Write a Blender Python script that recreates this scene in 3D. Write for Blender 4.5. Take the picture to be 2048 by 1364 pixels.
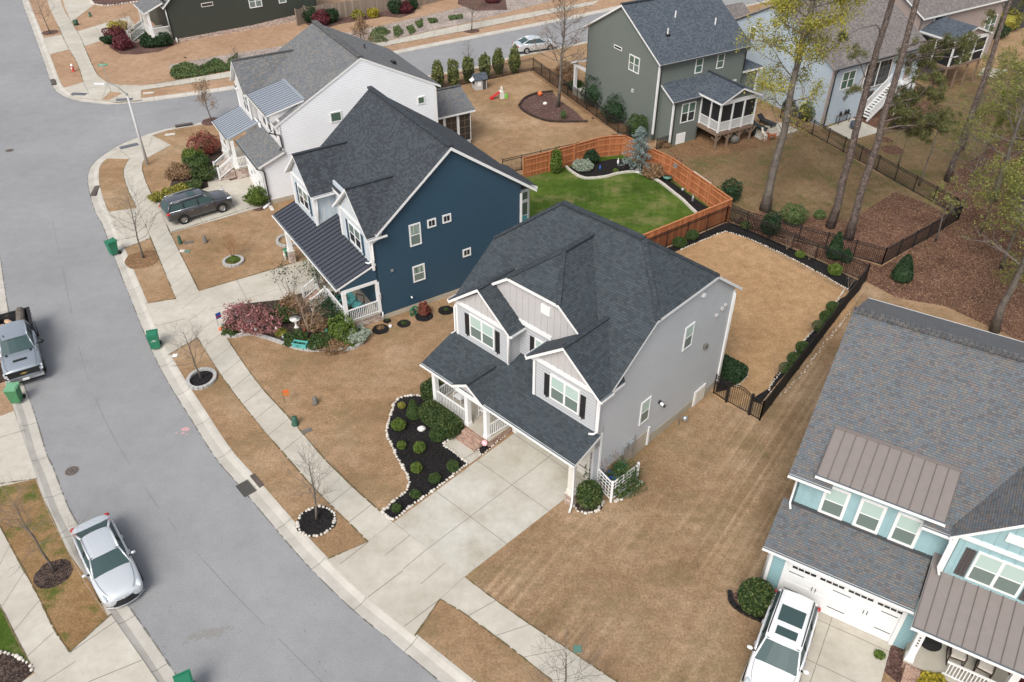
import bpy, math, random
import numpy as np
from mathutils import Vector, Matrix

# ---------------------------------------------------------------- camera, world, sun, exposure
for o in list(bpy.data.objects): bpy.data.objects.remove(o)
scene = bpy.context.scene
COL = scene.collection
FPX, PITCH, CAMH = 1650.4, 0.65917, 30.0
cam_d = bpy.data.cameras.new("camera"); cam = bpy.data.objects.new("camera", cam_d); COL.objects.link(cam)
cam.location = (0, 0, CAMH); cam.rotation_euler = (math.pi/2 - PITCH, 0, 0)
cam_d.sensor_width = 36; cam_d.lens = FPX/2048*36; cam_d.clip_end = 2000; cam_d.clip_start = .5
scene.camera = cam
SUN_EL, SUN_AZ = math.radians(48), math.radians(203)
w = bpy.data.worlds.new("World"); scene.world = w; w.use_nodes = True
nt = w.node_tree; bg = nt.nodes['Background']
sky = nt.nodes.new('ShaderNodeTexSky'); sky.sky_type = 'NISHITA'; sky.sun_disc = False
sky.sun_elevation = SUN_EL; sky.sun_rotation = SUN_AZ; sky.dust_density = 3.0; sky.air_density = 1.0; sky.ozone_density = 1.0
hs = nt.nodes.new('ShaderNodeHueSaturation'); hs.inputs['Saturation'].default_value = .42     # overcast: a nearly neutral sky
nt.links.new(sky.outputs[0], hs.inputs['Color']); nt.links.new(hs.outputs[0], bg.inputs[0]); bg.inputs[1].default_value = 0.125
sd = bpy.data.lights.new("sun", 'SUN'); sd.energy = 1.5; sd.angle = math.radians(30); sd.color = (1, .96, .9)
so = bpy.data.objects.new("sun", sd); COL.objects.link(so)
so.rotation_euler = (math.pi/2 - SUN_EL, 0, math.pi - SUN_AZ)
scene.view_settings.view_transform = 'Standard'; scene.view_settings.look = 'None'
scene.view_settings.gamma = 1; scene.view_settings.exposure = 0.64

# ---------------------------------------------------------------- from a photo pixel to a point at a height
_cp, _sp = math.cos(PITCH), math.sin(PITCH)
def P(x, y, z=0.0):
    dx, dy, df = x-1024, -(y-682), FPX
    d = (dx, dy*_sp + df*_cp, dy*_cp - df*_sp)
    t = (CAMH - z)/-d[2]
    return (d[0]*t, d[1]*t, z)
def PL(pts, z=0.0): return [P(a, b, z) for a, b in pts]

# ---------------------------------------------------------------- naming and tagging
def tag(o, label=None, cat=None, group=None, kind=None):
    if label: o['label'] = label
    if cat: o['category'] = cat
    if group: o['group'] = group
    if kind: o['kind'] = kind
    return o
def thing(name, label, cat, loc=(0,0,0), rz=0.0, group=None):
    o = bpy.data.objects.new(name, None); COL.objects.link(o); o.empty_display_size = .2
    o.location = loc; o.rotation_euler = (0, 0, rz)
    return tag(o, label, cat, group)
def dup(root, loc, rz, label=None):
    r = root.copy(); COL.objects.link(r); r.location = loc; r.rotation_euler = (0, 0, rz)
    if label: r['label'] = label
    for ch in list(root.children):
        c = ch.copy(); COL.objects.link(c); c.parent = r
        for g in list(ch.children):
            d = g.copy(); COL.objects.link(d); d.parent = c
    return r

# ---------------------------------------------------------------- mesh builder
V3 = Vector
class MB:
    def __init__(s): s.v = []; s.f = []; s.m = []; s.mats = []
    def mi(s, m):
        if m not in s.mats: s.mats.append(m)
        return s.mats.index(m)
    def face(s, pts, m):
        n = len(s.v); s.v += [tuple(p) for p in pts]; s.f.append(tuple(range(n, n+len(pts)))); s.m.append(s.mi(m))
    def hull(s, v, f, m):
        n = len(s.v); s.v += [tuple(p) for p in v]; k = s.mi(m)
        for q in f: s.f.append(tuple(n+i for i in q)); s.m.append(k)
    def box(s, a, b, m):
        x0,y0,z0 = a; x1,y1,z1 = b
        if x0 > x1: x0,x1 = x1,x0
        if y0 > y1: y0,y1 = y1,y0
        if z0 > z1: z0,z1 = z1,z0
        s.hull([(x0,y0,z0),(x1,y0,z0),(x1,y1,z0),(x0,y1,z0),(x0,y0,z1),(x1,y0,z1),(x1,y1,z1),(x0,y1,z1)],
               [(3,2,1,0),(4,5,6,7),(0,1,5,4),(1,2,6,5),(2,3,7,6),(3,0,4,7)], m)
    def obox(s, O, X, Y, Z, a, b, m):            # box in a frame O,X,Y,Z
        O, X, Y, Z = V3(O), V3(X), V3(Y), V3(Z); pts = []
        for z in (a[2], b[2]):
            for x, y in ((a[0],a[1]),(b[0],a[1]),(b[0],b[1]),(a[0],b[1])): pts.append(O + X*x + Y*y + Z*z)
        s.hull(pts, [(3,2,1,0),(4,5,6,7),(0,1,5,4),(1,2,6,5),(2,3,7,6),(3,0,4,7)], m)
    def beam(s, p, q, wd, h, m, up=(0,0,1)):      # a bar from p to q
        p, q = V3(p), V3(q); d = q-p; L = d.length
        if L < 1e-6: return
        d /= L; u = V3(up)
        if abs(d.dot(u)) > .99: u = V3((1,0,0))
        sd = d.cross(u).normalized(); u = sd.cross(d)
        s.obox(p, d, sd, u, (0,-wd/2,-h/2), (L,wd/2,h/2), m)
    def prism(s, poly, z0, z1, m, ms=None):       # poly of (x,y), flat top and bottom
        n = len(poly); A = sum(poly[i][0]*poly[(i+1)%n][1]-poly[(i+1)%n][0]*poly[i][1] for i in range(n))
        if A < 0: poly = poly[::-1]
        s.face([(p[0],p[1],z1) for p in poly], m); s.face([(p[0],p[1],z0) for p in poly[::-1]], m)
        for i in range(n):
            a, b = poly[i], poly[(i+1)%n]
            s.face([(a[0],a[1],z0),(b[0],b[1],z0),(b[0],b[1],z1),(a[0],a[1],z1)], ms or m)
    def slab(s, pts, t, m, ms):                   # sloping slab: top face, thickness t straight down
        pts = [V3(p) for p in pts]; n = len(pts)
        nz = sum((pts[i].x*pts[(i+1)%n].y-pts[(i+1)%n].x*pts[i].y) for i in range(n))
        if nz < 0: pts = pts[::-1]
        s.face(pts, m); lo = [p-V3((0,0,t)) for p in pts]; s.face(lo[::-1], ms)
        for i in range(n):
            j = (i+1)%n; s.face([lo[i],lo[j],pts[j],pts[i]], ms)
    def tube(s, pts, rad, m, n=6, cap=True):
        pts = [V3(p) for p in pts]; rings = []; k = s.mi(m)
        if not hasattr(rad, '__len__'): rad = [rad]*len(pts)
        prev = None
        for i, p in enumerate(pts):
            d = (pts[min(i+1,len(pts)-1)]-pts[max(i-1,0)])
            if d.length < 1e-9: d = V3((0,0,1))
            d.normalize()
            if prev is None:
                a = d.cross(V3((0,0,1)))
                if a.length < .1: a = d.cross(V3((1,0,0)))
            else:
                a = prev - d*prev.dot(d)
                if a.length < 1e-4: a = d.cross(V3((1,0,0)))
            a.normalize(); prev = a; b = d.cross(a); st = len(s.v)
            for j in range(n):
                t = 2*math.pi*j/n; s.v.append(tuple(p + (a*math.cos(t)+b*math.sin(t))*rad[i]))
            rings.append(st)
        for r0, r1 in zip(rings, rings[1:]):
            for j in range(n):
                s.f.append((r0+j, r0+(j+1)%n, r1+(j+1)%n, r1+j)); s.m.append(k)
        if cap:
            s.f.append(tuple(rings[0]+j for j in range(n))[::-1]); s.m.append(k)
            s.f.append(tuple(rings[-1]+j for j in range(n))); s.m.append(k)
    def cyl(s, c, r, z0, z1, m, n=16, r2=None):
        s.tube([(c[0],c[1],z0),(c[0],c[1],z1)], [r, r if r2 is None else r2], m, n)
    def lathe(s, c, prof, m, n=16):
        s.tube([(c[0],c[1],c[2]+z) for r, z in prof], [max(r,.001) for r, z in prof], m, n)
    def blob(s, c, r, m, seg=8, ring=6, rnd=0, rng=None):
        cx, cy, cz = c; rx, ry, rz = r if hasattr(r,'__len__') else (r,r,r); st = len(s.v); k = s.mi(m)
        for i in range(ring+1):
            a = math.pi*i/ring
            for j in range(seg):
                t = 2*math.pi*j/seg; q = 1+((rng or random).uniform(-rnd,rnd) if rnd else 0)
                s.v.append((cx+rx*q*math.sin(a)*math.cos(t), cy+ry*q*math.sin(a)*math.sin(t), cz-rz*q*math.cos(a)))
        for i in range(ring):
            for j in range(seg):
                a = st+i*seg+j; b = st+i*seg+(j+1)%seg
                s.f.append((a, b, b+seg, a+seg)); s.m.append(k)
    def build(s, name, parent=None, local=False, loc=None, smooth=False):
        me = bpy.data.meshes.new(name)
        V = np.array(s.v, dtype=float).reshape(-1, 3)
        off = np.zeros(3)
        if parent is None:
            off = np.array(loc) if loc is not None else np.array([V[:,0].mean(), V[:,1].mean(), V[:,2].min()])
        elif not local:
            r = parent
            while r.parent: r = r.parent
            off = np.array(r.location)
        me.from_pydata((V-off).tolist(), [], s.f)
        for m in s.mats: me.materials.append(m)
        me.polygons.foreach_set('material_index', s.m)
        if smooth: me.polygons.foreach_set('use_smooth', [True]*len(s.f))
        uv = me.uv_layers.new(name="UVMap")
        if len(s.f) < 60000:
            dat = []
            for f in s.f:
                p = V[list(f)]; nx = ny = nz = 0.0
                q = np.roll(p, -1, axis=0)
                nx = ((p[:,1]-q[:,1])*(p[:,2]+q[:,2])).sum(); ny = ((p[:,2]-q[:,2])*(p[:,0]+q[:,0])).sum(); nz = ((p[:,0]-q[:,0])*(p[:,1]+q[:,1])).sum()
                L = math.sqrt(nx*nx+ny*ny+nz*nz) or 1
                nx, ny, nz = nx/L, ny/L, nz/L
                if abs(nz) > .985: dat.append(p[:, :2])
                else:
                    h = math.hypot(nx, ny); t = np.array([-ny/h, nx/h, 0]); u = np.cross([nx,ny,nz], t)
                    dat.append(np.stack([p@t, p@u], 1))
            uv.data.foreach_set('uv', np.concatenate(dat).astype(np.float32).ravel())
        me.update()
        o = bpy.data.objects.new(name, me); COL.objects.link(o)
        if parent is not None: o.parent = parent
        else: o.location = off
        return o

# ---------------------------------------------------------------- materials (procedural)
def newmat(name):
    m = bpy.data.materials.new(name); m.use_nodes = True
    n = m.node_tree; b = n.nodes['Principled BSDF']; return m, n, b
def ramp(n, stops, interp='LINEAR'):
    r = n.nodes.new('ShaderNodeValToRGB'); e = r.color_ramp.elements; r.color_ramp.interpolation = interp
    while len(e) > 1: e.remove(e[-1])
    e[0].position = stops[0][0]; e[0].color = (*stops[0][1], 1)
    for p, c in stops[1:]:
        q = e.new(p); q.color = (*c, 1)
    return r
def math_(n, op, a, b=None, c=None):
    m = n.nodes.new('ShaderNodeMath'); m.operation = op
    for i, v in enumerate((a, b, c)):
        if v is None: continue
        if isinstance(v, (int, float)): m.inputs[i].default_value = v
        else: n.links.new(v, m.inputs[i])
    return m.outputs[0]
def noise_(n, vec, scale, detail=2, rough=.5, dist=0):
    t = n.nodes.new('ShaderNodeTexNoise'); t.inputs['Scale'].default_value = scale; t.inputs['Detail'].default_value = detail
    t.inputs['Roughness'].default_value = rough; t.inputs['Distortion'].default_value = dist
    n.links.new(vec, t.inputs['Vector']); return t.outputs['Fac']
def mixc(n, fac, a, b, mode='MIX'):
    m = n.nodes.new('ShaderNodeMix'); m.data_type = 'RGBA'; m.blend_type = mode
    for i, v in ((0, fac), (6, a), (7, b)):
        if isinstance(v, (int, float)): m.inputs[i].default_value = v
        elif isinstance(v, tuple): m.inputs[i].default_value = (*v, 1)
        else: n.links.new(v, m.inputs[i])
    return m.outputs[2]
def bump_(n, b, h, dist=.01, st=1.0):
    k = n.nodes.new('ShaderNodeBump'); k.inputs['Distance'].default_value = dist; k.inputs['Strength'].default_value = st
    n.links.new(h, k.inputs['Height']); n.links.new(k.outputs[0], b.inputs['Normal'])
def flat(name, c, rough=.6, metal=0.0, var=.06, scale=3.0, coat=0):
    m, n, b = newmat(name); b.inputs['Roughness'].default_value = rough; b.inputs['Metallic'].default_value = metal
    if coat: b.inputs['Coat Weight'].default_value = coat; b.inputs['Coat Roughness'].default_value = .05
    if var:
        g = n.nodes.new('ShaderNodeNewGeometry')
        f = noise_(n, g.outputs['Position'], scale, 4, .6)
        r = ramp(n, [(.3, tuple(x*(1-var) for x in c)), (.7, tuple(min(1, x*(1+var)) for x in c))])
        n.links.new(f, r.inputs[0]); n.links.new(r.outputs[0], b.inputs['Base Color'])
    else: b.inputs['Base Color'].default_value = (*c, 1)
    return m
def cells(name, wd, ht, cols, line=(.02,.02,.02), lf=.1, vf=.05, rough=.85, bump=.01, stag='rand', big=.05):
    """rows of tabs in metres on the surface (shingles, bricks)"""
    m, n, b = newmat(name); b.inputs['Roughness'].default_value = rough
    uv = n.nodes.new('ShaderNodeUVMap'); sp = n.nodes.new('ShaderNodeSeparateXYZ'); n.links.new(uv.outputs[0], sp.inputs[0])
    vr = math_(n, 'DIVIDE', sp.outputs[1], ht); row = math_(n, 'FLOOR', vr); fv = math_(n, 'FRACT', vr)
    wn = n.nodes.new('ShaderNodeTexWhiteNoise'); wn.noise_dimensions = '1D'; n.links.new(row, wn.inputs['W'])
    shift = math_(n, 'MULTIPLY', wn.outputs[0], 1.0) if stag == 'rand' else math_(n, 'MULTIPLY', row, .5)
    ur = math_(n, 'ADD', math_(n, 'DIVIDE', sp.outputs[0], wd), shift); colx = math_(n, 'FLOOR', ur); fu = math_(n, 'FRACT', ur)
    cb = n.nodes.new('ShaderNodeCombineXYZ'); n.links.new(colx, cb.inputs[0]); n.links.new(row, cb.inputs[1])
    w2 = n.nodes.new('ShaderNodeTexWhiteNoise'); w2.noise_dimensions = '2D'; n.links.new(cb.outputs[0], w2.inputs['Vector'])
    k = len(cols); r = ramp(n, [(i/k, c) for i, c in enumerate(cols)], 'CONSTANT'); n.links.new(w2.outputs[0], r.inputs[0])
    l = math_(n, 'MAXIMUM', math_(n, 'LESS_THAN', fv, lf), math_(n, 'LESS_THAN', fu, vf))
    c1 = mixc(n, l, r.outputs[0], line)
    f = noise_(n, uv.outputs[0], .8, 4, .6)
    r2 = ramp(n, [(.3, (1-big,)*3), (.7, (1+big,)*3)]); n.links.new(f, r2.inputs[0])
    c2 = mixc(n, 1.0, c1, r2.outputs[0], 'MULTIPLY'); n.links.new(c2, b.inputs['Base Color'])
    h = math_(n, 'ADD', math_(n, 'MULTIPLY', math_(n, 'SUBTRACT', 1.0, fv), .7), math_(n, 'MULTIPLY', w2.outputs[0], .4))
    h = math_(n, 'MULTIPLY', h, math_(n, 'SUBTRACT', 1.0, l)); bump_(n, b, h, bump)
    return m
def siding(name, c, ht=.16, rough=.55, line=.55, var=.04):
    m, n, b = newmat(name); b.inputs['Roughness'].default_value = rough
    uv = n.nodes.new('ShaderNodeUVMap'); sp = n.nodes.new('ShaderNodeSeparateXYZ'); n.links.new(uv.outputs[0], sp.inputs[0])
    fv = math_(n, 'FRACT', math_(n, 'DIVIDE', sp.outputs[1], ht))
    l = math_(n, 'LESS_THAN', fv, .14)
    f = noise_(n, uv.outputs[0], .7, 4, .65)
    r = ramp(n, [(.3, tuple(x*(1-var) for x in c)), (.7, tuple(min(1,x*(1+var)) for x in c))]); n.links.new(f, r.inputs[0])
    c1 = mixc(n, l, r.outputs[0], tuple(x*line for x in c)); n.links.new(c1, b.inputs['Base Color'])  # shadow line under each lap, painted in as a darker band
    bump_(n, b, math_(n, 'SUBTRACT', 1.0, fv), .014); return m
def standing(name, c, pitch=.4, rough=.4):
    m = flat(name, c, rough, .0, .05, 1.5); return m
def ground(name, layers, rough=.95, bump=.02, bscale=40):
    """layers: (noise scale, detail, stops, mode, factor)"""
    m, n, b = newmat(name); b.inputs['Roughness'].default_value = rough
    b.inputs['Specular IOR Level'].default_value = .2
    g = n.nodes.new('ShaderNodeNewGeometry'); pos = g.outputs['Position']; cur = None
    for sc, det, stops, mode, fac in layers:
        f = noise_(n, pos, sc, det, .65); r = ramp(n, stops); n.links.new(f, r.inputs[0])
        cur = r.outputs[0] if cur is None else mixc(n, fac, cur, r.outputs[0], mode)
    n.links.new(cur, b.inputs['Base Color']); bump_(n, b, noise_(n, pos, bscale, 3, .7), bump)
    return m
def leafmat(name, cols, rough=.6, trans=.15):
    m, n, b = newmat(name); b.inputs['Roughness'].default_value = rough
    g = n.nodes.new('ShaderNodeNewGeometry'); r = ramp(n, [(i/max(1,len(cols)-1), c) for i, c in enumerate(cols)])
    n.links.new(g.outputs['Random Per Island'], r.inputs[0])
    n.links.new(r.outputs[0], b.inputs['Base Color'])
    b.inputs['Specular IOR Level'].default_value = .3
    return m
K = (1,1,1)
M = {}
# surfaces
M['asphalt'] = ground('asphalt', [(.12,4,[(.3,(.238,.239,.242)),(.7,(.296,.296,.297))],'MIX',1),(24,6,[(.3,(.70,)*3),(.7,(1.30,)*3)],'MULTIPLY',.75),(1.1,6,[(.35,(.92,)*3),(.65,(1.07,)*3)],'MULTIPLY',.6),(3.5,2,[(0,(1,)*3),(.69,(1,)*3),(.74,(.72,)*3)],'MULTIPLY',.35)], .9, .006, 90)
CONC = [(.35,4,[(.3,(.42,.385,.325)),(.7,(.535,.505,.44))],'MIX',1),(2.2,5,[(.3,(.88,.86,.82)),(.7,(1.08,)*3)],'MULTIPLY',.7),(60,2,[(.3,(.9,)*3),(.7,(1.08,)*3)],'MULTIPLY',.6)]
M['concrete'] = ground('concrete', CONC, .85, .003, 60)
M['concrete2'] = ground('concrete_driveway', [(.5,5,[(.28,(.36,.32,.25)),(.5,(.47,.445,.385)),(.72,(.54,.52,.47))],'MIX',1),(3.2,5,[(.3,(.88,)*3),(.7,(1.07,)*3)],'MULTIPLY',.6),(60,2,[(.3,(.92,)*3),(.7,(1.06,)*3)],'MULTIPLY',.6)], .85, .003, 60)
M['curb'] = ground('curb_concrete', [(.8,4,[(.3,(.40,.37,.32)),(.7,(.53,.50,.45))],'MIX',1),(40,2,[(.3,(.88,)*3),(.7,(1.08,)*3)],'MULTIPLY',.6)], .85, .003, 60)
M['joint'] = flat('joint', (.19,.17,.145), .95)
def lawnmat(name, a, b_, c, green=None, gf=.5, stripes=None):
    m, n, b = newmat(name); b.inputs['Roughness'].default_value = .95; b.inputs['Specular IOR Level'].default_value = .15
    g = n.nodes.new('ShaderNodeNewGeometry'); pos = g.outputs['Position']
    r = ramp(n, [(.28, a), (.5, b_), (.75, c)]); n.links.new(noise_(n, pos, .22, 5, .6), r.inputs[0]); cur = r.outputs[0]
    r = ramp(n, [(.28,(.70,.69,.64)),(.72,(1.25,1.26,1.3))]); n.links.new(noise_(n, pos, 1.7, 5, .7), r.inputs[0]); cur = mixc(n, .8, cur, r.outputs[0], 'MULTIPLY')
    r = ramp(n, [(.3,(.45,.45,.42)),(.7,(1.5,1.5,1.5))]); n.links.new(noise_(n, pos, 9, 6, .85), r.inputs[0]); cur = mixc(n, .85, cur, r.outputs[0], 'MULTIPLY')
    if green:
        r = ramp(n, [(.5,(0,0,0)),(.62,K)]); n.links.new(noise_(n, pos, .42, 7, .75), r.inputs[0])
        cur = mixc(n, math_(n,'MULTIPLY',r.outputs[0],gf), cur, green)
    if stripes:
        mp = n.nodes.new('ShaderNodeMapping'); mp.inputs['Rotation'].default_value[2] = stripes[0]; n.links.new(pos, mp.inputs[0])
        wv = n.nodes.new('ShaderNodeMapping'); wv.inputs['Scale'].default_value = (.035, 2.6, 1); n.links.new(mp.outputs[0], wv.inputs[0])
        r = ramp(n, [(.40,(.84,.83,.80)),(.52,(1.0,1.0,1.0)),(.66,(1.32,1.33,1.36))]); n.links.new(noise_(n, wv.outputs[0], 1, 3, .55, .25), r.inputs[0])
        mk = ramp(n, [(.38,(0,0,0)),(.55,K)]); n.links.new(noise_(n, pos, .09, 2, .5), mk.inputs[0])
        cur = mixc(n, math_(n,'MULTIPLY',mk.outputs[0],stripes[1]), cur, r.outputs[0], 'MULTIPLY')
    n.links.new(cur, b.inputs['Base Color']); bump_(n, b, noise_(n, pos, 30, 4, .8), .05); return m
M['lawn'] = lawnmat('dormant_lawn', (.275,.168,.090), (.365,.235,.135), (.475,.33,.21), (.20,.165,.08), .4)
M['lawn_mown'] = lawnmat('striped_dormant_lawn', (.26,.162,.09), (.355,.235,.14), (.465,.33,.215), (.20,.165,.08), .4, (math.radians(-54.2), .9))
M['lawn2'] = lawnmat('dormant_lawn_far', (.36,.225,.14), (.42,.27,.175), (.48,.325,.215), (.25,.19,.09), .25)
M['lawn3'] = lawnmat('greenish_lawn', (.175,.112,.062), (.215,.145,.078), (.29,.20,.115), (.115,.118,.04), .85)
M['lawn4'] = lawnmat('verge_turning_green', (.29,.17,.085), (.31,.19,.09), (.36,.235,.13), (.085,.12,.02), 1.0)
M['backlawn'] = lawnmat('tan_back_lawn', (.38,.225,.115), (.44,.275,.145), (.51,.335,.185))
M['green'] = lawnmat('green_lawn', (.034,.066,.008), (.070,.122,.016), (.145,.19,.036), (.26,.22,.10), .55)
M['earth'] = ground('earth', [(.3,4,[(.3,(.2,.13,.07)),(.7,(.27,.17,.1))],'MIX',1)])
def specks(name, cols, scale, rough=.95, bump=.05):
    m, n, b = newmat(name); b.inputs['Roughness'].default_value = rough; b.inputs['Specular IOR Level'].default_value = .15
    g = n.nodes.new('ShaderNodeNewGeometry'); v = n.nodes.new('ShaderNodeTexVoronoi'); v.inputs['Scale'].default_value = scale
    n.links.new(g.outputs['Position'], v.inputs['Vector']); sp = n.nodes.new('ShaderNodeSeparateColor'); n.links.new(v.outputs['Color'], sp.inputs[0])
    r = ramp(n, [(i/len(cols), c) for i, c in enumerate(cols)], 'CONSTANT'); n.links.new(sp.outputs[0], r.inputs[0])
    r2 = ramp(n, [(.3,(.75,)*3),(.7,(1.2,)*3)]); n.links.new(noise_(n, g.outputs['Position'], .5, 5, .6), r2.inputs[0])
    n.links.new(mixc(n, 1, r.outputs[0], r2.outputs[0], 'MULTIPLY'), b.inputs['Base Color']); bump_(n, b, v.outputs['Distance'], bump); return m
M['litter'] = specks('leaf_litter', [(.125,.064,.045),(.17,.085,.055),(.09,.047,.035),(.20,.11,.07),(.14,.068,.046),(.11,.06,.04),(.30,.19,.13)], 15)
M['litter2'] = specks('thin_leaf_litter', [(.25,.135,.07),(.20,.12,.065),(.17,.13,.06),(.31,.18,.10),(.22,.11,.06),(.15,.09,.05)], 12)
M['mulch_black'] = specks('black_mulch', [(.017,.016,.016),(.026,.024,.024),(.012,.011,.011),(.036,.032,.032),(.020,.018,.018)], 22)
M['mulch_brown'] = specks('brown_mulch', [(.11,.06,.05),(.15,.085,.07),(.08,.045,.038),(.20,.13,.11),(.12,.07,.06)], 14)
M['mulch_dark'] = specks('dark_mulch', [(.05,.035,.03),(.08,.055,.045),(.035,.025,.022),(.11,.075,.06)], 14)
M['gravel'] = specks('pale_gravel', [(.40,.34,.30),(.30,.25,.22),(.48,.42,.38),(.25,.18,.14)], 12)
# house skins
M['sh_dark'] = cells('charcoal_shingle', .19, .125, [(.036,.047,.055),(.044,.056,.065),(.031,.040,.047),(.051,.064,.073),(.040,.051,.060),(.046,.057,.064)], (.012,.015,.019), .11, .035)
M['sh_navy'] = cells('slate_shingle', .19, .125, [(.036,.043,.052),(.046,.055,.065),(.030,.036,.044),(.054,.064,.075)], (.013,.016,.02), .11, .035)
M['sh_grey'] = cells('weathered_shingle', .19, .125, [(.14,.145,.15),(.17,.17,.165),(.12,.13,.14),(.20,.19,.175),(.15,.16,.17),(.18,.165,.15),(.13,.145,.16)], (.055,.057,.06), .12, .04)
M['sh_multi'] = cells('mixed_slate_shingle', .16, .105, [(.118,.134,.147),(.136,.133,.133),(.108,.125,.138),(.158,.150,.139),(.143,.126,.122),(.118,.133,.142),(.133,.147,.163),(.103,.102,.107),(.158,.138,.128)], (.045,.048,.055), .14, .045)
M['sh_blue'] = cells('blue_grey_shingle', .19, .125, [(.065,.08,.10),(.08,.097,.118),(.052,.066,.085),(.095,.112,.13)], (.022,.028,.036), .11, .035)
M['sh_tan'] = cells('taupe_shingle', .19, .125, [(.17,.15,.14),(.21,.185,.17),(.14,.125,.12),(.24,.21,.19),(.18,.165,.155)], (.06,.05,.05), .12, .04)
M['cap'] = cells('ridge_cap', .2, .2, [(.034,.043,.052),(.042,.052,.062),(.028,.036,.044)], (.014,.018,.022), .1, .1)
M['cap_grey'] = cells('ridge_cap_grey', .2, .2, [(.10,.10,.10),(.13,.125,.12),(.085,.085,.09)], (.03,.03,.03), .1, .14)
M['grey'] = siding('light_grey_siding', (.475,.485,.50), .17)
M['bb_grey'] = flat('pale_grey_board', (.47,.455,.45), .6, var=.03)
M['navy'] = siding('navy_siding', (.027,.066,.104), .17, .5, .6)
M['bb_navy'] = flat('pale_blue_board', (.50,.56,.60), .6, var=.03)
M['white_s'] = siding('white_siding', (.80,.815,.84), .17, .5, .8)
M['white_bb'] = flat('warm_white_board', (.62,.61,.60), .6, var=.03)
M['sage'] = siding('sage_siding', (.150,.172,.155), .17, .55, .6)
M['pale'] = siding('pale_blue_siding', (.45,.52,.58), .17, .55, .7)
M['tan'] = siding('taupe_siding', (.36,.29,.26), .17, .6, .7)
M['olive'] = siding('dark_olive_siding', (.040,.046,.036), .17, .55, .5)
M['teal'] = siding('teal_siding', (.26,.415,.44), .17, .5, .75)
M['bb_teal'] = flat('teal_board', (.29,.44,.465), .55, var=.10, scale=1.2)
M['white'] = flat('white_trim', (.76,.76,.75), .45, var=.02)
M['cream'] = flat('cream_trim', (.66,.63,.57), .5, var=.03)
M['black'] = flat('black_metal', (.012,.012,.013), .45, var=0)
M['shutter'] = flat('black_shutter', (.018,.017,.019), .5, var=0)
M['shutter_b'] = flat('brown_shutter', (.075,.066,.066), .5, var=.05)
M['shutter_n'] = flat('navy_shutter', (.03,.075,.12), .5, var=0)
M['gut_dark'] = flat('dark_gutter', (.05,.05,.052), .5, var=0)
M['seam_dark'] = flat('charcoal_metal_roof', (.052,.056,.070), .45, var=.05)
M['seam_dark2'] = flat('charcoal_seam', (.012,.016,.028), .5, var=0)
M['seam_grey'] = flat('silver_metal_roof', (.27,.30,.335), .4, var=.03)
M['seam_grey2'] = flat('silver_seam', (.08,.09,.12), .5, var=0)
M['seam_brown'] = flat('taupe_metal_roof', (.195,.168,.155), .5, var=.05)
M['seam_brown2'] = flat('taupe_seam', (.10,.085,.08), .5, var=0)
M['found'] = ground('foundation', [(.9,4,[(.3,(.38,.33,.26)),(.7,(.47,.42,.34))],'MIX',1)], .9)
M['brick'] = cells('red_brick', .22, .075, [(.30,.16,.11),(.38,.22,.16),(.22,.11,.08),(.42,.28,.21),(.34,.19,.13)], (.50,.44,.37), .17, .07, .85, .006, 'half')
M['brick2'] = cells('mixed_brick', .22, .075, [(.34,.24,.19),(.46,.36,.30),(.22,.14,.11),(.50,.42,.36),(.30,.18,.14)], (.55,.50,.45), .17, .07, .85, .006, 'half')
M['deck'] = ground('porch_floor', [(.9,3,[(.3,(.42,.38,.31)),(.7,(.50,.46,.39))],'MIX',1)], .8)
M['wood'] = cells('cedar_fence', .14, 6, [(.42,.145,.052),(.36,.118,.042),(.46,.175,.068),(.32,.10,.036)], (.12,.04,.018), .0, .07, .8, .006)
M['woodrail'] = flat('cedar_rail', (.44,.17,.07), .8, var=.12)
M['oldwood'] = cells('weathered_fence', .14, 6, [(.27,.21,.16),(.22,.17,.13),(.32,.26,.20),(.25,.19,.15)], (.08,.06,.05), .0, .08, .85, .006)
M['postwood'] = flat('deck_post_wood', (.22,.15,.105), .85, var=.15)
def glass(name, c, rough=.08):
    m, n, b = newmat(name); b.inputs['Roughness'].default_value = rough; b.inputs['Base Color'].default_value = (*c, 1)
    b.inputs['Specular IOR Level'].default_value = .8; return m
M['gl_up'] = glass('glass_blind', (.42,.54,.49)); M['gl_lo'] = glass('glass_screened', (.15,.195,.175))
M['gl_dark'] = glass('glass_dark', (.02,.022,.024)); M['gl_green'] = glass('glass_green', (.085,.14,.105))
M['gl_car'] = glass('car_glass', (.05,.082,.084), .28); M['gl_car'].node_tree.nodes['Principled BSDF'].inputs['Specular IOR Level'].default_value = .12; M['screen'] = flat('dark_screen', (.012,.012,.014), .6, var=0)
def glass_curtain():
    m, n, b = newmat('glass_curtain'); b.inputs['Roughness'].default_value = .15
    uv = n.nodes.new('ShaderNodeUVMap'); mp = n.nodes.new('ShaderNodeMapping'); mp.inputs['Scale'].default_value = (9, .6, 1); n.links.new(uv.outputs[0], mp.inputs[0])
    r = ramp(n, [(.4,(.10,.14,.12)),(.6,(.36,.44,.38))]); n.links.new(noise_(n, mp.outputs[0], 1, 3), r.inputs[0]); n.links.new(r.outputs[0], b.inputs['Base Color']); return m
M['gl_curt'] = glass_curtain()
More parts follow.
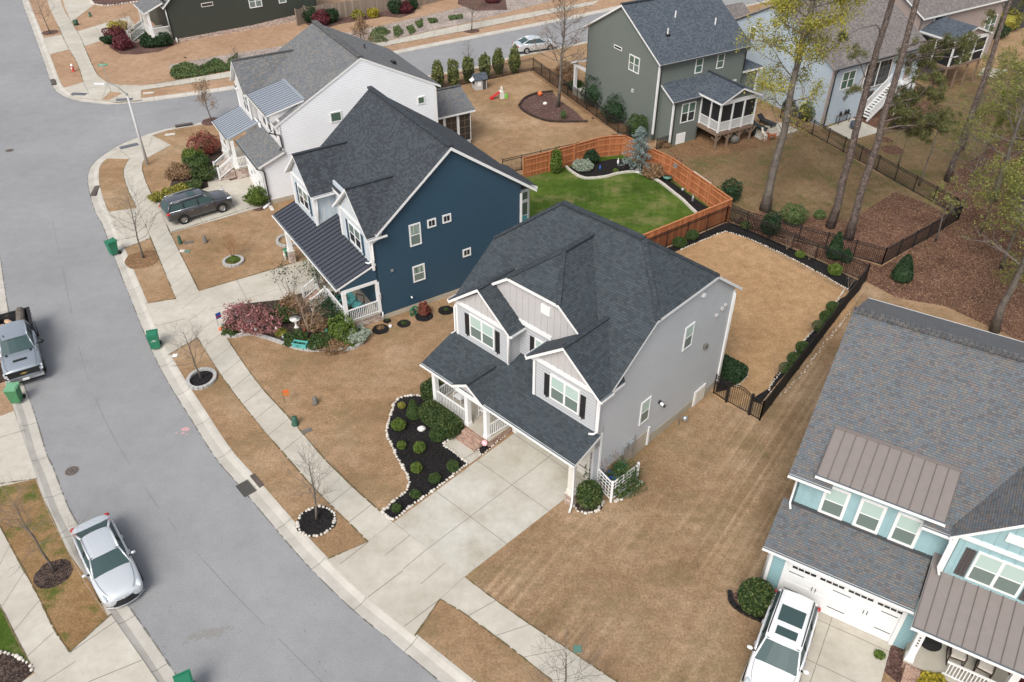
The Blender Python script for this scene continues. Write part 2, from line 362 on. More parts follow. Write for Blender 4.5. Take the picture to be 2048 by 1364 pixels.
# plants
M['bark'] = ground('grey_bark', [(2,4,[(.3,(.10,.085,.07)),(.7,(.20,.175,.15))],'MIX',1),(14,3,[(.3,(.6,)*3),(.7,(1.3,)*3)],'MULTIPLY',.8)], .95, .03, 18)
M['barkpine'] = ground('pine_bark', [(3,4,[(.3,(.085,.066,.058)),(.7,(.185,.145,.125))],'MIX',1),(12,3,[(.35,(.35,)*3),(.6,(1.3,)*3)],'MULTIPLY',.9)], .95, .05, 12)
M['twig'] = flat('twig', (.15,.125,.11), .9, var=.2); M['twig_pale'] = flat('pale_twig', (.30,.22,.16), .9, var=.2); M['twig_red'] = flat('russet_twig', (.26,.11,.05), .9, var=.2)
M['lf_box'] = leafmat('boxwood_leaf', [(.022,.045,.012),(.045,.080,.020),(.075,.115,.030)])
M['lf_box2'] = leafmat('bright_boxwood_leaf', [(.05,.085,.012),(.09,.14,.022),(.14,.19,.035)])
M['lf_holly'] = leafmat('holly_leaf', [(.008,.022,.010),(.018,.045,.016),(.040,.075,.028)])
M['lf_hedge'] = leafmat('hedge_leaf', [(.012,.030,.010),(.03,.06,.016),(.06,.095,.025),(.13,.14,.04)])
M['lf_tall'] = leafmat('laurel_leaf', [(.05,.08,.02),(.09,.12,.03),(.16,.18,.06),(.22,.20,.08)])
M['lf_yel'] = leafmat('yellow_leaf', [(.16,.18,.03),(.26,.25,.04),(.36,.31,.05),(.09,.12,.025),(.20,.13,.04)])
M['lf_gold'] = leafmat('golden_leaf', [(.22,.20,.02),(.33,.28,.03),(.42,.32,.035),(.15,.15,.02)])
M['lf_red'] = leafmat('maroon_leaf', [(.06,.012,.018),(.11,.022,.03),(.16,.04,.045)])
M['lf_pink'] = leafmat('pink_bloom', [(.36,.10,.12),(.48,.22,.24),(.26,.08,.08),(.14,.09,.06),(.42,.18,.18),(.10,.08,.05),(.30,.12,.12)])
M['lf_rust'] = leafmat('rust_leaf', [(.22,.05,.04),(.32,.08,.06),(.14,.035,.03),(.10,.08,.03)])
M['lf_brown'] = leafmat('dry_leaf', [(.16,.10,.05),(.22,.13,.07),(.28,.18,.10)])
M['lf_bud'] = leafmat('budding_leaf', [(.22,.23,.03),(.31,.28,.04),(.18,.20,.035),(.38,.28,.05)])
M['lf_bud2'] = leafmat('new_leaf', [(.15,.18,.035),(.23,.24,.05),(.10,.13,.03),(.27,.24,.07)])
M['lf_pine'] = leafmat('pine_needle', [(.045,.065,.020),(.08,.10,.030),(.13,.13,.045),(.16,.12,.045)])
M['lf_blue'] = leafmat('blue_cedar', [(.11,.16,.15),(.20,.26,.25),(.30,.36,.35),(.08,.12,.10)])
M['lf_ivy'] = leafmat('ground_cover', [(.03,.06,.018),(.06,.10,.03),(.10,.14,.045),(.14,.16,.06)])
M['lf_silver'] = leafmat('silvery_leaf', [(.25,.30,.24),(.34,.38,.30),(.16,.20,.13)])
M['stone'] = flat('pale_stone', (.56,.52,.46), .85, var=.22, scale=6); M['block'] = flat('grey_block', (.40,.39,.37), .9, var=.12, scale=6)
M['rock'] = flat('white_rock', (.68,.66,.62), .8, var=.08)
# things
M['bin'] = flat('green_bin', (.018,.17,.09), .45, var=.03); M['bin2'] = flat('faded_green_bin', (.06,.20,.09), .55, var=.05); M['bin2l'] = flat('faded_green_lid', (.15,.36,.20), .55, var=.06)
M['util'] = flat('utility_green', (.025,.085,.055), .5, var=.05); M['utilgrey'] = flat('utility_grey', (.14,.13,.115), .6)
M['tyre'] = flat('tyre', (.012,.012,.012), .85, var=0); M['alloy'] = flat('alloy', (.5,.5,.52), .3, .8, 0)
M['chrome'] = flat('chrome', (.75,.76,.78), .15, .9, 0); M['plast'] = flat('black_plastic', (.012,.012,.013), .55, var=0)
M['red'] = flat('red_paint', (.50,.02,.02), .35, var=0); M['redlens'] = flat('red_lens', (.45,.02,.02), .15, var=0); M['orange'] = flat('orange_plastic', (.65,.14,.04), .5, var=0)
M['lens'] = flat('clear_lens', (.62,.66,.68), .08, .2, 0); M['gold'] = flat('gold_emblem', (.62,.42,.12), .3, .6, 0)
M['silverpaint'] = flat('silver_paint', (.62,.65,.67), .28, .35, 0, coat=1); M['greypaint'] = flat('grey_paint', (.085,.089,.10), .28, .5, 0, coat=1)
M['truckpaint'] = flat('silver_blue_paint', (.31,.345,.385), .28, .4, 0, coat=1); M['whitepaint'] = flat('white_paint', (.80,.81,.82), .22, 0, 0, coat=1)
M['cedarchip'] = flat('cut_wood', (.60,.40,.25), .8, var=.1); M['teal_p'] = flat('teal_planter', (.10,.40,.38), .5, var=.03); M['blue_p'] = flat('blue_plastic', (.03,.10,.35), .5, var=0)
M['conpole'] = flat('pole_concrete', (.50,.50,.50), .8, var=.04); M['galv'] = flat('galvanised', (.42,.44,.45), .4, .6, 0)
M['signgreen'] = flat('sign_green', (.02,.30,.16), .4, var=0); M['plategrey'] = flat('tactile_grey', (.11,.12,.135), .8, var=.1)
M['iron'] = flat('cast_iron', (.09,.07,.06), .7, var=.2); M['lidgreen'] = flat('lid_green', (.09,.22,.17), .6, var=.05)
M['chair_b'] = flat('brown_wicker', (.05,.028,.022), .6, var=.1); M['cushion'] = flat('cushion', (.62,.57,.50), .9, var=.12, scale=14)
M['aqua'] = flat('aqua_fabric', (.12,.42,.42), .9, var=.3, scale=9); M['fur_w'] = flat('white_fur', (.62,.56,.47), .95, var=.12); M['fur_b'] = flat('russet_fur', (.34,.12,.05), .95, var=.12)
M['darkmat'] = flat('door_mat', (.02,.018,.018), .9, var=.2)
# ---------------------------------------------------------------- polylines
def resample(pts, step):
    out = [V3(pts[0])]; acc = 0
    for a, b in zip(pts, pts[1:]):
        a, b = V3(a), V3(b); L = (b-a).length
        if L < 1e-6: continue
        d = step - acc
        while d <= L: out.append(a + (b-a)*(d/L)); d += step
        acc = L - (d-step)
    if (out[-1]-V3(pts[-1])).length > step*.3: out.append(V3(pts[-1]))
    return out
def smooth(pts, step=.5):
    pts = [V3(p) for p in pts]; n = len(pts); out = []
    for i in range(n-1):
        p0 = pts[max(i-1,0)]; p1 = pts[i]; p2 = pts[i+1]; p3 = pts[min(i+2,n-1)]
        k = max(2, int((p2-p1).length/step))
        for j in range(k):
            t = j/k
            out.append(.5*((2*p1)+(p2-p0)*t+(2*p0-5*p1+4*p2-p3)*t*t+(3*p1-p0-3*p2+p3)*t**3))
    out.append(pts[-1]); return out
def offset(pts, d):      # to the right of travel
    out = []
    for i, p in enumerate(pts):
        t = pts[min(i+1,len(pts)-1)] - pts[max(i-1,0)]; t.z = 0; t.normalize()
        out.append(p + V3((t.y, -t.x, 0))*d)
    return out
CW = .82; ZR = -.12
def curb(pts, side):     # pts: asphalt edge in world; profile rises away from the road
    pts = resample(smooth(pts), .6); mb = MB()
    prof = [(0,ZR+.004),(.05,ZR+.010),(.42,ZR+.006),(.58,-.05),(.68,-.008),(CW,.012),(CW+.02,-.2)]
    rows = [[q + V3((0,0,z-q.z)) for q in offset(pts, side*x)] for x, z in prof]
    for i in range(len(pts)-1):
        for r0, r1 in zip(rows, rows[1:]):
            a = [r0[i], r0[i+1], r1[i+1], r1[i]]
            if side > 0: a = a[::-1]
            mb.face(a, M['curb'])
        if i % 5 == 0:
            for r0, r1 in zip(rows[:-1], rows[1:-1]):
                e = (r0[i+1]-r0[i]).normalized()*.03; u = V3((0,0,.004)); mb.face([r0[i]+u, r0[i]+e+u, r1[i]+e+u, r1[i]+u], M['joint'])
    o = mb.build('curb', loc=(0,0,0)); tag(o, kind='structure')
    return [q + V3((0,0,-q.z)) for q in offset(pts, side*CW)]
def sheet(name, poly, z, m, t=.2, kind='structure'):
    mb = MB(); mb.prism([(p[0], p[1]) for p in poly], z-t, z, m); o = mb.build(name, loc=(0,0,0))
    return tag(o, kind=kind)
def edge_xy(pxs): return [V3(p) for p in PL(pxs, ZR)]
# asphalt edges (photo pixels of the pavement edge)
E_main = [P(1180,1600,ZR)] + PL([(1020,1475),(882,1364),(782,1281),(700,1214),(615,1130),(547,1052),(478,970),(431,915),(376,828),(342,774),(311,716),(284,654),(260,593),(239,541),(219,487),(205,449),(191,424),(179,383),(176,359),(181,335),(202,314),(239,290),(290,270),(342,255),(424,241),(560,212),(720,180),(892,143),(960,131),(1022,113),(1152,87),(1300,54),(1500,8)], ZR) + [P(1700,-40,ZR)]
N_main = PL([(-5,-150),(20,-80),(43,0),(68,68),(92,137),(106,174),(120,188),(147,200),(191,207),(232,209),(308,202),(475,178),(640,143),(805,106),(920,83),(1022,63),(1175,32),(1300,4)], ZR) + [P(1500,-42,ZR)]
W_main = PL([(-80,-150),(-70,-100),(-50,100),(-35,300),(-20,420),(0,515),(5,548),(15,613),(35,720),(46,765),(68,825),(92,905),(106,936),(135,1011),(157,1052),(200,1132),(246,1199),(263,1221),(318,1300),(362,1364),(450,1470)], ZR) + [P(560,1600,ZR)]
bE = curb(E_main, 1); bN = curb(N_main, -1); bW = curb(W_main, 1)
sheet('ground', [(-260,-60),(260,-60),(260,400),(-260,400)], -.16, M['earth'], .1)
road = [p for p in bE[:]] + [p for p in bN[::-1]] + [p for p in bW]
sheet('road', road, ZR, M['asphalt'], .03)
E_far = bE[-1]; N_far = bN[-1]
sheet('lawn', bE + [(E_far.x+120, E_far.y+70), (220,200), (220,-10), (40,-10)], 0, M['lawn'])
sheet('lawn', bN + [(N_far.x+60, N_far.y+40), (150,380), (bN[0].x-30,380)], 0, M['lawn2'])
sheet('lawn', [(-260,bW[0].y)] + bW + [(-20,-40),(-260,-40)], 0, M['lawn2'])

# ---------------------------------------------------------------- concrete
def strip(name, Lp, Rp, spc=1.52, z=.02, m=None, gap=.028, world=False):
    L = smooth([V3(p) for p in (Lp if world else PL(Lp))], .4); R = smooth([V3(p) for p in (Rp if world else PL(Rp))], .4)
    def arc(pts, n):
        d = [0]
        for a, b in zip(pts, pts[1:]): d.append(d[-1]+(b-a).length)
        out = []
        for i in range(n+1):
            t = d[-1]*i/n; k = 0
            while k < len(d)-2 and d[k+1] < t: k += 1
            f = (t-d[k])/max(1e-9, d[k+1]-d[k]); out.append(pts[k]+(pts[k+1]-pts[k])*f)
        return out, d[-1]
    _, tot = arc(L, 1); n = max(1, round(tot/spc))
    A, _ = arc(L, n*3); B, _ = arc(R, n*3); mb = MB()
    mb.face([(p.x,p.y,z-.008) for p in A]+[(p.x,p.y,z-.008) for p in B[::-1]], M['joint'])
    for i in range(n):
        a = A[i*3:i*3+4]; b = B[i*3:i*3+4]
        a = [p.copy() for p in a]; b = [p.copy() for p in b]
        for q in (a, b):
            q[0] = q[0] + (q[1]-q[0]).normalized()*gap/2; q[-1] = q[-1] + (q[-2]-q[-1]).normalized()*gap/2
        mb.face([(p.x,p.y,z) for p in a]+[(p.x,p.y,z) for p in b[::-1]], m or M['concrete'])
    o = mb.build(name, loc=(0,0,0)); return tag(o, kind='structure')
def grid(name, c4, nu, nv, z=.024, m=None, gap=.026):
    """c4: four world corners a b c d; nu along ab, nv along ad"""
    a, b, c, d = [V3((p[0],p[1],0)) for p in c4]; mb = MB()
    def q(s, t): return (a*(1-s)+b*s)*(1-t) + (d*(1-s)+c*s)*t
    mb.face([(p.x,p.y,z-.008) for p in (a,b,c,d)], M['joint'])
    for p in ((a,b),(b,c),(c,d),(d,a)): mb.face([(p[0].x,p[0].y,-.1),(p[1].x,p[1].y,-.1),(p[1].x,p[1].y,z-.008),(p[0].x,p[0].y,z-.008)], M['concrete'])
    us = nu if hasattr(nu,'__len__') else [i/nu for i in range(nu+1)]; vs = nv if hasattr(nv,'__len__') else [i/nv for i in range(nv+1)]
    Lu, Lv = (b-a).length, (d-a).length
    for u0, u1 in zip(us, us[1:]):
        for v0, v1 in zip(vs, vs[1:]):
            g, h = gap/2/Lu, gap/2/Lv
            pts = [q(u0+g*(u0>0),v0+h*(v0>0)), q(u1-g*(u1<1),v0+h*(v0>0)), q(u1-g*(u1<1),v1-h*(v1<1)), q(u0+g*(u0>0),v1-h*(v1<1))]
            mb.face([(p.x,p.y,z) for p in pts], m or M['concrete'])
    return tag(mb.build(name, loc=(0,0,0)), kind='structure')
AZ_ = [0]
def area(name, pxs, z, m, lines=(), t=.03, world=False):
    AZ_[0] += 1; z += .0003*(AZ_[0]%40); mb = MB(); poly = pxs if world else PL(pxs); mb.prism([(p[0],p[1]) for p in poly], z-t, z, m)
    for l in lines:
        q = [V3(p) for p in PL(l, z+.004)]
        for a, b in zip(q, q[1:]):
            d = (b-a).normalized(); s = V3((-d.y,d.x,0))*.016; mb.face([a+s,a-s,b-s,b+s], M['joint'])
    return tag(mb.build(name, loc=(0,0,0)), kind='structure')
strip('sidewalk', [(260,316),(249,335),(248,355),(260,390),(273,415),(290.5,449),(301,476),(352,598),(395,676),(444,753),(506,835),(574,915),(630,979),(680,1028),(736,1084)],
      [(309,292),(290,316),(284,335),(290,359),(304,390),(313,407),(333,449),(342,469.5),(398,582),(454.5,678),(513,763),(581,839),(646,915),(680,949),(714,982),(786,1045)])
grid('sidewalk', PL([(736,1084),(786,1045),(928.5,1154),(880,1198)]), 1, 4, .02)
strip('sidewalk', [(880,1198),(933,1231),(1034,1306),(1107,1364),(1230,1455)], [(928.5,1154),(1022,1223),(1131,1296),(1234,1364),(1380,1460)])
area('curb_ramp', [(212,317),(222,309),(260,284),(304,271),(342,290),(296,315),(262,318)], .016, M['concrete'], [[(262,318),(240,300)],[(305,272),(298,292)],[(298,292),(262,300)]])
strip('sidewalk', [(60,-110),(94,0),(116,51),(133,89),(154,126),(167,164),(175,184)], [(95,-110),(121,0),(143,44),(161,75),(171,99),(191,143),(205,158)])
strip('sidewalk', [(282,181),(461,155),(600,128),(782,90),(940,60),(1186,10)], [(280,172),(461,143),(600,117),(765,84),(933,48),(1200,0)], z=.02)
area('curb_ramp', [(128,176),(167,165),(176,150),(205,158),(215,166),(240,170),(282,171),(282,200),(232,204),(202,201),(160,196),(138,186)], .022, M['concrete'], [[(167,165),(178,188)],[(215,168),(204,200)],[(240,171),(232,200)],[(150,184),(215,168)]])
area('grass_patch', [(204,200),(221,183),(245,187),(216,201)], .035, M['lawn2'])
# driveways and aprons
area('driveway_apron', [(736.4,1084),(880,1198),(830,1274),(808,1257),(700,1166),(654,1119)], .014, M['concrete'], [[(736.4,1084),(680,1128)],[(806,1141),(736,1194)],[(880,1198),(808,1253)]])
gw = lambda u, v: (-4.184+u*math.cos(math.radians(-43.89))-v*math.sin(math.radians(-43.89)), 33.442+u*math.sin(math.radians(-43.89))+v*math.cos(math.radians(-43.89)))
grid('driveway', [gw(4.92,-6.96), gw(9.45,-6.8), gw(9.75,1.5), gw(4.86,1.5)], 2, [0,.31,.64,.95,1.0], .024, M['concrete2'])
area('driveway_apron', [(290,608),(352,598),(395,676),(337,710),(324,682),(308,650)], .014, M['concrete'], [[(352,598),(395,676)],[(312,652),(371,637)]])
grid('driveway', [P(398,583), P(440,657), P(662,596), P(625,516)], 2, [0,.32,.62,1.0], .024, M['concrete'])
area('driveway_apron', [(217,424),(273,416),(290,449),(301,477),(247,497),(231,461)], .014, M['concrete'], [[(231,459),(285,440)]])
grid('driveway', [P(313,405), P(342,466), P(560,404), P(520,345)], 2, [0,.28,.6,1.0], .024, M['concrete'])
area('front_walk', [(412,345),(441,333),(462,365),(418,378)], .018, M['concrete'])
area('front_walk', [(918,867),(887,890),(924,919),(938,929),(963,911),(955,902),(959,892)], .030, M['concrete2'], [[(924,919),(955,902)]])
area('driveway_apron', [(88,76),(126,69),(140,98),(100,109)], .014, M['concrete'])
grid('driveway', [P(155,63), P(168,93), P(275,58), P(258,32)], 2, 3, .022, M['concrete'])
area('driveway', [(130,16),(143,44),(200,0),(205,-60),(110,-60)], .0145, M['concrete'])
# left block
strip('sidewalk', [(-95,1050),(-45,1120),(0,1209),(24,1260),(70,1346),(95,1390),(150,1480)], [(-60,950),(-30,1005),(0,1052),(19,1089),(72,1185),(109,1260),(140,1305),(176,1364),(240,1460)])
area('driveway_apron', [(-120,880),(28,822),(42,862),(75,957),(-20,978),(-120,1010)], .014, M['concrete'], [[(-100,905),(49,845+15)]])
area('driveway_apron', [(140,1305),(222,1229),(284,1318),(318,1368),(380,1460),(240,1460),(176,1364)], .014, M['concrete'], [[(140,1305),(232,1242)],[(176,1364),(284,1320)]])
grid('driveway', PL([(70,1346),(-60,1440),(40,1600),(190,1500)]), 2, 2, .026)
area('grass_patch', [(-30,1150),(0,1215),(24,1262),(60,1328),(30,1325),(0,1305),(-50,1290)], .012, M['green'])
area('verge', [(0,968),(69,960),(101,1026),(138,1106),(180,1166),(217,1233),(140,1305),(109,1260),(72,1185),(19,1089),(0,1052),(-40,985)], .006, M['lawn4'])
def bed(pxs, m, name='mulch_bed', z=.008, world=False): return area(name, pxs, z, m, t=.01, world=world)
def ring(c, rx, m, z=.010, n=20, name='mulch_bed'):
    x, y, _ = P(*c); rr = random.Random(int(x*100)); return bed([(x+rx*(1+rr.uniform(-.06,.06))*math.cos(2*math.pi*i/n), y+rx*(1+rr.uniform(-.06,.06))*math.sin(2*math.pi*i/n), 0) for i in range(n)], m, name, z, True)
bed([(-10,1300),(20,1308),(60,1330),(66,1344),(40,1368),(-10,1380)], M['mulch_dark'], z=.02)
# back gardens
area('lawn', [(937,1161),(1142,990),(1300,905),(1425,795),(1519,848),(1700,612),(1735,570),(1800,600),(1900,700),(1500,1400),(1400,1450),(1380,1450),(1234,1364),(1131,1296),(1022,1223)], .003, M['lawn_mown'], t=.01)
area('lawn', [(1446,452),(1703,592),(1712,606),(1550,776),(1470,815),(1425,790),(1375,600),(1310,520)], .004, M['backlawn'])
area('lawn', [(1020,352),(1098,343),(1194,315),(1248,310),(1340,355),(1454,440),(1350,485),(1250,525),(1100,640),(1000,560)], .005, M['green'])
area('lawn', [(1262,290),(1304,296),(1400,250),(1520,250),(1600,255),(1915,441),(1763,530),(1600,480),(1455,442),(1340,352)], .003, M['lawn3'])
area('lawn', [(1640,262),(1660,240),(1860,180),(2048,120),(2300,60),(2600,250),(2048,330),(1915,441),(1790,368)], .002, M['lawn3'])
area('leaf_litter', [(1455,443),(1530,420),(1600,430),(1700,445),(1740,415),(1790,385),(1850,405),(1910,440),(1763,530),(1620,484)], .009, M['litter'])
area('leaf_litter', [(1455,446),(1620,486),(1763,533),(1912,444),(1870,400),(1900,350),(2048,250),(2400,200),(2700,500),(2500,720),(2048,686),(1950,640),(1890,612),(1840,604),(1790,594),(1738,566),(1600,500)], .0055, M['litter'])
area('leaf_litter', [(1262,282),(1300,286),(1400,243),(1180,180),(1140,140),(1066,134),(1060,142),(1170,226)], .010, M['litter2'])
area('leaf_litter', [(1660,238),(1830,196),(1900,215),(1880,240),(1770,250),(1700,262)], .009, M['litter'])
area('leaf_litter', [(1336,300),(1400,272),(1500,262),(1560,262),(1540,290),(1440,312),(1350,314)], .007, M['litter2'])
area('patio', [(1652,256),(1703,280),(1765,263),(1706,236)], .02, M['gravel'] if False else M['concrete'])
area('patio', [(1490,262),(1560,245),(1600,262),(1520,280)], .02, M['concrete'])
area('patio', [(1955,150),(1968,135),(2018,140),(1985,156)], .02, M['concrete'])
bed([(1038.6,212),(1049,198),(1073,188),(1104,184),(1121,202),(1150,222),(1172,244),(1107,244),(1073,236),(1047,222)], M['mulch_brown'])
bed([(860,184),(1063,140),(1070,134),(860,170)], M['litter2'], z=.006)
# sloping planted bank north of the side street
bed([(337,133),(345,128),(461,108),(560,93),(680,68),(760,52),(900,20),(1000,-5),(1080,-20),(1110,0),(933,46),(765,82),(600,115),(461,140),(352,158)], M['gravel'], 'gravel_bank')
bed([(213,80),(220,96),(240,108),(275,109),(320,103),(348,91),(340,80),(300,60),(225,68)], M['mulch_brown'])
bed([(588,32),(615,50),(650,58),(680,48),(720,42),(770,33),(800,36),(828,26),(838,8),(700,16)], M['mulch_brown'])
bed([(915,8),(950,22),(1015,20),(1010,-6),(920,-20)], M['mulch_brown'])
bed([(183,0),(187,8),(215,12),(275,4),(300,-40),(190,-50)], M['mulch_brown'])
bed([(392,330),(350,345),(340,372),(355,388),(400,380),(425,372),(412,345),(425,330),(450,318),(440,295)], M['mulch_dark'])
bed([(440,340),(466,330),(500,352),(455,364)], M['mulch_brown'])
# big black bed in front of the grey house
def z4(*p): return [(750+a/4.873, 770+b/4.873) for a, b in p]
FB = z4((75,1240),(160,1155),(235,1095),(300,1045),(330,990),(322,900),(262,780),(205,690),(165,590),(130,510),(118,440),(135,350),(160,270),(205,160),(250,125),(330,108),(480,105),(560,60),(700,150),(880,340),(830,460),(735,520),(665,580),(760,650),(850,720),(905,770),(860,800),(760,880),(660,965),(540,1050),(420,1135),(310,1215),(235,1280),(170,1318),(115,1280))
bed(FB, M['mulch_black'], z=.012)
bed(z4((1005,610),(1060,575),(1130,530),(1250,450),(1270,500),(1140,600),(1035,685)), M['mulch_black'], z=.013)
bed([(445,655),(450,672),(470,673),(500,668),(530,675),(560,685),(600,698),(640,700),(680,700),(712,693),(732,675),(728,655),(700,640),(660,600),(640,575),(560,600),(470,610)], M['mulch_dark'], z=.03)
# black bed along the back fence of the grey house
bed([(1450,446),(1470,448),(1590,500),(1727,566),(1720,580),(1560,760),(1520,808),(1500,800),(1540,775),(1548,755),(1590,700),(1640,645),(1680,598),(1703,586),(1690,575),(1600,525),(1500,478),(1450,463),(1400,482),(1362,499),(1320,516),(1325,500)], M['mulch_black'], z=.012)
bed([(1436,725),(1455,728),(1493,742),(1480,762),(1455,780),(1432,785)], M['mulch_black'], z=.012)
bed([(1130,1005),(1150,1016),(1165,1027),(1185,1027),(1203,1020),(1210,1003),(1180,975)], M['mulch_dark'], z=.010)
bed([(1458,1190),(1463,1208),(1490,1228),(1522,1242),(1550,1190),(1530,1165)], M['mulch_brown'], z=.012)
bed([(1090+675,1340),(1768,1342),(1782,1290),(1806,1298),(1802,1372)], M['mulch_brown'], z=.012)
bed(z4((0,0),) + [(1158,266),(1170,279),(1200,289)] if False else [(1132,336),(1145,346),(1163,356),(1180,358),(1210,355),(1237,348),(1266,344),(1282,348),(1316,362),(1345,384),(1365,400),(1380,415),(1392,427),(1412,418),(1440,432),(1330,355),(1254,318),(1225,318),(1190,325)], M['mulch_black'], 'mulch_bed', .012)
for c, r, m in [((633,1043),.92,'mulch_black'),((100,65),.9,'mulch_brown'),((285,519),1.15,'litter2'),((107,1148),.78,'mulch_dark'),((424,243),.9,'mulch_brown'),((943,61),.95,'mulch_brown'),((761,659),.52,'mulch_black'),((774.5,642),.25,'mulch_black'),((808,647.5),.42,'mulch_black'),((848,633),.55,'mulch_black'),((892,621),.5,'mulch_black'),((519,412),.75,'mulch_brown'),((1785,300),.9,'litter'),((1771,280),.6,'litter'),((404,758),.8,'mulch_black'),((1738,305),.5,'litter'),((2,745),1.0,'mulch_dark')]:
    ring(c, r, M[m], .016)
# stain, patch and spray paint on the road
area('road_patch', [(378,1274),(392,1272),(452,1250),(453,1256),(418,1272),(392,1287),(382,1284)], ZR+.008, ground('oil_stain', [(4,3,[(.3,(.19,.185,.175)),(.7,(.24,.235,.225))],'MIX',1)]), t=.004) if False else None
def paint(name, c, rx, ry, z, m, n=10, rot=0, seed=0):
    x, y, _ = P(c[0], c[1], z); rr = random.Random(seed); mb = MB()
    mb.face([(x+rx*(1+rr.uniform(-.25,.25))*math.cos(2*math.pi*i/n+rot), y+ry*(1+rr.uniform(-.25,.25))*math.sin(2*math.pi*i/n+rot), z) for i in range(n)], m)
    return tag(mb.build(name, loc=(0,0,0)), kind='structure')
mst = flat('road_stain', (.235,.228,.215), .9, var=.1, scale=8); mred = flat('road_spray', (.52,.30,.30), .9, var=.1, scale=12)
rq = random.Random(9); mb = MB()
for i in range(170):
    x, y, _ = P(415+rq.gauss(0,18), 1268+rq.gauss(0,4), ZR); y += (x-P(415,1268,ZR)[0])*.25; r = rq.uniform(.02,.09); mb.face([(x+r*rq.uniform(.6,1.2)*math.cos(a), y+r*rq.uniform(.6,1.2)*math.sin(a), ZR+.005+i*.00002) for a in (0,1,2,3,4,5)], mst)
tag(mb.build('road_stain', loc=(0,0,0)), kind='structure')
for i, (c, r) in enumerate([((371,858),.16),((366,866),.07),((353,866),.05),((373,868),.05)]): paint('spray_mark', c, r*1.3, r, ZR+.006, mred, 9, 0, i)
mtar = flat('road_spot', (.17,.17,.175), .9, var=.1)
rs = random.Random(5)
mb = MB()
for i in range(150):
    c = rs.choice([(190,707),(200,695),(180,700),(210,710),(640,1340),(650,1345),(230,480),(70,390)]) if i < 45 else (rs.uniform(0,700), rs.uniform(0,1364))
    x, y, _ = P(c[0]+rs.gauss(0,9), c[1]+rs.gauss(0,9), ZR); r = rs.uniform(.012,.045)
    mb.face([(x+r*rs.uniform(.6,1.2)*math.cos(a), y+r*rs.uniform(.6,1.2)*math.sin(a), ZR+.006) for a in (0,1,2,3,4,5)], mtar)
tag(mb.build('road_spots', loc=(0,0,0)), kind='structure')
# seam down the road
mb = MB(); q = resample(smooth([V3(p) for p in PL([(105,440),(130,560),(165,720),(215,850),(300,990),(380,1090),(480,1200),(610,1330),(700,1420)], ZR)]), .9); rs2 = random.Random(4)
for a, b in zip(q, q[1:]):
    if rs2.random() < .8:
        d = (b-a).normalized(); s = V3((-d.y,d.x,0))*.010; u = V3((0,0,.006)); mb.face([a+s+u,a-s+u,b-s+u,b+s+u], mtar)
tag(mb.build('road_seam', loc=(0,0,0)), kind='structure')
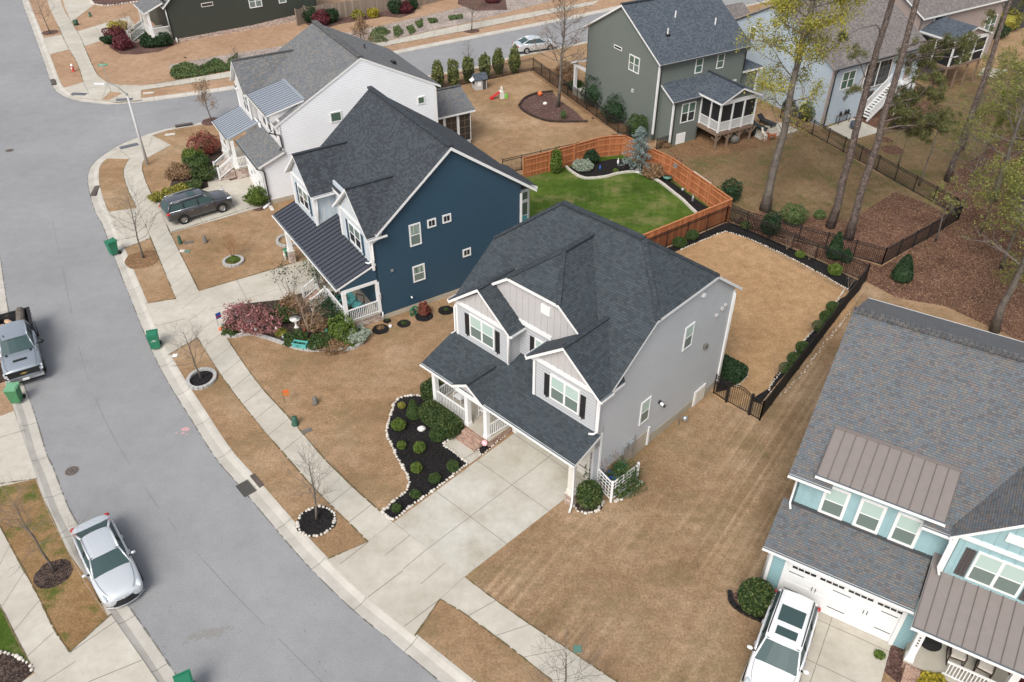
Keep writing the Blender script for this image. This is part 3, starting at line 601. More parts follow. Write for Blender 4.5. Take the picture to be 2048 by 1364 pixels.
# ---------------------------------------------------------------- house kit (all in the house's own frame: u along the street side, v into the lot)
Z = V3((0,0,1))
class House:
    def __init__(s, name, label, o, ang, cat='house'):
        s.r = thing(name, label, cat, (o[0], o[1], 0), math.radians(ang)); s.acc = {}
        s.o = V3((o[0],o[1],0)); a = math.radians(ang); s.U = V3((math.cos(a),math.sin(a),0)); s.V = V3((-math.sin(a),math.cos(a),0))
    def w(s, u, v, z=0): return s.o + s.U*u + s.V*v + Z*z
    def mb(s, part):
        if part not in s.acc: s.acc[part] = MB()
        return s.acc[part]
    def part(s, name, mb, parent=None, smooth=False): return mb.build(name, parent or s.r, local=True, smooth=smooth)
    def finish(s):
        for k, mb in s.acc.items():
            if not mb.f: continue
            if k in ('trim','porch_frame','screen'):
                for i in range(len(mb.v)//8):
                    q = MB(); q.v = mb.v[i*8:i*8+8]; q.f = [tuple(a-i*8 for a in f) for f in mb.f[i*6:i*6+6]]; q.mats = [mb.mats[mb.m[i*6]]]; q.m = [0]*6; s.part(k, q)
            else: s.part(k, mb)
    # walls: poly in (s,t) on plane O,d,n
    def wall(s, O, d, n, poly, m, t=.12, part='wall'):
        O, d, n = V3(O), V3(d), V3(n); pts = [O+d*a+Z*b for a, b in poly]; mb = s.mb(part)
        nn = (pts[1]-pts[0]).cross(pts[2]-pts[1])
        if nn.dot(n) < 0: pts = pts[::-1]
        mb.face(pts, m); bk = [p-n*t for p in pts]; mb.face(bk[::-1], m)
        for i in range(len(pts)):
            j = (i+1) % len(pts); mb.face([pts[j], pts[i], bk[i], bk[j]], m)
    def battens(s, O, d, n, poly, m, pitch=.41, part='wall', off=.2):
        O, d, n = V3(O), V3(d), V3(n); xs = [p[0] for p in poly]; x = min(xs)+off; mb = s.mb(part)
        while x < max(xs)-.03:
            ts = []
            for (a,b),(c,e) in zip(poly, poly[1:]+poly[:1]):
                if (a-x)*(c-x) < 0: ts.append(b+(e-b)*(x-a)/(c-a))
            if len(ts) >= 2: mb.obox(O, d, n, Z, (x-.022,0,min(ts)), (x+.022,.022,max(ts)), m)
            x += pitch
    def win(s, O, d, n, a, t, wd, h, panes=1, gl=('gl_up','gl_lo'), tr='white', b=.085, mull=.11, name='window', grid=None, split=True):
        O, d, n = V3(O), V3(d), V3(n); f = MB(); g = MB()
        if b > 0:
            f.obox(O,d,n,Z,(a,0,t),(a+wd,.05,t+b),M[tr]); f.obox(O,d,n,Z,(a,0,t+h-b),(a+wd,.05,t+h),M[tr])
            f.obox(O,d,n,Z,(a,0,t+b),(a+b,.048,t+h-b),M[tr]); f.obox(O,d,n,Z,(a+wd-b,0,t+b),(a+wd,.048,t+h-b),M[tr])
        iw = (wd-2*b-mull*(panes-1))/panes
        for i in range(panes):
            x = a+b+i*(iw+mull)
            if i: f.obox(O,d,n,Z,(x-mull,0,t+b),(x,.046,t+h-b),M[tr])
            mid = t+h*.5
            if split:
                f.obox(O,d,n,Z,(x,0,mid-.025),(x+iw,.04,mid+.025),M[tr])
                g.obox(O,d,n,Z,(x,0,t+b),(x+iw,.026,mid-.025),M[gl[1]]); g.obox(O,d,n,Z,(x,0,mid+.025),(x+iw,.031,t+h-b),M[gl[0]])
            else: g.obox(O,d,n,Z,(x,0,t+b),(x+iw,.026,t+h-b),M[gl[0]])
            if grid:
                for k in range(1, grid[0]): f.obox(O,d,n,Z,(x+iw*k/grid[0]-.012,0,t+b),(x+iw*k/grid[0]+.012,.036,t+h-b),M[grid[2]])
                for k in range(1, grid[1]): f.obox(O,d,n,Z,(x,0,t+b+(h-2*b)*k/grid[1]-.012),(x+iw,.034,t+b+(h-2*b)*k/grid[1]+.012),M[grid[2]])
        w_ = s.part(name, f); s.part('pane', g, w_); return w_
    def shut(s, O, d, n, a, t, wd, h, m='shutter', hard=True):
        O, d, n = V3(O), V3(d), V3(n); f = MB()
        f.obox(O,d,n,Z,(a,.0,t),(a+wd,.03,t+h),M[m])
        for q in (t+.06, t+h*.5-.03, t+h-.14): f.obox(O,d,n,Z,(a+.01,.03,q),(a+wd-.01,.045,q+.08),M[m])
        for k in (1,2): f.obox(O,d,n,Z,(a+wd*k/3-.006,.03,t),(a+wd*k/3+.006,.038,t+h),M['black'])
        if hard: f.obox(O,d,n,Z,(a+wd*.5-.02,.0,t-.1),(a+wd*.5+.02,.05,t-.0),M['black'])
        s.part('shutter', f)
    def roof(s, pts, m, ms='white', t=.17, part='roof'): s.mb(part).slab(pts, t, M[m], M[ms])
    def cap(s, p, q, m='cap', wd=.30, h=.05, part='roof'):
        p, q = V3(p)+Z*(.01+h*.3), V3(q)+Z*(.01+h*.3); wd *= .85; s.mb(part).beam(p, q, wd, h, M[m])
    def gutter(s, p, q, m='white', out=(0,-1,0), part='gutter'):
        p, q, n = V3(p), V3(q), V3(out); mb = MB(); d = (q-p); L = d.length; d.normalize()
        mb.obox(p, d, n, Z, (0,.002,-.10), (L,.085,.012), M['gut_in'])
        mb.obox(p, d, n, Z, (0,.085,-.10), (L,.112,.018), M[m])
        for e in (-.012, L): mb.obox(p, d, n, Z, (e,.002,-.13), (e+.012,.115,-.01), M[m])
        for k in range(1, int(L/1.3)+1): mb.obox(p, d, n, Z, (k*1.3-.012,.0,-.01), (k*1.3+.012,.12,.012), M[m])
        s.part(part, mb)
    def down(s, pts, m='white', r=.045):
        f = MB(); f.tube(pts, r, M[m], 6); s.part('downspout', f, smooth=True)
    def seams(s, a, b, c, d, pitch, m, h=.045, wd=.035, part='roof'):
        """seams from edge ab (low) to edge dc (high)"""
        a, b, c, d = V3(a), V3(b), V3(c), V3(d); L = (b-a).length; n = max(1, round(L/pitch)); mb = s.mb(part)
        for i in range(n+1):
            t = (i+.0)/n; t = min(max(t,.004),.996); mb.beam(a.lerp(b,t)+Z*.02, d.lerp(c,t)+Z*.02, wd, h, M[m])
    def column(s, u, v, z0, z1, w=.26, m='white', base=None, bm='brick2'):
        f = MB()
        if base: f.box((u-w*.75,v-w*.75,0),(u+w*.75,v+w*.75,base),M[bm]); f.box((u-w*.85,v-w*.85,base),(u+w*.85,v+w*.85,base+.06),M['stone']); z0 = base+.06
        f.box((u-w/2,v-w/2,z0),(u+w/2,v+w/2,z1),M[m]); f.box((u-w*.62,v-w*.62,z0),(u+w*.62,v+w*.62,z0+.22),M[m]); f.box((u-w*.6,v-w*.6,z1-.14),(u+w*.6,v+w*.6,z1-.001),M[m])
        s.part('column', f)
    def rail(s, p, q, h=.85, m='white', gap=.115, name='railing', posts=False, zlow=.1):
        f = MB(); p, q = V3(p), V3(q); L = (q-p).length
        f.beam(p+Z*h, q+Z*h, .075, .06, M[m]); f.beam(p+Z*zlow, q+Z*zlow, .05, .06, M[m]); n = max(2, int(L/gap))
        for i in range(1, n):
            c = p.lerp(q, i/n); f.box((c.x-.017,c.y-.017,c.z+zlow),(c.x+.017,c.y+.017,c.z+h),M[m])
        if posts:
            for c in (p, q): f.box((c.x-.055,c.y-.055,c.z-.02),(c.x+.055,c.y+.055,c.z+h+.12),M[m])
        s.part(name, f)
    def steps(s, u0, u1, vtop, z, n, m='brick', run=.32, dirv=-1, name='steps'):
        f = MB()
        for i in range(n):
            zz = z*(n-i)/(n+1); a = vtop+dirv*run*i; b = vtop+dirv*run*(i+1)
            f.box((u0,min(a,b),0),(u1,max(a,b),zz),M[m])
        s.part(name, f)
    def garage(s, u0, u1, v, h, cols=8, m='white', wins=True, handles=(.27,.73)):
        f = MB(); g = MB(); O = V3((0,v,0)); d = V3((1,0,0)); n = V3((0,-1,0)); rows = 4; ph = h/rows
        for r in range(rows):
            f.obox(O,d,n,Z,(u0,0,r*ph+.008),(u1,.03,(r+1)*ph-.008),M[m])
            for c in range(cols):
                x0 = u0+(u1-u0)*c/cols+.06; x1 = u0+(u1-u0)*(c+1)/cols-.06
                if wins and r == rows-1:
                    for k in range(2):
                        xa = x0+(x1-x0)*k/2+.01; xb = x0+(x1-x0)*(k+1)/2-.03; g.obox(O,d,n,Z,(xa,.03,r*ph+.16),(xb,.045,r*ph+.33),M['gl_dark'])
                else:
                    f.obox(O,d,n,Z,(x0,.03,r*ph+.07),(x1,.042,(r+1)*ph-.07),M[m])
        for q in handles:
            for e in (-.07,.07): g.obox(O,d,n,Z,(u0+(u1-u0)*q+e-.015,.03,ph*1.9),(u0+(u1-u0)*q+e+.015,.06,ph*1.9+.24),M['black'])
        for e, L in ((.02,.14),(.5-.08,.16),(.84,.14)):
            for r in (.95, 2.95): g.obox(O,d,n,Z,(u0+(u1-u0)*e,.03,ph*r),(u0+(u1-u0)*(e+L),.045,ph*r+.03),M['black'])
        w_ = s.part('garage_door', f); s.part('door_hardware', g, w_)
    def trimv(s, p, z0, z1, w=.14, m='white', part='trim'):
        s.mb(part).box((p[0]-w/2,p[1]-w/2,z0),(p[0]+w/2,p[1]+w/2,z1),M[m])
    def gable_roof_front(s, uc, vf, half, zp, slope, vb_of, m, part='roof', low=None, cap='cap'):
        """front-facing gable; vb_of(z): v where the roof meets the plane behind at height z"""
        ze = zp-slope*half; vb = vb_of(zp); ve = vb_of(ze)
        for sg in (-1, 1):
            s.roof([(uc,vf,zp),(uc+sg*half,vf,ze),(uc+sg*half,ve,ze),(uc,vb,zp)], m, part=part)
        s.cap((uc,vf,zp),(uc,vb,zp), cap, .28)
M['gut_in'] = flat('gutter_trough', (.10,.12,.13), .6)
FX, FN = (1,0,0), (0,-1,0)     # along the front, facing the street
SX, SN = (0,1,0), (1,0,0)      # along the right side, facing right

# ================================================================ the grey house in the middle
h = House('grey_house', 'light grey two storey house with charcoal shingles and small front porch, centre', (-4.184,33.442), -43.89)
WR, VB = 10.3, 11.6
h.wall((WR,0,0), SX, SN, [(.8,.0),(1.3,0),(VB,0),(VB,6.57),(9.25,8.32),(4.35,8.28),(2.0,6.5),(.8,6.15)], M['grey'])
h.wall((WR+.02,0,0), SX, SN, [(1.9,-.05),(VB,-.05),(VB,.5),(7.6,.5),(5.35,.62),(5.35,1.1),(3.4,1.1),(3.4,.9),(1.9,.9)], M['found'], .05, 'foundation')
h.wall((.6,0,0), SX, (-1,0,0), [(1.4,0),(VB,0),(VB,6.45),(9.25,8.3),(4.35,8.26),(2.0,6.5),(1.4,6.1)], M['grey'])
h.wall((0,VB,0), FX, (0,1,0), [(.6,0),(WR,0),(WR,6.4),(.6,6.4)], M['grey'])
h.wall((0,1.4,0), FX, FN, [(.6,0),(4.75,0),(4.75,3.9),(.6,3.9)], M['grey'])               # porch back wall
h.wall((4.75,0,0), SX, (-1,0,0), [(1.25,0),(1.5,0),(1.5,3.8),(1.25,3.8)], M['grey'])
h.wall((0,1.3,0), FX, FN, [(4.75,0),(5.15,0),(5.15,2.3),(9.75,2.3),(9.75,0),(WR,0),(WR,4.0),(4.75,4.0)], M['grey'])
h.wall((0,1.5,0), FX, FN, [(5.1,0),(9.8,0),(9.8,2.4),(5.1,2.4)], M['gl_dark'], .05)
# upper storey
h.wall((0,2.2,0), FX, FN, [(1.0,4.0),(9.4,4.0),(9.4,6.5),(1.0,6.5)], M['grey'])
bigp = [(1.0,6.42),(9.4,6.42),(9.1,6.75),(6.75,8.5),(3.6,8.5),(1.25,6.75)]
h.wall((0,2.17,0), FX, FN, bigp, M['bb_grey'], .1); h.battens((0,2.17,0), FX, FN, bigp, M['bb_grey'], .40)
h.mb('trim').obox((0,2.17,0), V3(FX), V3(FN), Z, (4.2,0,6.30), (6.3,.05,6.52), M['white'])
h.mb('trim').obox((0,2.17,0), V3(FX), V3(FN), Z, (5.62,0,7.62), (6.18,.07,8.10), M['white'])
for (a, b, vf, zb, side) in ((.6, 4.22, 1.38, 3.95, 'L'), (6.48, WR, .8, 3.7, 'R')):
    c = 2.44 if side == 'L' else 8.36; zp = 7.72 if side == 'L' else 7.75; sl = .79
    gp = [(a,6.2),(b,6.2),(b,zp-sl*(b-c)-.12),(c,zp-.12),(a,zp-sl*(c-a)-.12)]
    h.wall((0,vf,0), FX, FN, [(a,zb),(b,zb),(b,6.25),(a,6.25)], M['grey'])
    h.wall((0,vf,0), FX, FN, [(a,6.2),(b,6.2),(c,zp-.15)], M['bb_grey'], .08)
    h.battens((0,vf,0), FX, FN, [(a,6.2),(b,6.2),(c,zp-.15)], M['bb_grey'], .40)
    h.mb('trim').obox((0,vf,0), V3(FX), V3(FN), Z, (a,0,6.10), (b,.05,6.30), M['white'])
    for x in (a, b): h.mb('trim').obox((0,vf,0), V3(FX), V3(FN), Z, (x-.07,-.07,zb), (x+.07,.03,6.12), M['white'])
    h.wall((b if side == 'L' else a,0,0), SX, (1 if side == 'L' else -1,0,0), [(vf,3.9),(2.3,3.9),(2.3,6.3),(vf,6.3)], M['grey'])
slp = .753; ze = 8.46-slp*(4.35-1.93)
zf = lambda v: 8.46+slp*(v-4.35)
vz = lambda z: 4.35+(z-8.46)/slp
ZR_, VR_ = zf(6.86), 6.86
h.roof([(.35,1.42,zf(1.42)),(.9,1.42,zf(1.42)),(1.3,2.42,zf(2.42)),(5.18,6.1,zf(6.1)),(9.06,2.42,zf(2.42)),(9.5,1.36,zf(1.36)),(10.55,1.36,zf(1.36)),(10.55,4.35,8.46),(7.68,VR_,ZR_),(2.68,VR_,ZR_),(.35,4.35,8.46)], 'sh_dark')
h.roof([(2.68,VR_,ZR_),(7.68,VR_,ZR_),(10.55,9.25,8.5),(10.55,11.95,6.5),(.35,11.95,6.5),(.35,9.25,8.5)], 'sh_dark')
h.roof([(7.68,VR_,ZR_),(10.55,4.35,8.46),(10.55,9.25,8.5)], 'sh_dark'); h.roof([(2.68,VR_,ZR_),(.35,4.35,8.46),(.35,9.25,8.5)], 'sh_dark')
A_ = (5.18,4.1,9.86)
for sg in (-1, 1):
    h.roof([A_,(5.18+sg*1.6,1.97,8.66),(5.18+sg*3.95,1.97,6.9),(5.18+sg*3.95,2.45,6.9),(5.18,vz(9.86)+.1,9.86)], 'sh_dark')
h.roof([A_,(3.58,1.97,8.66),(6.78,1.97,8.66)], 'sh_dark')
for sg in (-1,1): h.cap(A_, (5.18+sg*1.6,1.97,8.66), 'cap', .26)
h.cap(A_, (5.18,vz(9.86),9.86), 'cap', .34, .09)
h.cap((2.68,VR_,ZR_),(7.68,VR_,ZR_),'cap',.36,.11)
for p, q in (((7.68,VR_,ZR_),(10.55,4.35,8.46)),((7.68,VR_,ZR_),(10.55,9.25,8.5)),((2.68,VR_,ZR_),(.35,4.35,8.46)),((2.68,VR_,ZR_),(.35,9.25,8.5))): h.cap(p, q, 'cap', .28)
for c, vf, zp, hf in ((2.44,1.1,7.9,2.15),(8.36,.52,7.92,2.2)):
    h.gable_roof_front(c, vf, hf, zp, .79, lambda z: max(vz(z), 2.3), 'sh_dark')
h.mb('trim').obox((0,.52,0), V3(FX), V3(FN), Z, (0,0,0), (.001,.001,.001), M['white'])
h.gutter((4.59,1.15,6.22),(4.59,2.15,6.22),'white',(1,0,0)); h.gutter((10.56,.55,6.16),(10.56,1.38,6.16),'white',(1,0,0)); h.gutter((.29,1.15,6.22),(.29,2.0,6.22),'white',(-1,0,0)); h.gutter((6.16,.6,6.2),(6.16,2.1,6.2),'white',(-1,0,0))
# porch and garage roof
pz = lambda v: 3.32+.36*(v+.9)
h.roof([(.25,-.9,3.32),(10.55,-.9,3.32),(10.55,.82,pz(.82)),(6.4,.82,pz(.82)),(6.4,2.2,pz(2.2)),(4.3,2.2,pz(2.2)),(4.3,1.4,pz(1.4)),(.25,1.4,pz(1.4))], 'sh_dark')
h.gutter((.25,-.9,3.28),(2.75,-.9,3.28)); h.gutter((4.75,-.9,3.28),(10.55,-.9,3.28))
for sg in (-1,1): h.roof([(3.72,-1.02,4.0),(3.72+sg*1.1,-1.02,3.33),(3.72+sg*1.1,-.8,3.33),(3.72,.95,4.0)], 'sh_dark')
h.cap((3.72,-1.02,4.0),(3.72,.9,4.0),'cap',.26,.07)
h.wall((0,-.85,0), FX, FN, [(2.75,3.2),(4.7,3.2),(3.72,3.85)], M['bb_grey'], .08); h.mb('trim').obox((0,-.85,0), V3(FX), V3(FN), Z, (2.7,0,2.98), (4.75,.04,3.2), M['white'])
h.mb('trim').box((.45,-.6,2.85),(10.3,-.28,3.22),M['cream'])
h.mb('trim').box((10.0,-.3,2.85),(10.3,1.3,3.2),M['cream']); h.mb('trim').box((.45,-.3,2.85),(.7,1.4,3.2),M['white'])
for x, zb_ in ((.62,.5),(3.06,.5),(4.42,.5)): h.column(x, -.38, zb_, 2.86, .24)
h.column(10.05, -.42, .5, 2.86, .27, 'cream', .75)
h.mb('trim').box((4.7,1.18,0),(4.95,1.32,2.9),M['white']); h.mb('trim').box((WR-.16,1.18,0),(WR+.03,1.32,3.6),M['white']); h.mb('trim').box((9.62,1.2,0),(9.78,1.3,2.35),M['cream']); h.mb('trim').box((5.1,1.2,2.22),(9.78,1.3,2.38),M['cream'])
h.garage(5.2, 9.62, 1.42, 2.25, 8, 'cream', False)
f = MB(); f.box((.55,-.48,0),(4.65,1.4,.46),M['brick']); f.box((.5,-.52,.46),(4.7,1.4,.52),M['deck']); h.part('porch_floor', f)
h.steps(3.0, 4.35, -.52, .52, 2, 'brick', .36)
h.rail((.72,-.38,.52),(2.94,-.38,.52)); h.rail((4.5,-.38,.52),(4.66,-.38,.52)) if False else h.rail((4.5,-.4,.52),(4.66,1.2,.52)); h.rail((.62,-.26,.52),(.62,1.3,.52))
h.win((0,1.4,0), FX, FN, 1.0, 1.0, 1.4, 1.5, 2); f = MB(); f.obox((0,1.4,0), V3(FX), V3(FN), Z, (3.2,0,.52), (4.15,.04,2.62), M['shutter_b']); h.part('front_door', f)
# windows
h.win((0,1.38,0), FX, FN, 1.55, 4.50, 1.75, 1.42, 2, ('gl_up','gl_lo')); h.shut((0,1.38,0), FX, FN, 1.20, 4.48, .30, 1.3); h.shut((0,1.38,0), FX, FN, 3.35, 4.48, .30, 1.3)
h.win((0,.8,0), FX, FN, 7.50, 4.35, 1.75, 1.45, 2); h.shut((0,.8,0), FX, FN, 7.13, 4.33, .30, 1.32); h.shut((0,.8,0), FX, FN, 9.30, 4.33, .30, 1.32)
h.win((0,2.2,0), FX, FN, 5.25, 4.85, .62, 1.05); h.shut((0,2.2,0), FX, FN, 4.92, 4.85, .26, 1.0); h.shut((0,2.2,0), FX, FN, 5.9, 4.85, .26, 1.0)
h.win((WR,0,0), SX, SN, 4.25, 2.0, .78, 1.48); h.win((WR,0,0), SX, SN, 7.3, 4.9, .78, 1.42)
f = MB(); f.obox((WR,0,0), V3(SX), V3(SN), Z, (9.25,.03,-.02), (10.3,.08,1.05), M['white']); f.obox((WR,0,0), V3(SX), V3(SN), Z, (9.35,.08,.05), (10.2,.10,.96), M['cream']); h.part('crawl_door', f)
for a, t in ((10.0,6.2),(10.5,6.35),(10.75,6.45)): f = MB(); f.obox((WR,0,0), V3(SX), V3(SN), Z, (a,0,t-.6), (a+.14,.14,t-.47), M['bb_grey']); h.part('vent', f)
f = MB(); f.obox((WR,0,0), V3(SX), V3(SN), Z, (9.35,0,3.9), (9.6,.16,4.15), M['utilgrey']); h.part('vent', f)
f = MB(); f.obox((WR,0,0), V3(SX), V3(SN), Z, (8.3,0,7.65), (8.5,.14,7.8), M['white']); h.part('vent', f)
f = MB(); f.tube([(WR,5.85,2.55),(WR+.12,5.85,2.55)], .10, M['black'], 10); f.tube([(WR+.1,5.85,2.53),(WR+.28,5.85,2.47)], .075, M['white'], 10); f.tube([(WR+.28,5.85,2.47),(WR+.38,5.85,2.45)], .08, M['black'], 10); h.part('wall_light', f)
f = MB(); f.box((WR,3.0,.9),(WR+.16,3.3,1.5),M['galv']); f.box((WR,3.45,1.0),(WR+.2,3.8,1.45),M['galv']); f.tube([(WR+.08,3.1,0),(WR+.08,3.1,.9)],.03,M['utilgrey']); f.tube([(WR+.06,4.0,0),(WR+.06,4.0,1.6)],.03,M['galv']); h.part('meter_box', f)
f = MB(); f.box((WR+.03,5.1,.1),(WR+.1,5.22,1.35),M['white']); h.part('flue', f)
h.down([(10.42,.66,6.05),(10.42,.72,5.8),(10.42,.72,4.15),(10.3,.62,3.98),(10.1,.5,3.95)], 'white', .055); h.down([(10.4,VB-.05,6.3),(10.4,VB+.02,6.0),(10.4,VB+.02,.3)], 'white'); h.down([(.50,1.45,6.0),(.50,1.3,5.8),(.50,1.3,4.3),(.35,1.15,4.15)])
h.down([(10.32,-.72,3.2),(10.28,-.62,2.9),(10.28,-.6,.55),(10.36,-.75,.3),(10.42,-.95,.08)], 'white', .05); h.down([(4.42,1.3,6.1),(4.36,1.28,5.9),(4.36,1.28,4.3)])
h.trimv((WR+.01,VB), .4, 6.4); h.finish()
GREY = h

# ================================================================ the navy house
h = House('navy_house', 'navy blue two storey house with a dark standing seam metal porch roof', (-8.014,40.815), -57.1)
h.wall((0,0,0), SX, SN, [(0,.3),(10.2,.3),(10.2,6.38),(5.25,9.95),(.15,5.9),(0,5.9)], M['navy'])
h.wall((0,0,0), SX, SN, [(-2.3,2.95),(0,2.95),(0,3.95),(-2.3,3.1)], M['navy'])
h.wall((.02,0,0), SX, SN, [(0,0),(10.2,0),(10.2,.32),(0,.32)], M['found'], .1, 'foundation')
h.wall((-10.1,0,0), SX, (-1,0,0), [(-.9,0),(10.2,0),(10.2,5.75),(5.25,9.7),(.3,5.9),(-.9,5.8)], M['navy']); h.wall((0,10.2,0), FX, (0,1,0), [(-10.1,0),(0,0),(0,5.8),(-10.1,5.8)], M['navy'])
h.wall((0,0,0), FX, FN, [(-10.1,0),(0,0),(0,3.9),(-10.1,3.9)], M['navy'])
h.wall((0,.45,0), FX, FN, [(-6.4,3.7),(-4.0,3.7),(-4.0,6.6),(-6.4,6.6)], M['bb_navy'])
zf2 = lambda v: 6.1+.8*(v-.15)
h.roof([(-10.4,.15,6.1),(-9.9,.15,6.1),(-8.3,2.3,7.82),(-6.7,.3,6.22),(-4.2,.3,6.22),(-2.15,2.4,7.9),(-.3,.15,6.1),(.32,.15,6.1),(.32,5.25,10.18),(-10.4,5.25,10.18)], 'sh_navy', t=.2)
h.roof([(-10.4,5.25,10.18),(.32,5.25,10.18),(.32,11.2,5.9),(-10.4,11.2,5.9)], 'sh_navy', t=.2); h.cap((-10.4,5.25,10.2),(.32,5.25,10.2),'cap',.38,.12)
for c, vf, zp, hf, a, b in ((-8.3,-1.2,7.95,2.2,-10.1,-6.5),(-2.15,-.42,8.1,2.42,-4.2,0)):
    h.gable_roof_front(c, vf, hf, zp, .88, lambda z: max(.15+(z-6.1)/.8, .45), 'sh_navy'); vw = vf+.28
    h.wall((0,vw,0), FX, FN, [(a,3.6),(b,3.6),(b,5.95),(c,zp-.2),(a,5.95)], M['bb_navy']); h.battens((0,vw,0), FX, FN, [(a,3.6),(b,3.6),(b,5.95),(c,zp-.2),(a,5.95)], M['white_bb'], .38)
    h.mb('trim').obox((0,vw,0), V3(FX), V3(FN), Z, (a,0,5.95), (b,.05,6.12), M['white'])
    for x in (a, b): h.mb('trim').obox((0,vw,0), V3(FX), V3(FN), Z, (x-.1,-.1,3.7), (x+.1,.04,6), M['white'])
    h.wall(((b if c < -5 else a),0,0), SX, ((1 if c < -5 else -1),0,0), [(vw,3.6),(.6,3.6),(.6,6.2),(vw,6.0)], M['bb_navy'])
    h.win((0,vw,0), FX, FN, c-.85, 4.25, 1.7, 1.35, 2, ('gl_lo','gl_dark')); h.shut((0,vw,0), FX, FN, c-1.22, 4.2, .3, 1.35, 'shutter_n'); h.shut((0,vw,0), FX, FN, c+.92, 4.2, .3, 1.35, 'shutter_n')
h.battens((-6.5,0,0), SX, (1,0,0), [(-.9,3.6),(.45,3.6),(.45,6.0),(-.9,6.0)], M['white_bb'], .38)
h.gutter((-6.06,-1.1,5.98),(-6.06,.4,5.98),'white',(1,0,0)); h.gutter((.3,-.4,5.93),(.3,.8,5.95),'white',(1,0,0)); h.gutter((-4.6,-.4,5.9),(-4.6,.3,5.9),'white',(-1,0,0))
zs = lambda v: 3.22+.35*(v+2.5)
q4 = ((-10.4,-2.5,3.22),(.05,-2.5,3.22),(.05,0,zs(0)),(-10.4,0,zs(0)))
h.roof([(-10.4,-2.5,3.22),(.05,-2.5,3.22),(.05,0.05,zs(0.05)),(-4.2,.05,zs(.05)),(-4.2,.5,zs(.5)),(-6.4,.5,zs(.5)),(-6.4,-.9,zs(-.9)),(-10.4,-.9,zs(-.9))], 'seam_dark', t=.14)
n = 26
for i in range(n+1):
    u = -10.36+10.37*i/n; v1 = -.9 if u < -6.4 else (.48 if u < -4.2 else -.12)
    h.mb('roof').beam((u,-2.48,zs(-2.48)+.02),(u,v1,zs(v1)+.02),.035,.05,M['seam_dark2'])
h.gutter((-10.4,-2.5,3.2),(.05,-2.5,3.2)); h.mb('trim').box((-10.1,-2.25,2.75),(-.05,-2.0,3.1),M['white']); h.mb('trim').box((-.2,-2.25,2.75),(.03,0,2.96),M['white'])
h.column(-.08,-2.12,.62,2.8,.22); h.column(-4.7,-2.12,.62,2.8,.22); h.column(-9.35,-2.12,.9,2.8,.26,'white',.85); h.mb('trim').box((-.16,-.1,.62),(.04,.1,2.8),M['white'])
f = MB(); f.box((-4.9,-2.25,0),(.02,-.02,.56),M['brick2']); f.box((-4.95,-2.3,.56),(.06,-.02,.62),M['deck']); h.part('porch_floor', f)
h.rail((0,-2.02,.62),(0,-.1,.62)); h.rail((-.2,-2.15,.62),(-2.9,-2.15,.62)); h.steps(-4.5,-3.1,-2.3,.62,3,'brick',.3); h.rail((-3.05,-2.2,.62),(-3.05,-3.2,.1),.85,posts=True); h.rail((-4.5,-2.2,.62),(-4.5,-3.2,.1),.85,posts=True)
h.garage(-9.6,-5.2,-.04,2.2,8,'cream',False)
for a, t, wd, hh in ((2.36,4.44,.76,1.46),(2.37,1.9,.82,1.14)): h.win((0,0,0), SX, SN, a, t, wd, hh, 1, ('gl_curt','gl_lo'))
for a, t in ((3.58,5.32),(4.6,5.32),(5.88,2.52)): h.win((0,0,0), SX, SN, a, t, .58, .55, 1, ('gl_dark','gl_dark'), grid=(2,1,'white'), split=False)
f = MB(); f.obox((0,0,0), V3(SX), V3(SN), Z, (.95,0,3.2), (1.1,.1,3.35), M['galv']); f.obox((0,0,0), V3(SX), V3(SN), Z, (.02,0,1.6), (.12,.12,2.0), M['bb_grey']); h.part('meter_box', f)
f = MB(); f.tube([(0,2.15,.95),(.12,2.15,.9)], .05, M['white']); h.part('vent', f)
h.down([(.25,.55,5.85),(.1,.1,5.6),(.09,-.05,5.5),(.09,-.05,4.4),(-.1,-.3,4.15),(-.35,-.4,4.1)], 'white', .055); h.down([(0.05,.12,.6),(.05,.12,.05)]); h.down([(-6.35,-.75,5.85),(-6.38,-.8,4.3)]); h.down([(-9.9,-2.5,3.0),(-9.5,-2.3,2.8)])
h.trimv((0,10.2), .3, 5.75)
# rear sunroom
h.wall((-1.0,0,0), SX, SN, [(10.2,0),(11.55,0),(11.55,5.3),(10.2,5.3)], M['white']); h.wall((0,11.55,0), FX, (0,1,0), [(-5,0),(-1,0),(-1,5.3),(-5,5.3)], M['white'])
h.win((-1.0,0,0), SX, SN, 10.32, 4.55, 1.1, .65, 1, ('gl_green','gl_lo'), b=.06, split=False); h.win((-1.0,0,0), SX, SN, 10.32, 2.5, 1.1, 1.95, 1, ('gl_green','aqua'), b=.06, split=True)
h.roof([(-4.3,10.25,6.3),(-.75,10.25,6.3),(-.75,12.0,5.4),(-4.3,12.0,5.4)], 'sh_navy'); h.finish()
NAVY = h

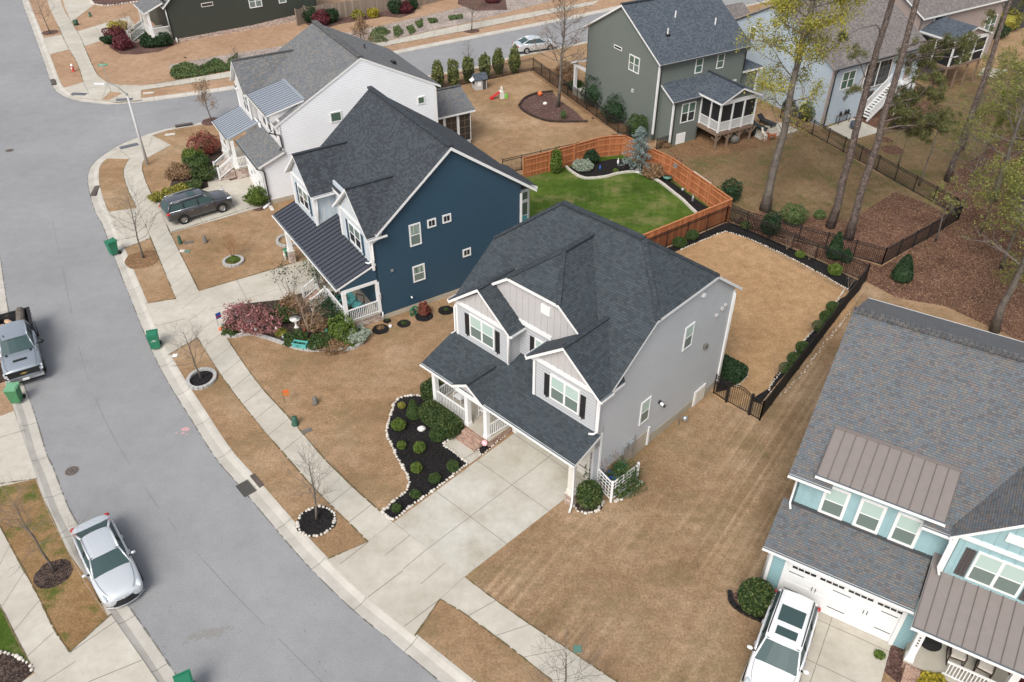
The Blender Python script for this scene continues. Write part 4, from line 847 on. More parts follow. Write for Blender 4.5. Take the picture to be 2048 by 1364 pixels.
# ================================================================ the white house
h = House('white_house', 'white two storey house with weathered grey shingles and silver metal porch roofs', (-17.769,55.856), -59.6)
zw = lambda v: 5.9+.53*(v-.8)
h.wall((0,0,0), SX, SN, [(-.6,.3),(13.67,.3),(13.67,6.46),(7.85,9.45),(1.1,5.88),(1.1,3.8),(-.6,3.1)], M['white_s']); h.wall((.02,0,0), SX, SN, [(-.6,-.05),(13.67,-.05),(13.67,.32),(-.6,.32)], M['found'], .1, 'foundation')
h.wall((-9.5,0,0), SX, (-1,0,0), [(.7,0),(13.67,0),(13.67,6.3),(7.85,9.3),(.7,5.8)], M['white_s']); h.wall((0,13.67,0), FX, (0,1,0), [(-9.5,0),(0,0),(0,6.3),(-9.5,6.3)], M['white_s'])
h.wall((0,-.6,0), FX, FN, [(-5.1,0),(0,0),(0,3.1),(-5.1,3.1)], M['white_bb']); h.wall((-5.1,0,0), SX, (-1,0,0), [(-.6,0),(1,0),(1,3.6),(-.6,3.1)], M['white_s']); h.wall((0,.9,0), FX, FN, [(-9.5,0),(-5,0),(-5,4.2),(-9.5,4.2)], M['white_s'])
h.wall((0,1.15,0), FX, FN, [(-6,3.6),(0,3.6),(0,6.2),(-6,6.2)], M['white_bb'])
h.roof([(-9.75,.55,5.77),(-9.2,.55,5.77),(-8.0,5.0,8.12),(-6.2,.8,5.9),(-5.2,.8,5.9),(-4.6,2.9,7.0),(-.3,2.9,7.0),(-.9,.8,5.9),(.05,.8,5.9),(.05,7.85,9.63),(-9.75,7.85,9.63)], 'sh_grey')
h.roof([(-9.75,7.85,9.63),(.05,7.85,9.63),(.05,14.15,6.4),(-9.75,14.15,6.4)], 'sh_grey'); h.cap((-9.75,7.85,9.65),(.05,7.85,9.65),'cap_grey',.5,.12)
h.gable_roof_front(-8.03,.4,1.9,8.3,1.08,lambda z: max(.8+(z-5.9)/.53,1.2),'sh_grey', cap='cap_grey')
h.wall((0,.7,0), FX, FN, [(-9.6,4.0),(-6.3,4.0),(-6.3,6.2),(-8.03,8.05),(-9.6,6.2)], M['white_bb']); h.wall((-6.3,0,0), SX, (1,0,0), [(.7,4),(1.2,4),(1.2,6.2),(.7,6.2)], M['white_bb'])
h.win((0,.7,0), FX, FN, -7.85, 4.55, 1.45, 1.45, 2, ('gl_lo','gl_dark'))
for x in (-9.6,-6.3): h.mb('trim').obox((0,.7,0), V3(FX), V3(FN), Z, (x-.07,-.05,4), (x+.07,.03,6.2), M['white'])
for a in (-4.5,-3.2,-1.9): h.win((0,1.15,0), FX, FN, a, 4.4, .95, 1.35, 1, ('gl_lo','gl_dark'))
q4 = ((-5.25,.5,6.55),(-.55,.5,6.55),(-.2,3.3,7.3),(-4.9,3.3,7.3)); h.roof(q4, 'seam_grey', t=.12); h.seams(*q4, .36, 'seam_grey2', .03, .022); h.cap(q4[3], q4[2], 'seam_grey', .3, .05); h.gutter(q4[0], q4[1], 'cream')
h.wall((-.55,0,0), SX, (1,0,0), [(.8,5.9),(3.2,7.1),(.8,6.5)], M['white_bb'], .05)
h.roof([(-5.35,-.98,3.2),(.25,-.98,3.2),(.25,1.15,4.0),(-5.35,1.15,4.0)], 'sh_grey'); h.gutter((-5.35,-.98,3.16),(.25,-.98,3.16), 'gut_dark')
q4 = ((-9.7,-1.65,3.3),(-5.5,-1.65,3.3),(-5.5,.9,4.15),(-9.7,.9,4.15)); h.roof(q4, 'seam_grey', t=.12); h.seams(*q4, .36, 'seam_grey2', .03, .022); h.mb('roof').beam((-5.45,-1.65,3.34),(-5.45,1.1,4.25),.2,.05,M['seam_grey']); h.gutter(q4[0], q4[1], 'cream')
f = MB(); f.box((-9.4,-1.5,0),(-5.3,.9,.84),M['brick2']); f.box((-9.45,-1.55,.84),(-5.25,.9,.9),M['deck']); h.part('porch_floor', f)
for u in (-9.2,-7.3,-5.45): h.column(u,-1.35,.9,3.15,.22)
h.rail((-9.1,-1.4,.9),(-7.5,-1.4,.9)); h.rail((-7.2,-1.4,.9),(-6.95,-1.4,.9)); h.rail((-5.3,-1.3,.9),(-5.3,.7,.9)); h.steps(-6.95,-5.7,-1.55,.9,4,'brick2',.3)
h.rail((-6.95,-1.5,.9),(-6.95,-2.8,.15),.9,posts=True); h.rail((-5.7,-1.5,.9),(-5.7,-2.8,.15),.9,posts=True)
h.garage(-4.8,-.4,-.64,2.15,8,'white',False)
h.win((0,0,0), SX, SN, 12.1, 5.22, .62, .62, 1, ('gl_green','gl_lo'), split=False); h.win((0,0,0), SX, SN, 5.0, 5.25, .9, .8, 1, ('gl_green','gl_lo'), split=False)
h.down([(.2,.55,5.7),(.16,.3,5.55),(.1,1.05,5.2),(.1,1.1,4.3),(-.1,.9,4.0)], 'gut_dark', .05); h.down([(.25,-1.0,3.05),(.16,-.7,2.9),(.12,-.55,2.7),(.12,-.55,.2)], 'gut_dark', .05); h.down([(.05,-.5,.15),(.5,-1.2,.06)], 'white', .09)
h.trimv((0,13.67), .3, 6.3)
# sunroom behind
h.wall((-1.65,0,0), SX, SN, [(13.67,.1),(17.5,.1),(17.5,3.1),(13.67,3.1)], M['white']); h.wall((0,17.5,0), FX, (0,1,0), [(-6.4,.1),(-1.65,.1),(-1.65,3.1),(-6.4,3.1)], M['white'])
for a in (13.9,15.15,16.4): h.win((-1.65,0,0), SX, SN, a, .5, 1.12, 2.5, 1, ('gl_dark','gl_dark'), b=.05, grid=(2,4,'postwood'), split=False)
for sg in (1,-1): h.roof([(-4.0,13.7,4.35),(-4.0,17.9,4.35),(-4.0+sg*2.6,17.9,3.15),(-4.0+sg*2.6,13.7,3.15)], 'sh_grey')
h.cap((-4,13.7,4.38),(-4,17.9,4.38),'cap_grey',.3)
f = MB(); f.cyl((-5.2,10.2),.07,8.3,8.75,M['gut_dark'],8); h.part('roof_vent', f); f = MB(); f.box((-2.8,11.3,7.75),(-2.35,11.6,8.0),M['black']); h.part('roof_vent', f)
h.finish(); WHITE = h

# ================================================================ the teal house at lower right
h = House('teal_house', 'pale teal house with multicoloured slate shingles and taupe metal dormer roof', (11.484,21.656), -31.1)
h.wall((0,-.5,0), FX, FN, [(-.6,0),(.02,0),(.02,2.25),(4.72,2.25),(4.72,0),(5.2,0),(5.2,3.1),(-.6,3.1)], M['teal']); h.wall((-.6,0,0), SX, (-1,0,0), [(-.5,0),(13.4,0),(13.4,6.3),(7,9.5),(1,5.9),(1,3.9),(-.5,3.1)], M['teal'])
h.wall((0,-.35,0), FX, FN, [(0,0),(4.75,0),(4.75,2.4),(0,2.4)], M['gl_dark'], .05)
h.wall((0,1.0,0), FX, FN, [(-.6,3.6),(5.3,3.6),(5.3,6.2),(-.6,6.2)], M['bb_teal']); h.battens((0,1.0,0), FX, FN, [(-.6,3.6),(5.3,3.6),(5.3,6.2),(-.6,6.2)], M['bb_teal'], .41, off=.35)
h.wall((0,13.4,0), FX, (0,1,0), [(-.6,0),(13,0),(13,6.4),(-.6,6.4)], M['teal']); h.wall((13,0,0), SX, (1,0,0), [(.5,0),(13.4,0),(13.4,6.3),(7,9.5),(.5,5.8)], M['teal'])
zt = lambda v: 5.98+.585*(v-.42); vt = lambda z: .42+(z-5.98)/.585
h.roof([(-.92,.42,5.98),(.72,.42,5.98),(.72,2.3,zt(2.3)),(4.05,2.3,zt(2.3)),(4.05,.42,5.98),(5.0,.42,5.98),(6.9,vt(8.0),8.0),(8.9,.42,5.98),(13.3,.42,5.98),(13.3,7.0,zt(7.0)),(-.92,7.0,zt(7.0))], 'sh_multi'); h.roof([(-.92,7.0,zt(7.0)),(13.3,7.0,zt(7.0)),(13.3,13.8,6.4),(-.92,13.8,6.4)], 'sh_multi')
h.cap((-.92,7.0,zt(7)+.02),(13.3,7.0,zt(7)+.02),'cap_grey',.34,.12); h.gutter((-.92,.42,5.95),(.72,.42,5.95)); h.gutter((4.05,.42,5.95),(5.0,.42,5.95)); h.wall((0,1.0,0), FX, FN, [(.72,6.15),(4.05,6.15),(4.05,6.45),(.72,6.45)], M['bb_teal']); h.gutter((-.92,13.8,6.36),(13.3,13.8,6.36),'white',(0,1,0))
q4 = ((.03,.5,6.38),(4.7,.5,6.38),(4.7,2.55,7.25),(.03,2.55,7.25)); h.roof(q4, 'seam_brown', t=.14); h.seams(*q4, .42, 'seam_brown2', .03, .025); h.cap(q4[3], q4[2], 'seam_brown', .16, .05); h.gutter(q4[0], q4[1])
h.wall((.1,0,0), SX, (-1,0,0), [(.6,6.05),(2.4,7.1),(.6,6.36)], M['white'], .08); h.wall((4.65,0,0), SX, (1,0,0), [(.6,6.05),(2.4,7.1),(.6,6.36)], M['white'], .08)
for a in (.47,1.83,3.18): h.win((0,1.0,0), FX, FN, a, 4.05, .97, 1.6, 1, b=.12)
h.roof([(-.92,-1.15,3.2),(4.83,-1.15,3.2),(4.83,1.0,4.02),(-.92,1.0,4.02)], 'sh_multi'); h.gutter((-.92,-1.15,3.17),(4.83,-1.15,3.17)); h.mb('roof').beam((-.6,.93,4.02),(4.9,.93,4.02),.14,.05,M['gut_dark'])
q4 = ((4.86,-1.87,3.2),(13.3,-1.87,3.2),(13.3,.4,4.08),(4.86,.4,4.08)); h.roof(q4, 'seam_brown', t=.14); h.seams(*q4, .42, 'seam_brown2', .03, .025); h.gutter(q4[0], q4[1]); h.roof([(4.86,.4,4.08),(5.3,.4,4.08),(5.3,1.0,4.3),(4.86,1.0,4.3)], 'seam_brown', t=.14)
h.wall((0,.4,0), FX, FN, [(5.2,3.6),(8.65,3.6),(8.65,6.1),(5.2,6.1)], M['bb_teal']); gp = [(5.2,6.1),(8.65,6.1),(6.92,7.85)]
h.wall((0,.4,0), FX, FN, gp, M['bb_teal'], .1); h.battens((0,.4,0), FX, FN, [(5.2,3.6),(8.65,3.6),(8.65,6.1),(6.92,7.8),(5.2,6.1)], M['bb_teal'], .41, off=.33); h.mb('trim').obox((0,.4,0), V3(FX), V3(FN), Z, (5.2,0,6.1), (8.65,.05,6.3), M['white'])
for x in (5.2,8.65): h.mb('trim').obox((0,.4,0), V3(FX), V3(FN), Z, (x-.08,-.08,3.9), (x+.08,.035,6.1), M['white'])
h.wall((5.2,0,0), SX, (-1,0,0), [(.4,3.9),(1.1,3.9),(1.1,6.2),(.4,6.2)], M['bb_teal']); h.gable_roof_front(6.92,.15,1.95,8.12,1.0,lambda z: max(vt(z),1.0),'sh_multi')
h.mb('trim').obox((0,.4,0), V3(FX), V3(FN), Z, (6.55,0,6.75), (7.3,.06,7.15), M['white'])
h.win((0,.4,0), FX, FN, 6.02, 4.25, 1.72, 1.55, 2); h.shut((0,.4,0), FX, FN, 5.62, 4.25, .36, 1.5, 'shutter_b', False); h.shut((0,.4,0), FX, FN, 7.8, 4.25, .36, 1.5, 'shutter_b', False)
h.garage(.14,4.62,-.45,2.18,4,'white',False)
g = MB()
for c in range(4):
    for k in range(4): g.obox((0,-.48,0), V3(FX), V3(FN), Z, (.32+c*1.12+k*.245,.0,1.93), (.32+c*1.12+k*.245+.21,.02,2.06), M['gl_dark'])
h.part('window', g)
for x, y0, y1 in ((.08,0,2.25),(4.68,0,2.25)): h.mb('trim').box((x-.08,-.56,0),(x+.08,-.49,2.25),M['white'])
h.mb('trim').box((0,-.56,2.2),(4.76,-.49,2.34),M['white']); h.mb('trim').box((-.66,-.56,0),(-.5,-.44,3.0),M['white'])
for x in (1.2,3.55): f = MB(); f.blob((x,-.66,2.62),(.14,.14,.07),M['galv'],10,5); f.tube([(x,-.5,2.75),(x,-.66,2.72),(x,-.66,2.66)],.015,M['galv']); h.part('wall_light', f)
h.down([(-.75,.5,5.9),(-.6,.75,5.7),(-.6,.75,4.15),(-.5,.55,4.0)], 'white', .05); h.down([(5.05,.5,5.95),(5.08,.3,5.7),(5.08,.3,4.35),(5.2,.1,4.15)], 'white', .05); h.down([(-.72,-1.1,3.1),(-.68,-.65,2.8),(-.68,-.65,.15)], 'white', .05)
f = MB(); f.box((5.25,-1.35,0),(13,.8,.46),M['brick']); f.box((5.2,-1.4,.46),(13,.8,.52),M['deck']); h.part('porch_floor', f)
h.wall((0,.8,0), FX, FN, [(5.2,.5),(13,.5),(13,3.8),(5.2,3.8)], M['teal']); h.wall((5.2,0,0), SX, (-1,0,0), [(-.45,0),(.8,0),(.8,3.2),(-.45,3.2)], M['teal'])
h.column(5.38,-1.2,.52,2.98,.26); h.column(8.6,-1.2,.52,2.98,.26); h.steps(5.35,6.5,-1.4,.52,3,'brick',.34)
h.mb('trim').box((5.2,-1.4,2.95),(13,-1.1,3.12),M['white']); h.rail((6.55,-1.25,.52),(8.45,-1.25,.52)); h.rail((8.75,-1.25,.52),(12.5,-1.25,.52))
f = MB()
for i, sg in enumerate((0,1,2,3)): f.obox((5.38,-1.335,0), V3((1,0,0)), V3((0,-1,0)), Z, (-.035,0,2.05-i*.17), (.035,.012,2.14-i*.17), M['utilgrey'])
h.part('house_number', f)
f = MB(); f.cyl((12,9.5),.08,8.3,8.85,M['gut_dark'],8); f.cyl((12,9.5),.1,8.85,8.95,M['white'],8); h.part('roof_vent', f)
h.finish(); TEAL = h

# ================================================================ the sage house at top
h = House('sage_house', 'sage green two storey house with a raised screened porch on wood posts', (12.085,67.031), 29.68)
h.wall((0,0,0), SX, (-1,0,0), [(0,0),(10.5,0),(10.5,6.88),(5.5,9.8),(0,6.7)], M['sage']); h.wall((0,0,0), FX, FN, [(0,0),(9.4,0),(9.4,6.7),(0,6.7)], M['sage'])
h.wall((9.4,0,0), SX, (1,0,0), [(0,0),(10.5,0),(10.5,6.6),(5.5,9.7),(0,6.5)], M['sage']); h.wall((0,10.5,0), FX, (0,1,0), [(0,0),(9.4,0),(9.4,6.6),(0,6.6)], M['sage'])
h.roof([(-.25,-.35,6.68),(9.7,-.35,6.68),(9.7,5.5,10.0),(-.25,5.5,10.0)], 'sh_blue'); h.roof([(-.25,5.5,10.0),(9.7,5.5,10.0),(9.7,10.95,6.8),(-.25,10.95,6.8)], 'sh_blue'); h.cap((-.25,5.5,10.02),(9.7,5.5,10.02),'cap',.36,.1)
h.gutter((-.25,-.35,6.65),(9.7,-.35,6.65),'gut_dark'); h.trimv((-.02,-.02), .6, 6.4); h.down([(.1,-.3,6.5),(.15,-.08,6.2),(.15,-.08,.1)],'gut_dark'); h.down([(9.5,-.3,6.5),(9.35,-.08,6.2),(9.35,-.08,4.6)],'gut_dark')
h.win((0,0,0), SX, (-1,0,0), 2.65, 4.95, 1.45, 1.35, 2, ('gl_green','gl_lo')); h.win((0,0,0), SX, (-1,0,0), 5.25, 6.15, 1.15, .30, 1, ('gl_dark','gl_dark'), b=.06, split=False)
h.win((0,0,0), FX, FN, 3.8, 5.15, .8, 1.28, 1, ('gl_green','gl_green')); h.win((0,0,0), FX, FN, 6.15, 5.15, .8, 1.28, 1, ('gl_green','gl_green')); h.win((0,0,0), FX, FN, 8.0, 2.6, .75, 1.2, 1, ('gl_green','gl_green'))
f = MB(); f.obox((0,0,0), V3(SX), V3((-1,0,0)), Z, (3.1,0,3.2), (3.35,.12,3.5), M['bb_grey']); h.part('vent', f)
VA = -1.65
h.wall((0,VA,0), FX, FN, [(.55,0),(3.5,0),(3.5,3.9),(.55,3.9)], M['sage']); h.wall((.55,0,0), SX, (-1,0,0), [(VA,0),(0,0),(0,4.75),(VA,3.9)], M['sage']); h.wall((3.5,0,0), SX, (1,0,0), [(VA,0),(0,0),(0,4.7),(VA,3.9)], M['sage'])
h.roof([(.3,-1.9,3.98),(3.35,-1.9,3.98),(5.35,-.02,4.95),(.3,-.02,4.92)], 'sh_blue')
for sg in (-1,1): h.roof([(5.35,-4.5,5.12),(5.35+sg*2.2,-4.5,4.18),(5.35+sg*2.2,-.02,4.18),(5.35,-.02,5.12)], 'sh_blue')
h.cap((5.35,-4.5,5.14),(5.35,-.02,5.14),'cap',.24,.06); h.gutter((.3,-1.9,3.95),(3.15,-1.9,3.95),'gut_dark'); h.wall((0,-4.15,0), FX, FN, [(3.3,4.15),(7.45,4.15),(5.35,5.0)], M['sage'], .06)
h.trimv((.55,VA-.02), .3, 3.8); h.down([(.7,-1.85,3.85),(.72,VA-.06,3.6),(.72,VA-.06,.1)],'gut_dark')
h.win((0,VA,0), FX, FN, 1.45, 1.85, 1.5, 1.7, 2, ('gl_green','gl_dark')); f = MB(); f.obox((0,VA,0), V3(FX), V3(FN), Z, (1.25,0,.0), (2.2,.05,.95), M['white']); h.part('crawl_door', f)
zp = 1.5
h.mb('trim').box((3.45,-4.18,3.85),(7.4,-4.05,4.2),M['white']); h.mb('trim').box((3.45,-4.1,3.85),(3.58,VA,4.2),M['white']); h.mb('trim').box((7.27,-4.1,3.85),(7.4,0,4.2),M['white'])
f = MB(); f.box((3.4,-4.2,zp-.28),(7.45,-.02,zp),M['postwood']); h.part('porch_floor', f)
for u in (3.52,4.8,6.05,7.33):
    h.mb('porch_frame').box((u-.07,-4.18,zp),(u+.07,-4.04,3.87),M['white'])
    f = MB(); f.box((u-.08,-4.15,0),(u+.08,-4.0,zp-.28),M['postwood'])
    for sg in (-1,1): f.beam((u,-4.08,.65),(u+sg*.55,-4.08,zp-.3),.09,.09,M['postwood'])
    h.part('post', f)
for v in (-4.1,-2.95,VA-.05): h.mb('porch_frame').box((3.46,v-.06,zp),(3.6,v+.06,3.87),M['white'])
for u0, u1 in ((3.52,4.8),(4.8,6.05),(6.05,7.33)): h.rail((u0+.07,-4.11,zp),(u1-.07,-4.11,zp),.85,gap=.1); h.mb('screen').box((u0+.07,-4.10,zp+.88),(u1-.07,-4.09,3.85),M['screen']); h.mb('screen').box((u0+.07,-4.02,zp),(u1-.07,-4.01,zp+.88),M['utilgrey'])
for v0, v1 in ((-4.04,-2.95),(-2.95,VA)): h.rail((3.53,v0+.06,zp),(3.53,v1-.06,zp),.85,gap=.1); h.mb('screen').box((3.55,v0+.06,zp+.88),(3.56,v1-.06,3.85),M['screen']); h.mb('screen').box((3.62,v0+.06,zp),(3.63,v1-.06,zp+.88),M['utilgrey'])
h.mb('porch_frame').box((7.28,-4.1,zp),(7.38,-.05,zp+.06),M['white']); h.mb('screen').box((7.30,-4,zp),(7.31,-.05,3.85),M['screen'])
h.wall((0,.4,0), FX, FN, [(9.4,0),(11.6,0),(11.6,4.2),(9.4,4.2)], M['sage']); h.wall((11.6,0,0), SX, (1,0,0), [(.4,0),(4,0),(4,4.2),(.4,4.2)], M['sage']); h.roof([(9.42,.05,4.35),(11.95,.05,4.35),(9.42,2.4,5.5)], 'sh_blue'); h.roof([(11.95,.05,4.35),(11.95,4.8,4.35),(9.42,2.4,5.5)], 'sh_blue'); h.mb('trim').box((11.5,.33,.4),(11.66,.42,4.1),M['white'])
h.roof([(-.3,10.5,3.9),(9.0,10.5,3.9),(9.0,12.6,3.1),(-.3,12.6,3.1)], 'sh_blue'); h.column(0,12.2,.5,3.0,.26); h.mb('trim').box((-.1,12.1,2.75),(.1,10.5,3.0),M['white']); f = MB(); f.box((-.1,10.5,0),(9,12.4,.5),M['deck']); h.part('porch_floor', f)
for u, v, z_ in ((4.0,3.5,8.9),(7.4,2.2,8.15),(2.2,2.1,8.1)): f = MB(); f.cyl((u,v),.06,z_-.1,z_+.5,M['white'],8); h.part('roof_vent', f)
f = MB(); f.box((2.0,1.9,7.9),(2.35,2.25,8.15),M['black']); h.part('roof_vent', f)
h.finish(); SAGE = h

# ================================================================ the pale blue house, upper right
h = House('pale_blue_house', 'pale blue house with taupe shingles, a white back stair and white patio', (27.57,69.896), 31.1)
zq = lambda v: 5.3+.53*(v+.3)
h.wall((0,0,0), SX, (-1,0,0), [(0,0),(14,0),(14,5.28),(7,9.0),(0,5.28)], M['pale']); h.wall((0,0,0), FX, FN, [(0,0),(11.8,0),(11.8,5.2),(0,5.2)], M['pale']); h.wall((11.8,0,0), SX, (1,0,0), [(0,0),(14,0),(14,5.2),(7,8.95),(0,5.2)], M['pale'])
h.wall((0,14,0), FX, (0,1,0), [(-2.2,0),(11.8,0),(11.8,5.2),(-2.2,5.2)], M['pale']); h.wall((-2.2,0,0), SX, (-1,0,0), [(12.5,0),(17,0),(17,5.4),(14.7,6.5),(12.5,5.4)], M['pale'])
h.roof([(-.25,-.3,5.3),(12.1,-.3,5.3),(12.1,7,9.17),(-.25,7,9.17)], 'sh_tan', 'tan'); h.roof([(-.25,7,9.17),(12.1,7,9.17),(12.1,14.3,5.3),(-.25,14.3,5.3)], 'sh_tan', 'tan'); h.cap((-.25,7,9.2),(12.1,7,9.2),'cap_grey',.3)
h.roof([(-2.5,12.2,5.5),(3,12.2,5.5),(3,14.7,6.8),(-2.5,14.7,6.8)], 'sh_tan'); h.gutter((-.25,-.3,5.27),(12.1,-.3,5.27),'gut_dark')
h.mb('trim').box((-.03,-.03,0),(.12,.12,5.1),M['tan']); h.down([(.2,-.3,5.1),(.22,-.08,4.8),(.22,-.08,.1)],'gut_dark',.06); h.down([(11.7,-.3,5.1),(11.7,-.08,4.8),(11.7,-.08,.1)],'gut_dark',.06)
h.win((0,0,0), FX, FN, 1.25, 3.1, 1.65, 1.6, 2, ('gl_green','gl_green'))
h.mb('trim').box((4.0,-.06,2.45),(7.75,-.005,5.0),M['tan']); h.win((0,-.06,0), FX, FN, 4.15, 2.6, 3.4, 2.3, 2, ('gl_dark','gl_dark'), b=.06, grid=(3,4,'utilgrey'), split=False); h.win((0,-.0,0), FX, FN, 4.5, .15, 1.6, 2.1, 1, ('gl_dark','gl_dark'), b=.06, tr='tan', split=False)
f = MB(); f.box((7.7,-1.6,2.35),(9.6,-.05,2.5),M['white']); h.part('deck', f)
f = MB()
for i in range(13):
    t = i/13; u = 7.6-3.1*t; f.box((u-.14,-1.3,2.42-2.3*t-.04),(u+.14,-.35,2.42-2.3*t),M['white'])
for v in (-1.33,-.32): f.beam((7.65,v,2.35),(4.35,v,.05),.05,.26,M['white'])
h.part('back_stair', f)
for v in (-1.36,-.3): h.rail((7.7,v,2.5),(4.4,v,.1),.9,gap=.14)
h.rail((7.7,-1.55,2.5),(9.6,-1.55,2.5))
for u in (7.75,9.5):
    f = MB(); f.box((u-.07,-1.6,0),(u+.07,-1.46,2.36),M['white']); h.part('post', f)
f = MB(); f.beam((7.75,-1.53,.3),(9.5,-1.53,2.3),.06,.1,M['white']); f.beam((9.5,-1.53,.3),(7.75,-1.53,2.3),.06,.1,M['white']); h.part('brace', f)
h.win((0,0,0), SX, (-1,0,0), 9.5, 5.0, .8, 1.2, 1, ('gl_green','gl_lo')); f = MB(); f.box((9.9,-.05,.1),(10.6,-.005,4.8),M['tan']); h.part('trim_board', f)
f = MB()
for i in range(5):
    for j in range(5):
        if abs(i-2)+abs(j-2) <= 2: f.box((2.0+i*.15-.05,-.04,1.95+j*.15-.05),(2.0+i*.15+.05,-.005,1.95+j*.15+.05),M['utilgrey'])
h.part('wall_ornament', f); h.finish(); PALE = h

# ================================================================ taupe house behind the pines
o_ = P(1975,115)
h = House('taupe_house', 'taupe clapboard house with a white screened porch, half hidden behind pine branches', (o_[0],o_[1]), 31.0)
h.wall((0,0,0), FX, FN, [(-13.4,0),(-.2,0),(-.2,6.2),(-13.4,6.2)], M['tan']); h.wall((-.2,0,0), SX, (1,0,0), [(0,0),(11,0),(11,6.2),(5.5,9),(0,6.2)], M['tan']); h.wall((-13.4,0,0), SX, (-1,0,0), [(0,0),(11,0),(11,6.2),(5.5,9),(0,6.2)], M['tan']); h.wall((0,11,0), FX, (0,1,0), [(-13.4,0),(-.2,0),(-.2,6.2),(-13.4,6.2)], M['tan'])
h.roof([(-13.7,-.4,6.2),(.1,-.4,6.2),(.1,5.5,9.2),(-13.7,5.5,9.2)], 'sh_tan'); h.roof([(-13.7,5.5,9.2),(.1,5.5,9.2),(.1,11.4,6.2),(-13.7,11.4,6.2)], 'sh_tan')
h.win((0,0,0), FX, FN, -2.6, 2.8, 1.75, 1.8, 2, ('gl_green','gl_lo')); h.win((0,0,0), FX, FN, -11.5, 5.0-.4, 1.75, 1.4, 2, ('gl_dark','gl_dark'))
for sg in (-1,1): h.roof([(-10.5,-4.0,5.9),(-10.5+sg*2.8,-4.0,4.95),(-10.5+sg*2.8,0,4.95),(-10.5,0,5.9)], 'sh_blue')
h.wall((0,-3.75,0), FX, FN, [(-12.9,4.9),(-8.1,4.9),(-10.5,5.7)], M['tan'], .06); h.mb('trim').box((-13,-3.85,4.6),(-8,-3.72,4.95),M['white']); h.mb('trim').box((-13.1,-3.75,4.6),(-12.95,0,4.95),M['white'])
for u in (-12.95,-11.3,-9.7,-8.05): h.mb('porch_frame').box((u-.07,-3.85,2.5),(u+.07,-3.71,4.62),M['white']); f = MB(); f.box((u-.08,-3.82,0),(u+.08,-3.68,2.3),M['postwood']); h.part('post', f)
for v in (-1.9,-.1): h.mb('porch_frame').box((-13.03,v-.06,2.5),(-12.89,v+.06,4.62),M['white'])
f = MB(); f.box((-13.05,-3.9,2.25),(-7.95,0,2.5),M['postwood']); h.part('porch_floor', f); h.mb('screen').box((-12.9,-3.78,2.5),(-8.1,-3.77,4.6),M['screen']); h.mb('screen').box((-12.98,-3.7,2.5),(-12.97,0,4.6),M['screen']); h.mb('porch_frame').box((-13,-3.83,3.3),(-8,-3.76,3.38),M['white'])
h.finish()
o_ = P(2030,60)
h = House('dark_grey_house', 'dark grey clapboard house at the top right corner behind the trees', (o_[0],o_[1]), 31.0)
h.wall((0,0,0), FX, FN, [(0,0),(12,0),(12,6),(0,6)], M['sage'] if False else siding('charcoal_siding', (.05,.052,.058), .17)); h.wall((0,0,0), SX, (-1,0,0), [(0,0),(9,0),(9,6),(4.5,8.4),(0,6)], M['gut_dark'])
h.roof([(-.3,-.4,6.1),(12,-.4,6.1),(12,4.5,8.6),(-.3,4.5,8.6)], 'sh_tan'); h.roof([(-.3,4.5,8.6),(12,4.5,8.6),(12,9.4,6.1),(-.3,9.4,6.1)], 'sh_tan'); h.win((0,0,0), FX, FN, 2, 3.5, 1, 1.5); h.finish()

# ================================================================ dark olive house, top left
h = House('olive_house', 'dark olive clapboard house with white porch rails and brick base, at the top edge', (-37.518,92.732), -56.3)
h.wall((0,0,0), SX, SN, [(0,.36),(17.1,.36),(17.1,5.8),(8.2,11.2),(0,3.9)], M['olive']); h.wall((.02,0,0), SX, SN, [(0,0),(17.1,0),(17.1,.9),(9,.45),(0,.38)], M['brick2'], .1, 'foundation'); h.wall((0,0,0), FX, FN, [(-12,0),(0,0),(0,4.5),(-12,4.5)], M['olive']); h.wall((0,17.1,0), FX, (0,1,0), [(-12,0),(0,0),(0,5.8),(-12,5.8)], M['olive']); h.wall((-12,0,0), SX, (-1,0,0), [(0,0),(17.1,0),(17.1,5.8),(8.2,11.2),(0,3.9)], M['olive'])
h.roof([(-12.3,-.35,3.9),(.3,-.35,3.9),(.3,8.2,11.6),(-12.3,8.2,11.6)], 'sh_grey'); h.roof([(-12.3,8.2,11.6),(.3,8.2,11.6),(.3,17.5,6),(-12.3,17.5,6)], 'sh_grey')
h.roof([(-4.3,-2.3,3.6),(.0,-2.3,3.6),(.0,-.2,4.4),(-4.3,-.2,4.4)], 'sh_grey'); h.gutter((-4.3,-2.3,3.56),(0,-2.3,3.56))
h.win((0,0,0), SX, SN, 3.8, 3.25, 1.3, .42, 1, ('gl_dark','gl_dark'), b=.06, tr='cream', split=False); h.win((0,0,0), SX, SN, 9.1, 2.3, 1.5, 1.4, 2, ('gl_green','gl_lo')); h.win((0,0,0), SX, SN, 12.6, 2.3, .9, 1.5, 1, ('gl_green','gl_lo'))
f = MB(); f.box((-4.1,-2.1,0),(-.05,0,.95),M['brick2']); f.box((-4.15,-2.15,.95),(-.02,0,1.0),M['deck']); h.part('porch_floor', f); h.column(-.3,-1.95,1.0,3.5,.26); h.column(-2.2,-1.95,1.0,3.5,.3,'cream'); h.column(-4.0,-1.95,1.0,3.5,.3,'cream')
h.rail((-.15,-1.9,1),(-.15,-.1,1)); h.rail((-.4,-2.0,1),(-2.0,-2.0,1)); h.rail((-2.5,-2.1,1.0),(-2.5,-3.9,.1),.9,posts=True); h.rail((-3.8,-2.1,1.0),(-3.8,-3.9,.1),.9,posts=True); h.steps(-3.8,-2.5,-2.1,1.0,5,'brick2',.3)
h.down([(.1,-.1,3.7),(.1,-.05,.3)], 'galv', .06); h.down([(.15,.3,.6),(.3,.3,.05)], 'white', .08); h.finish()
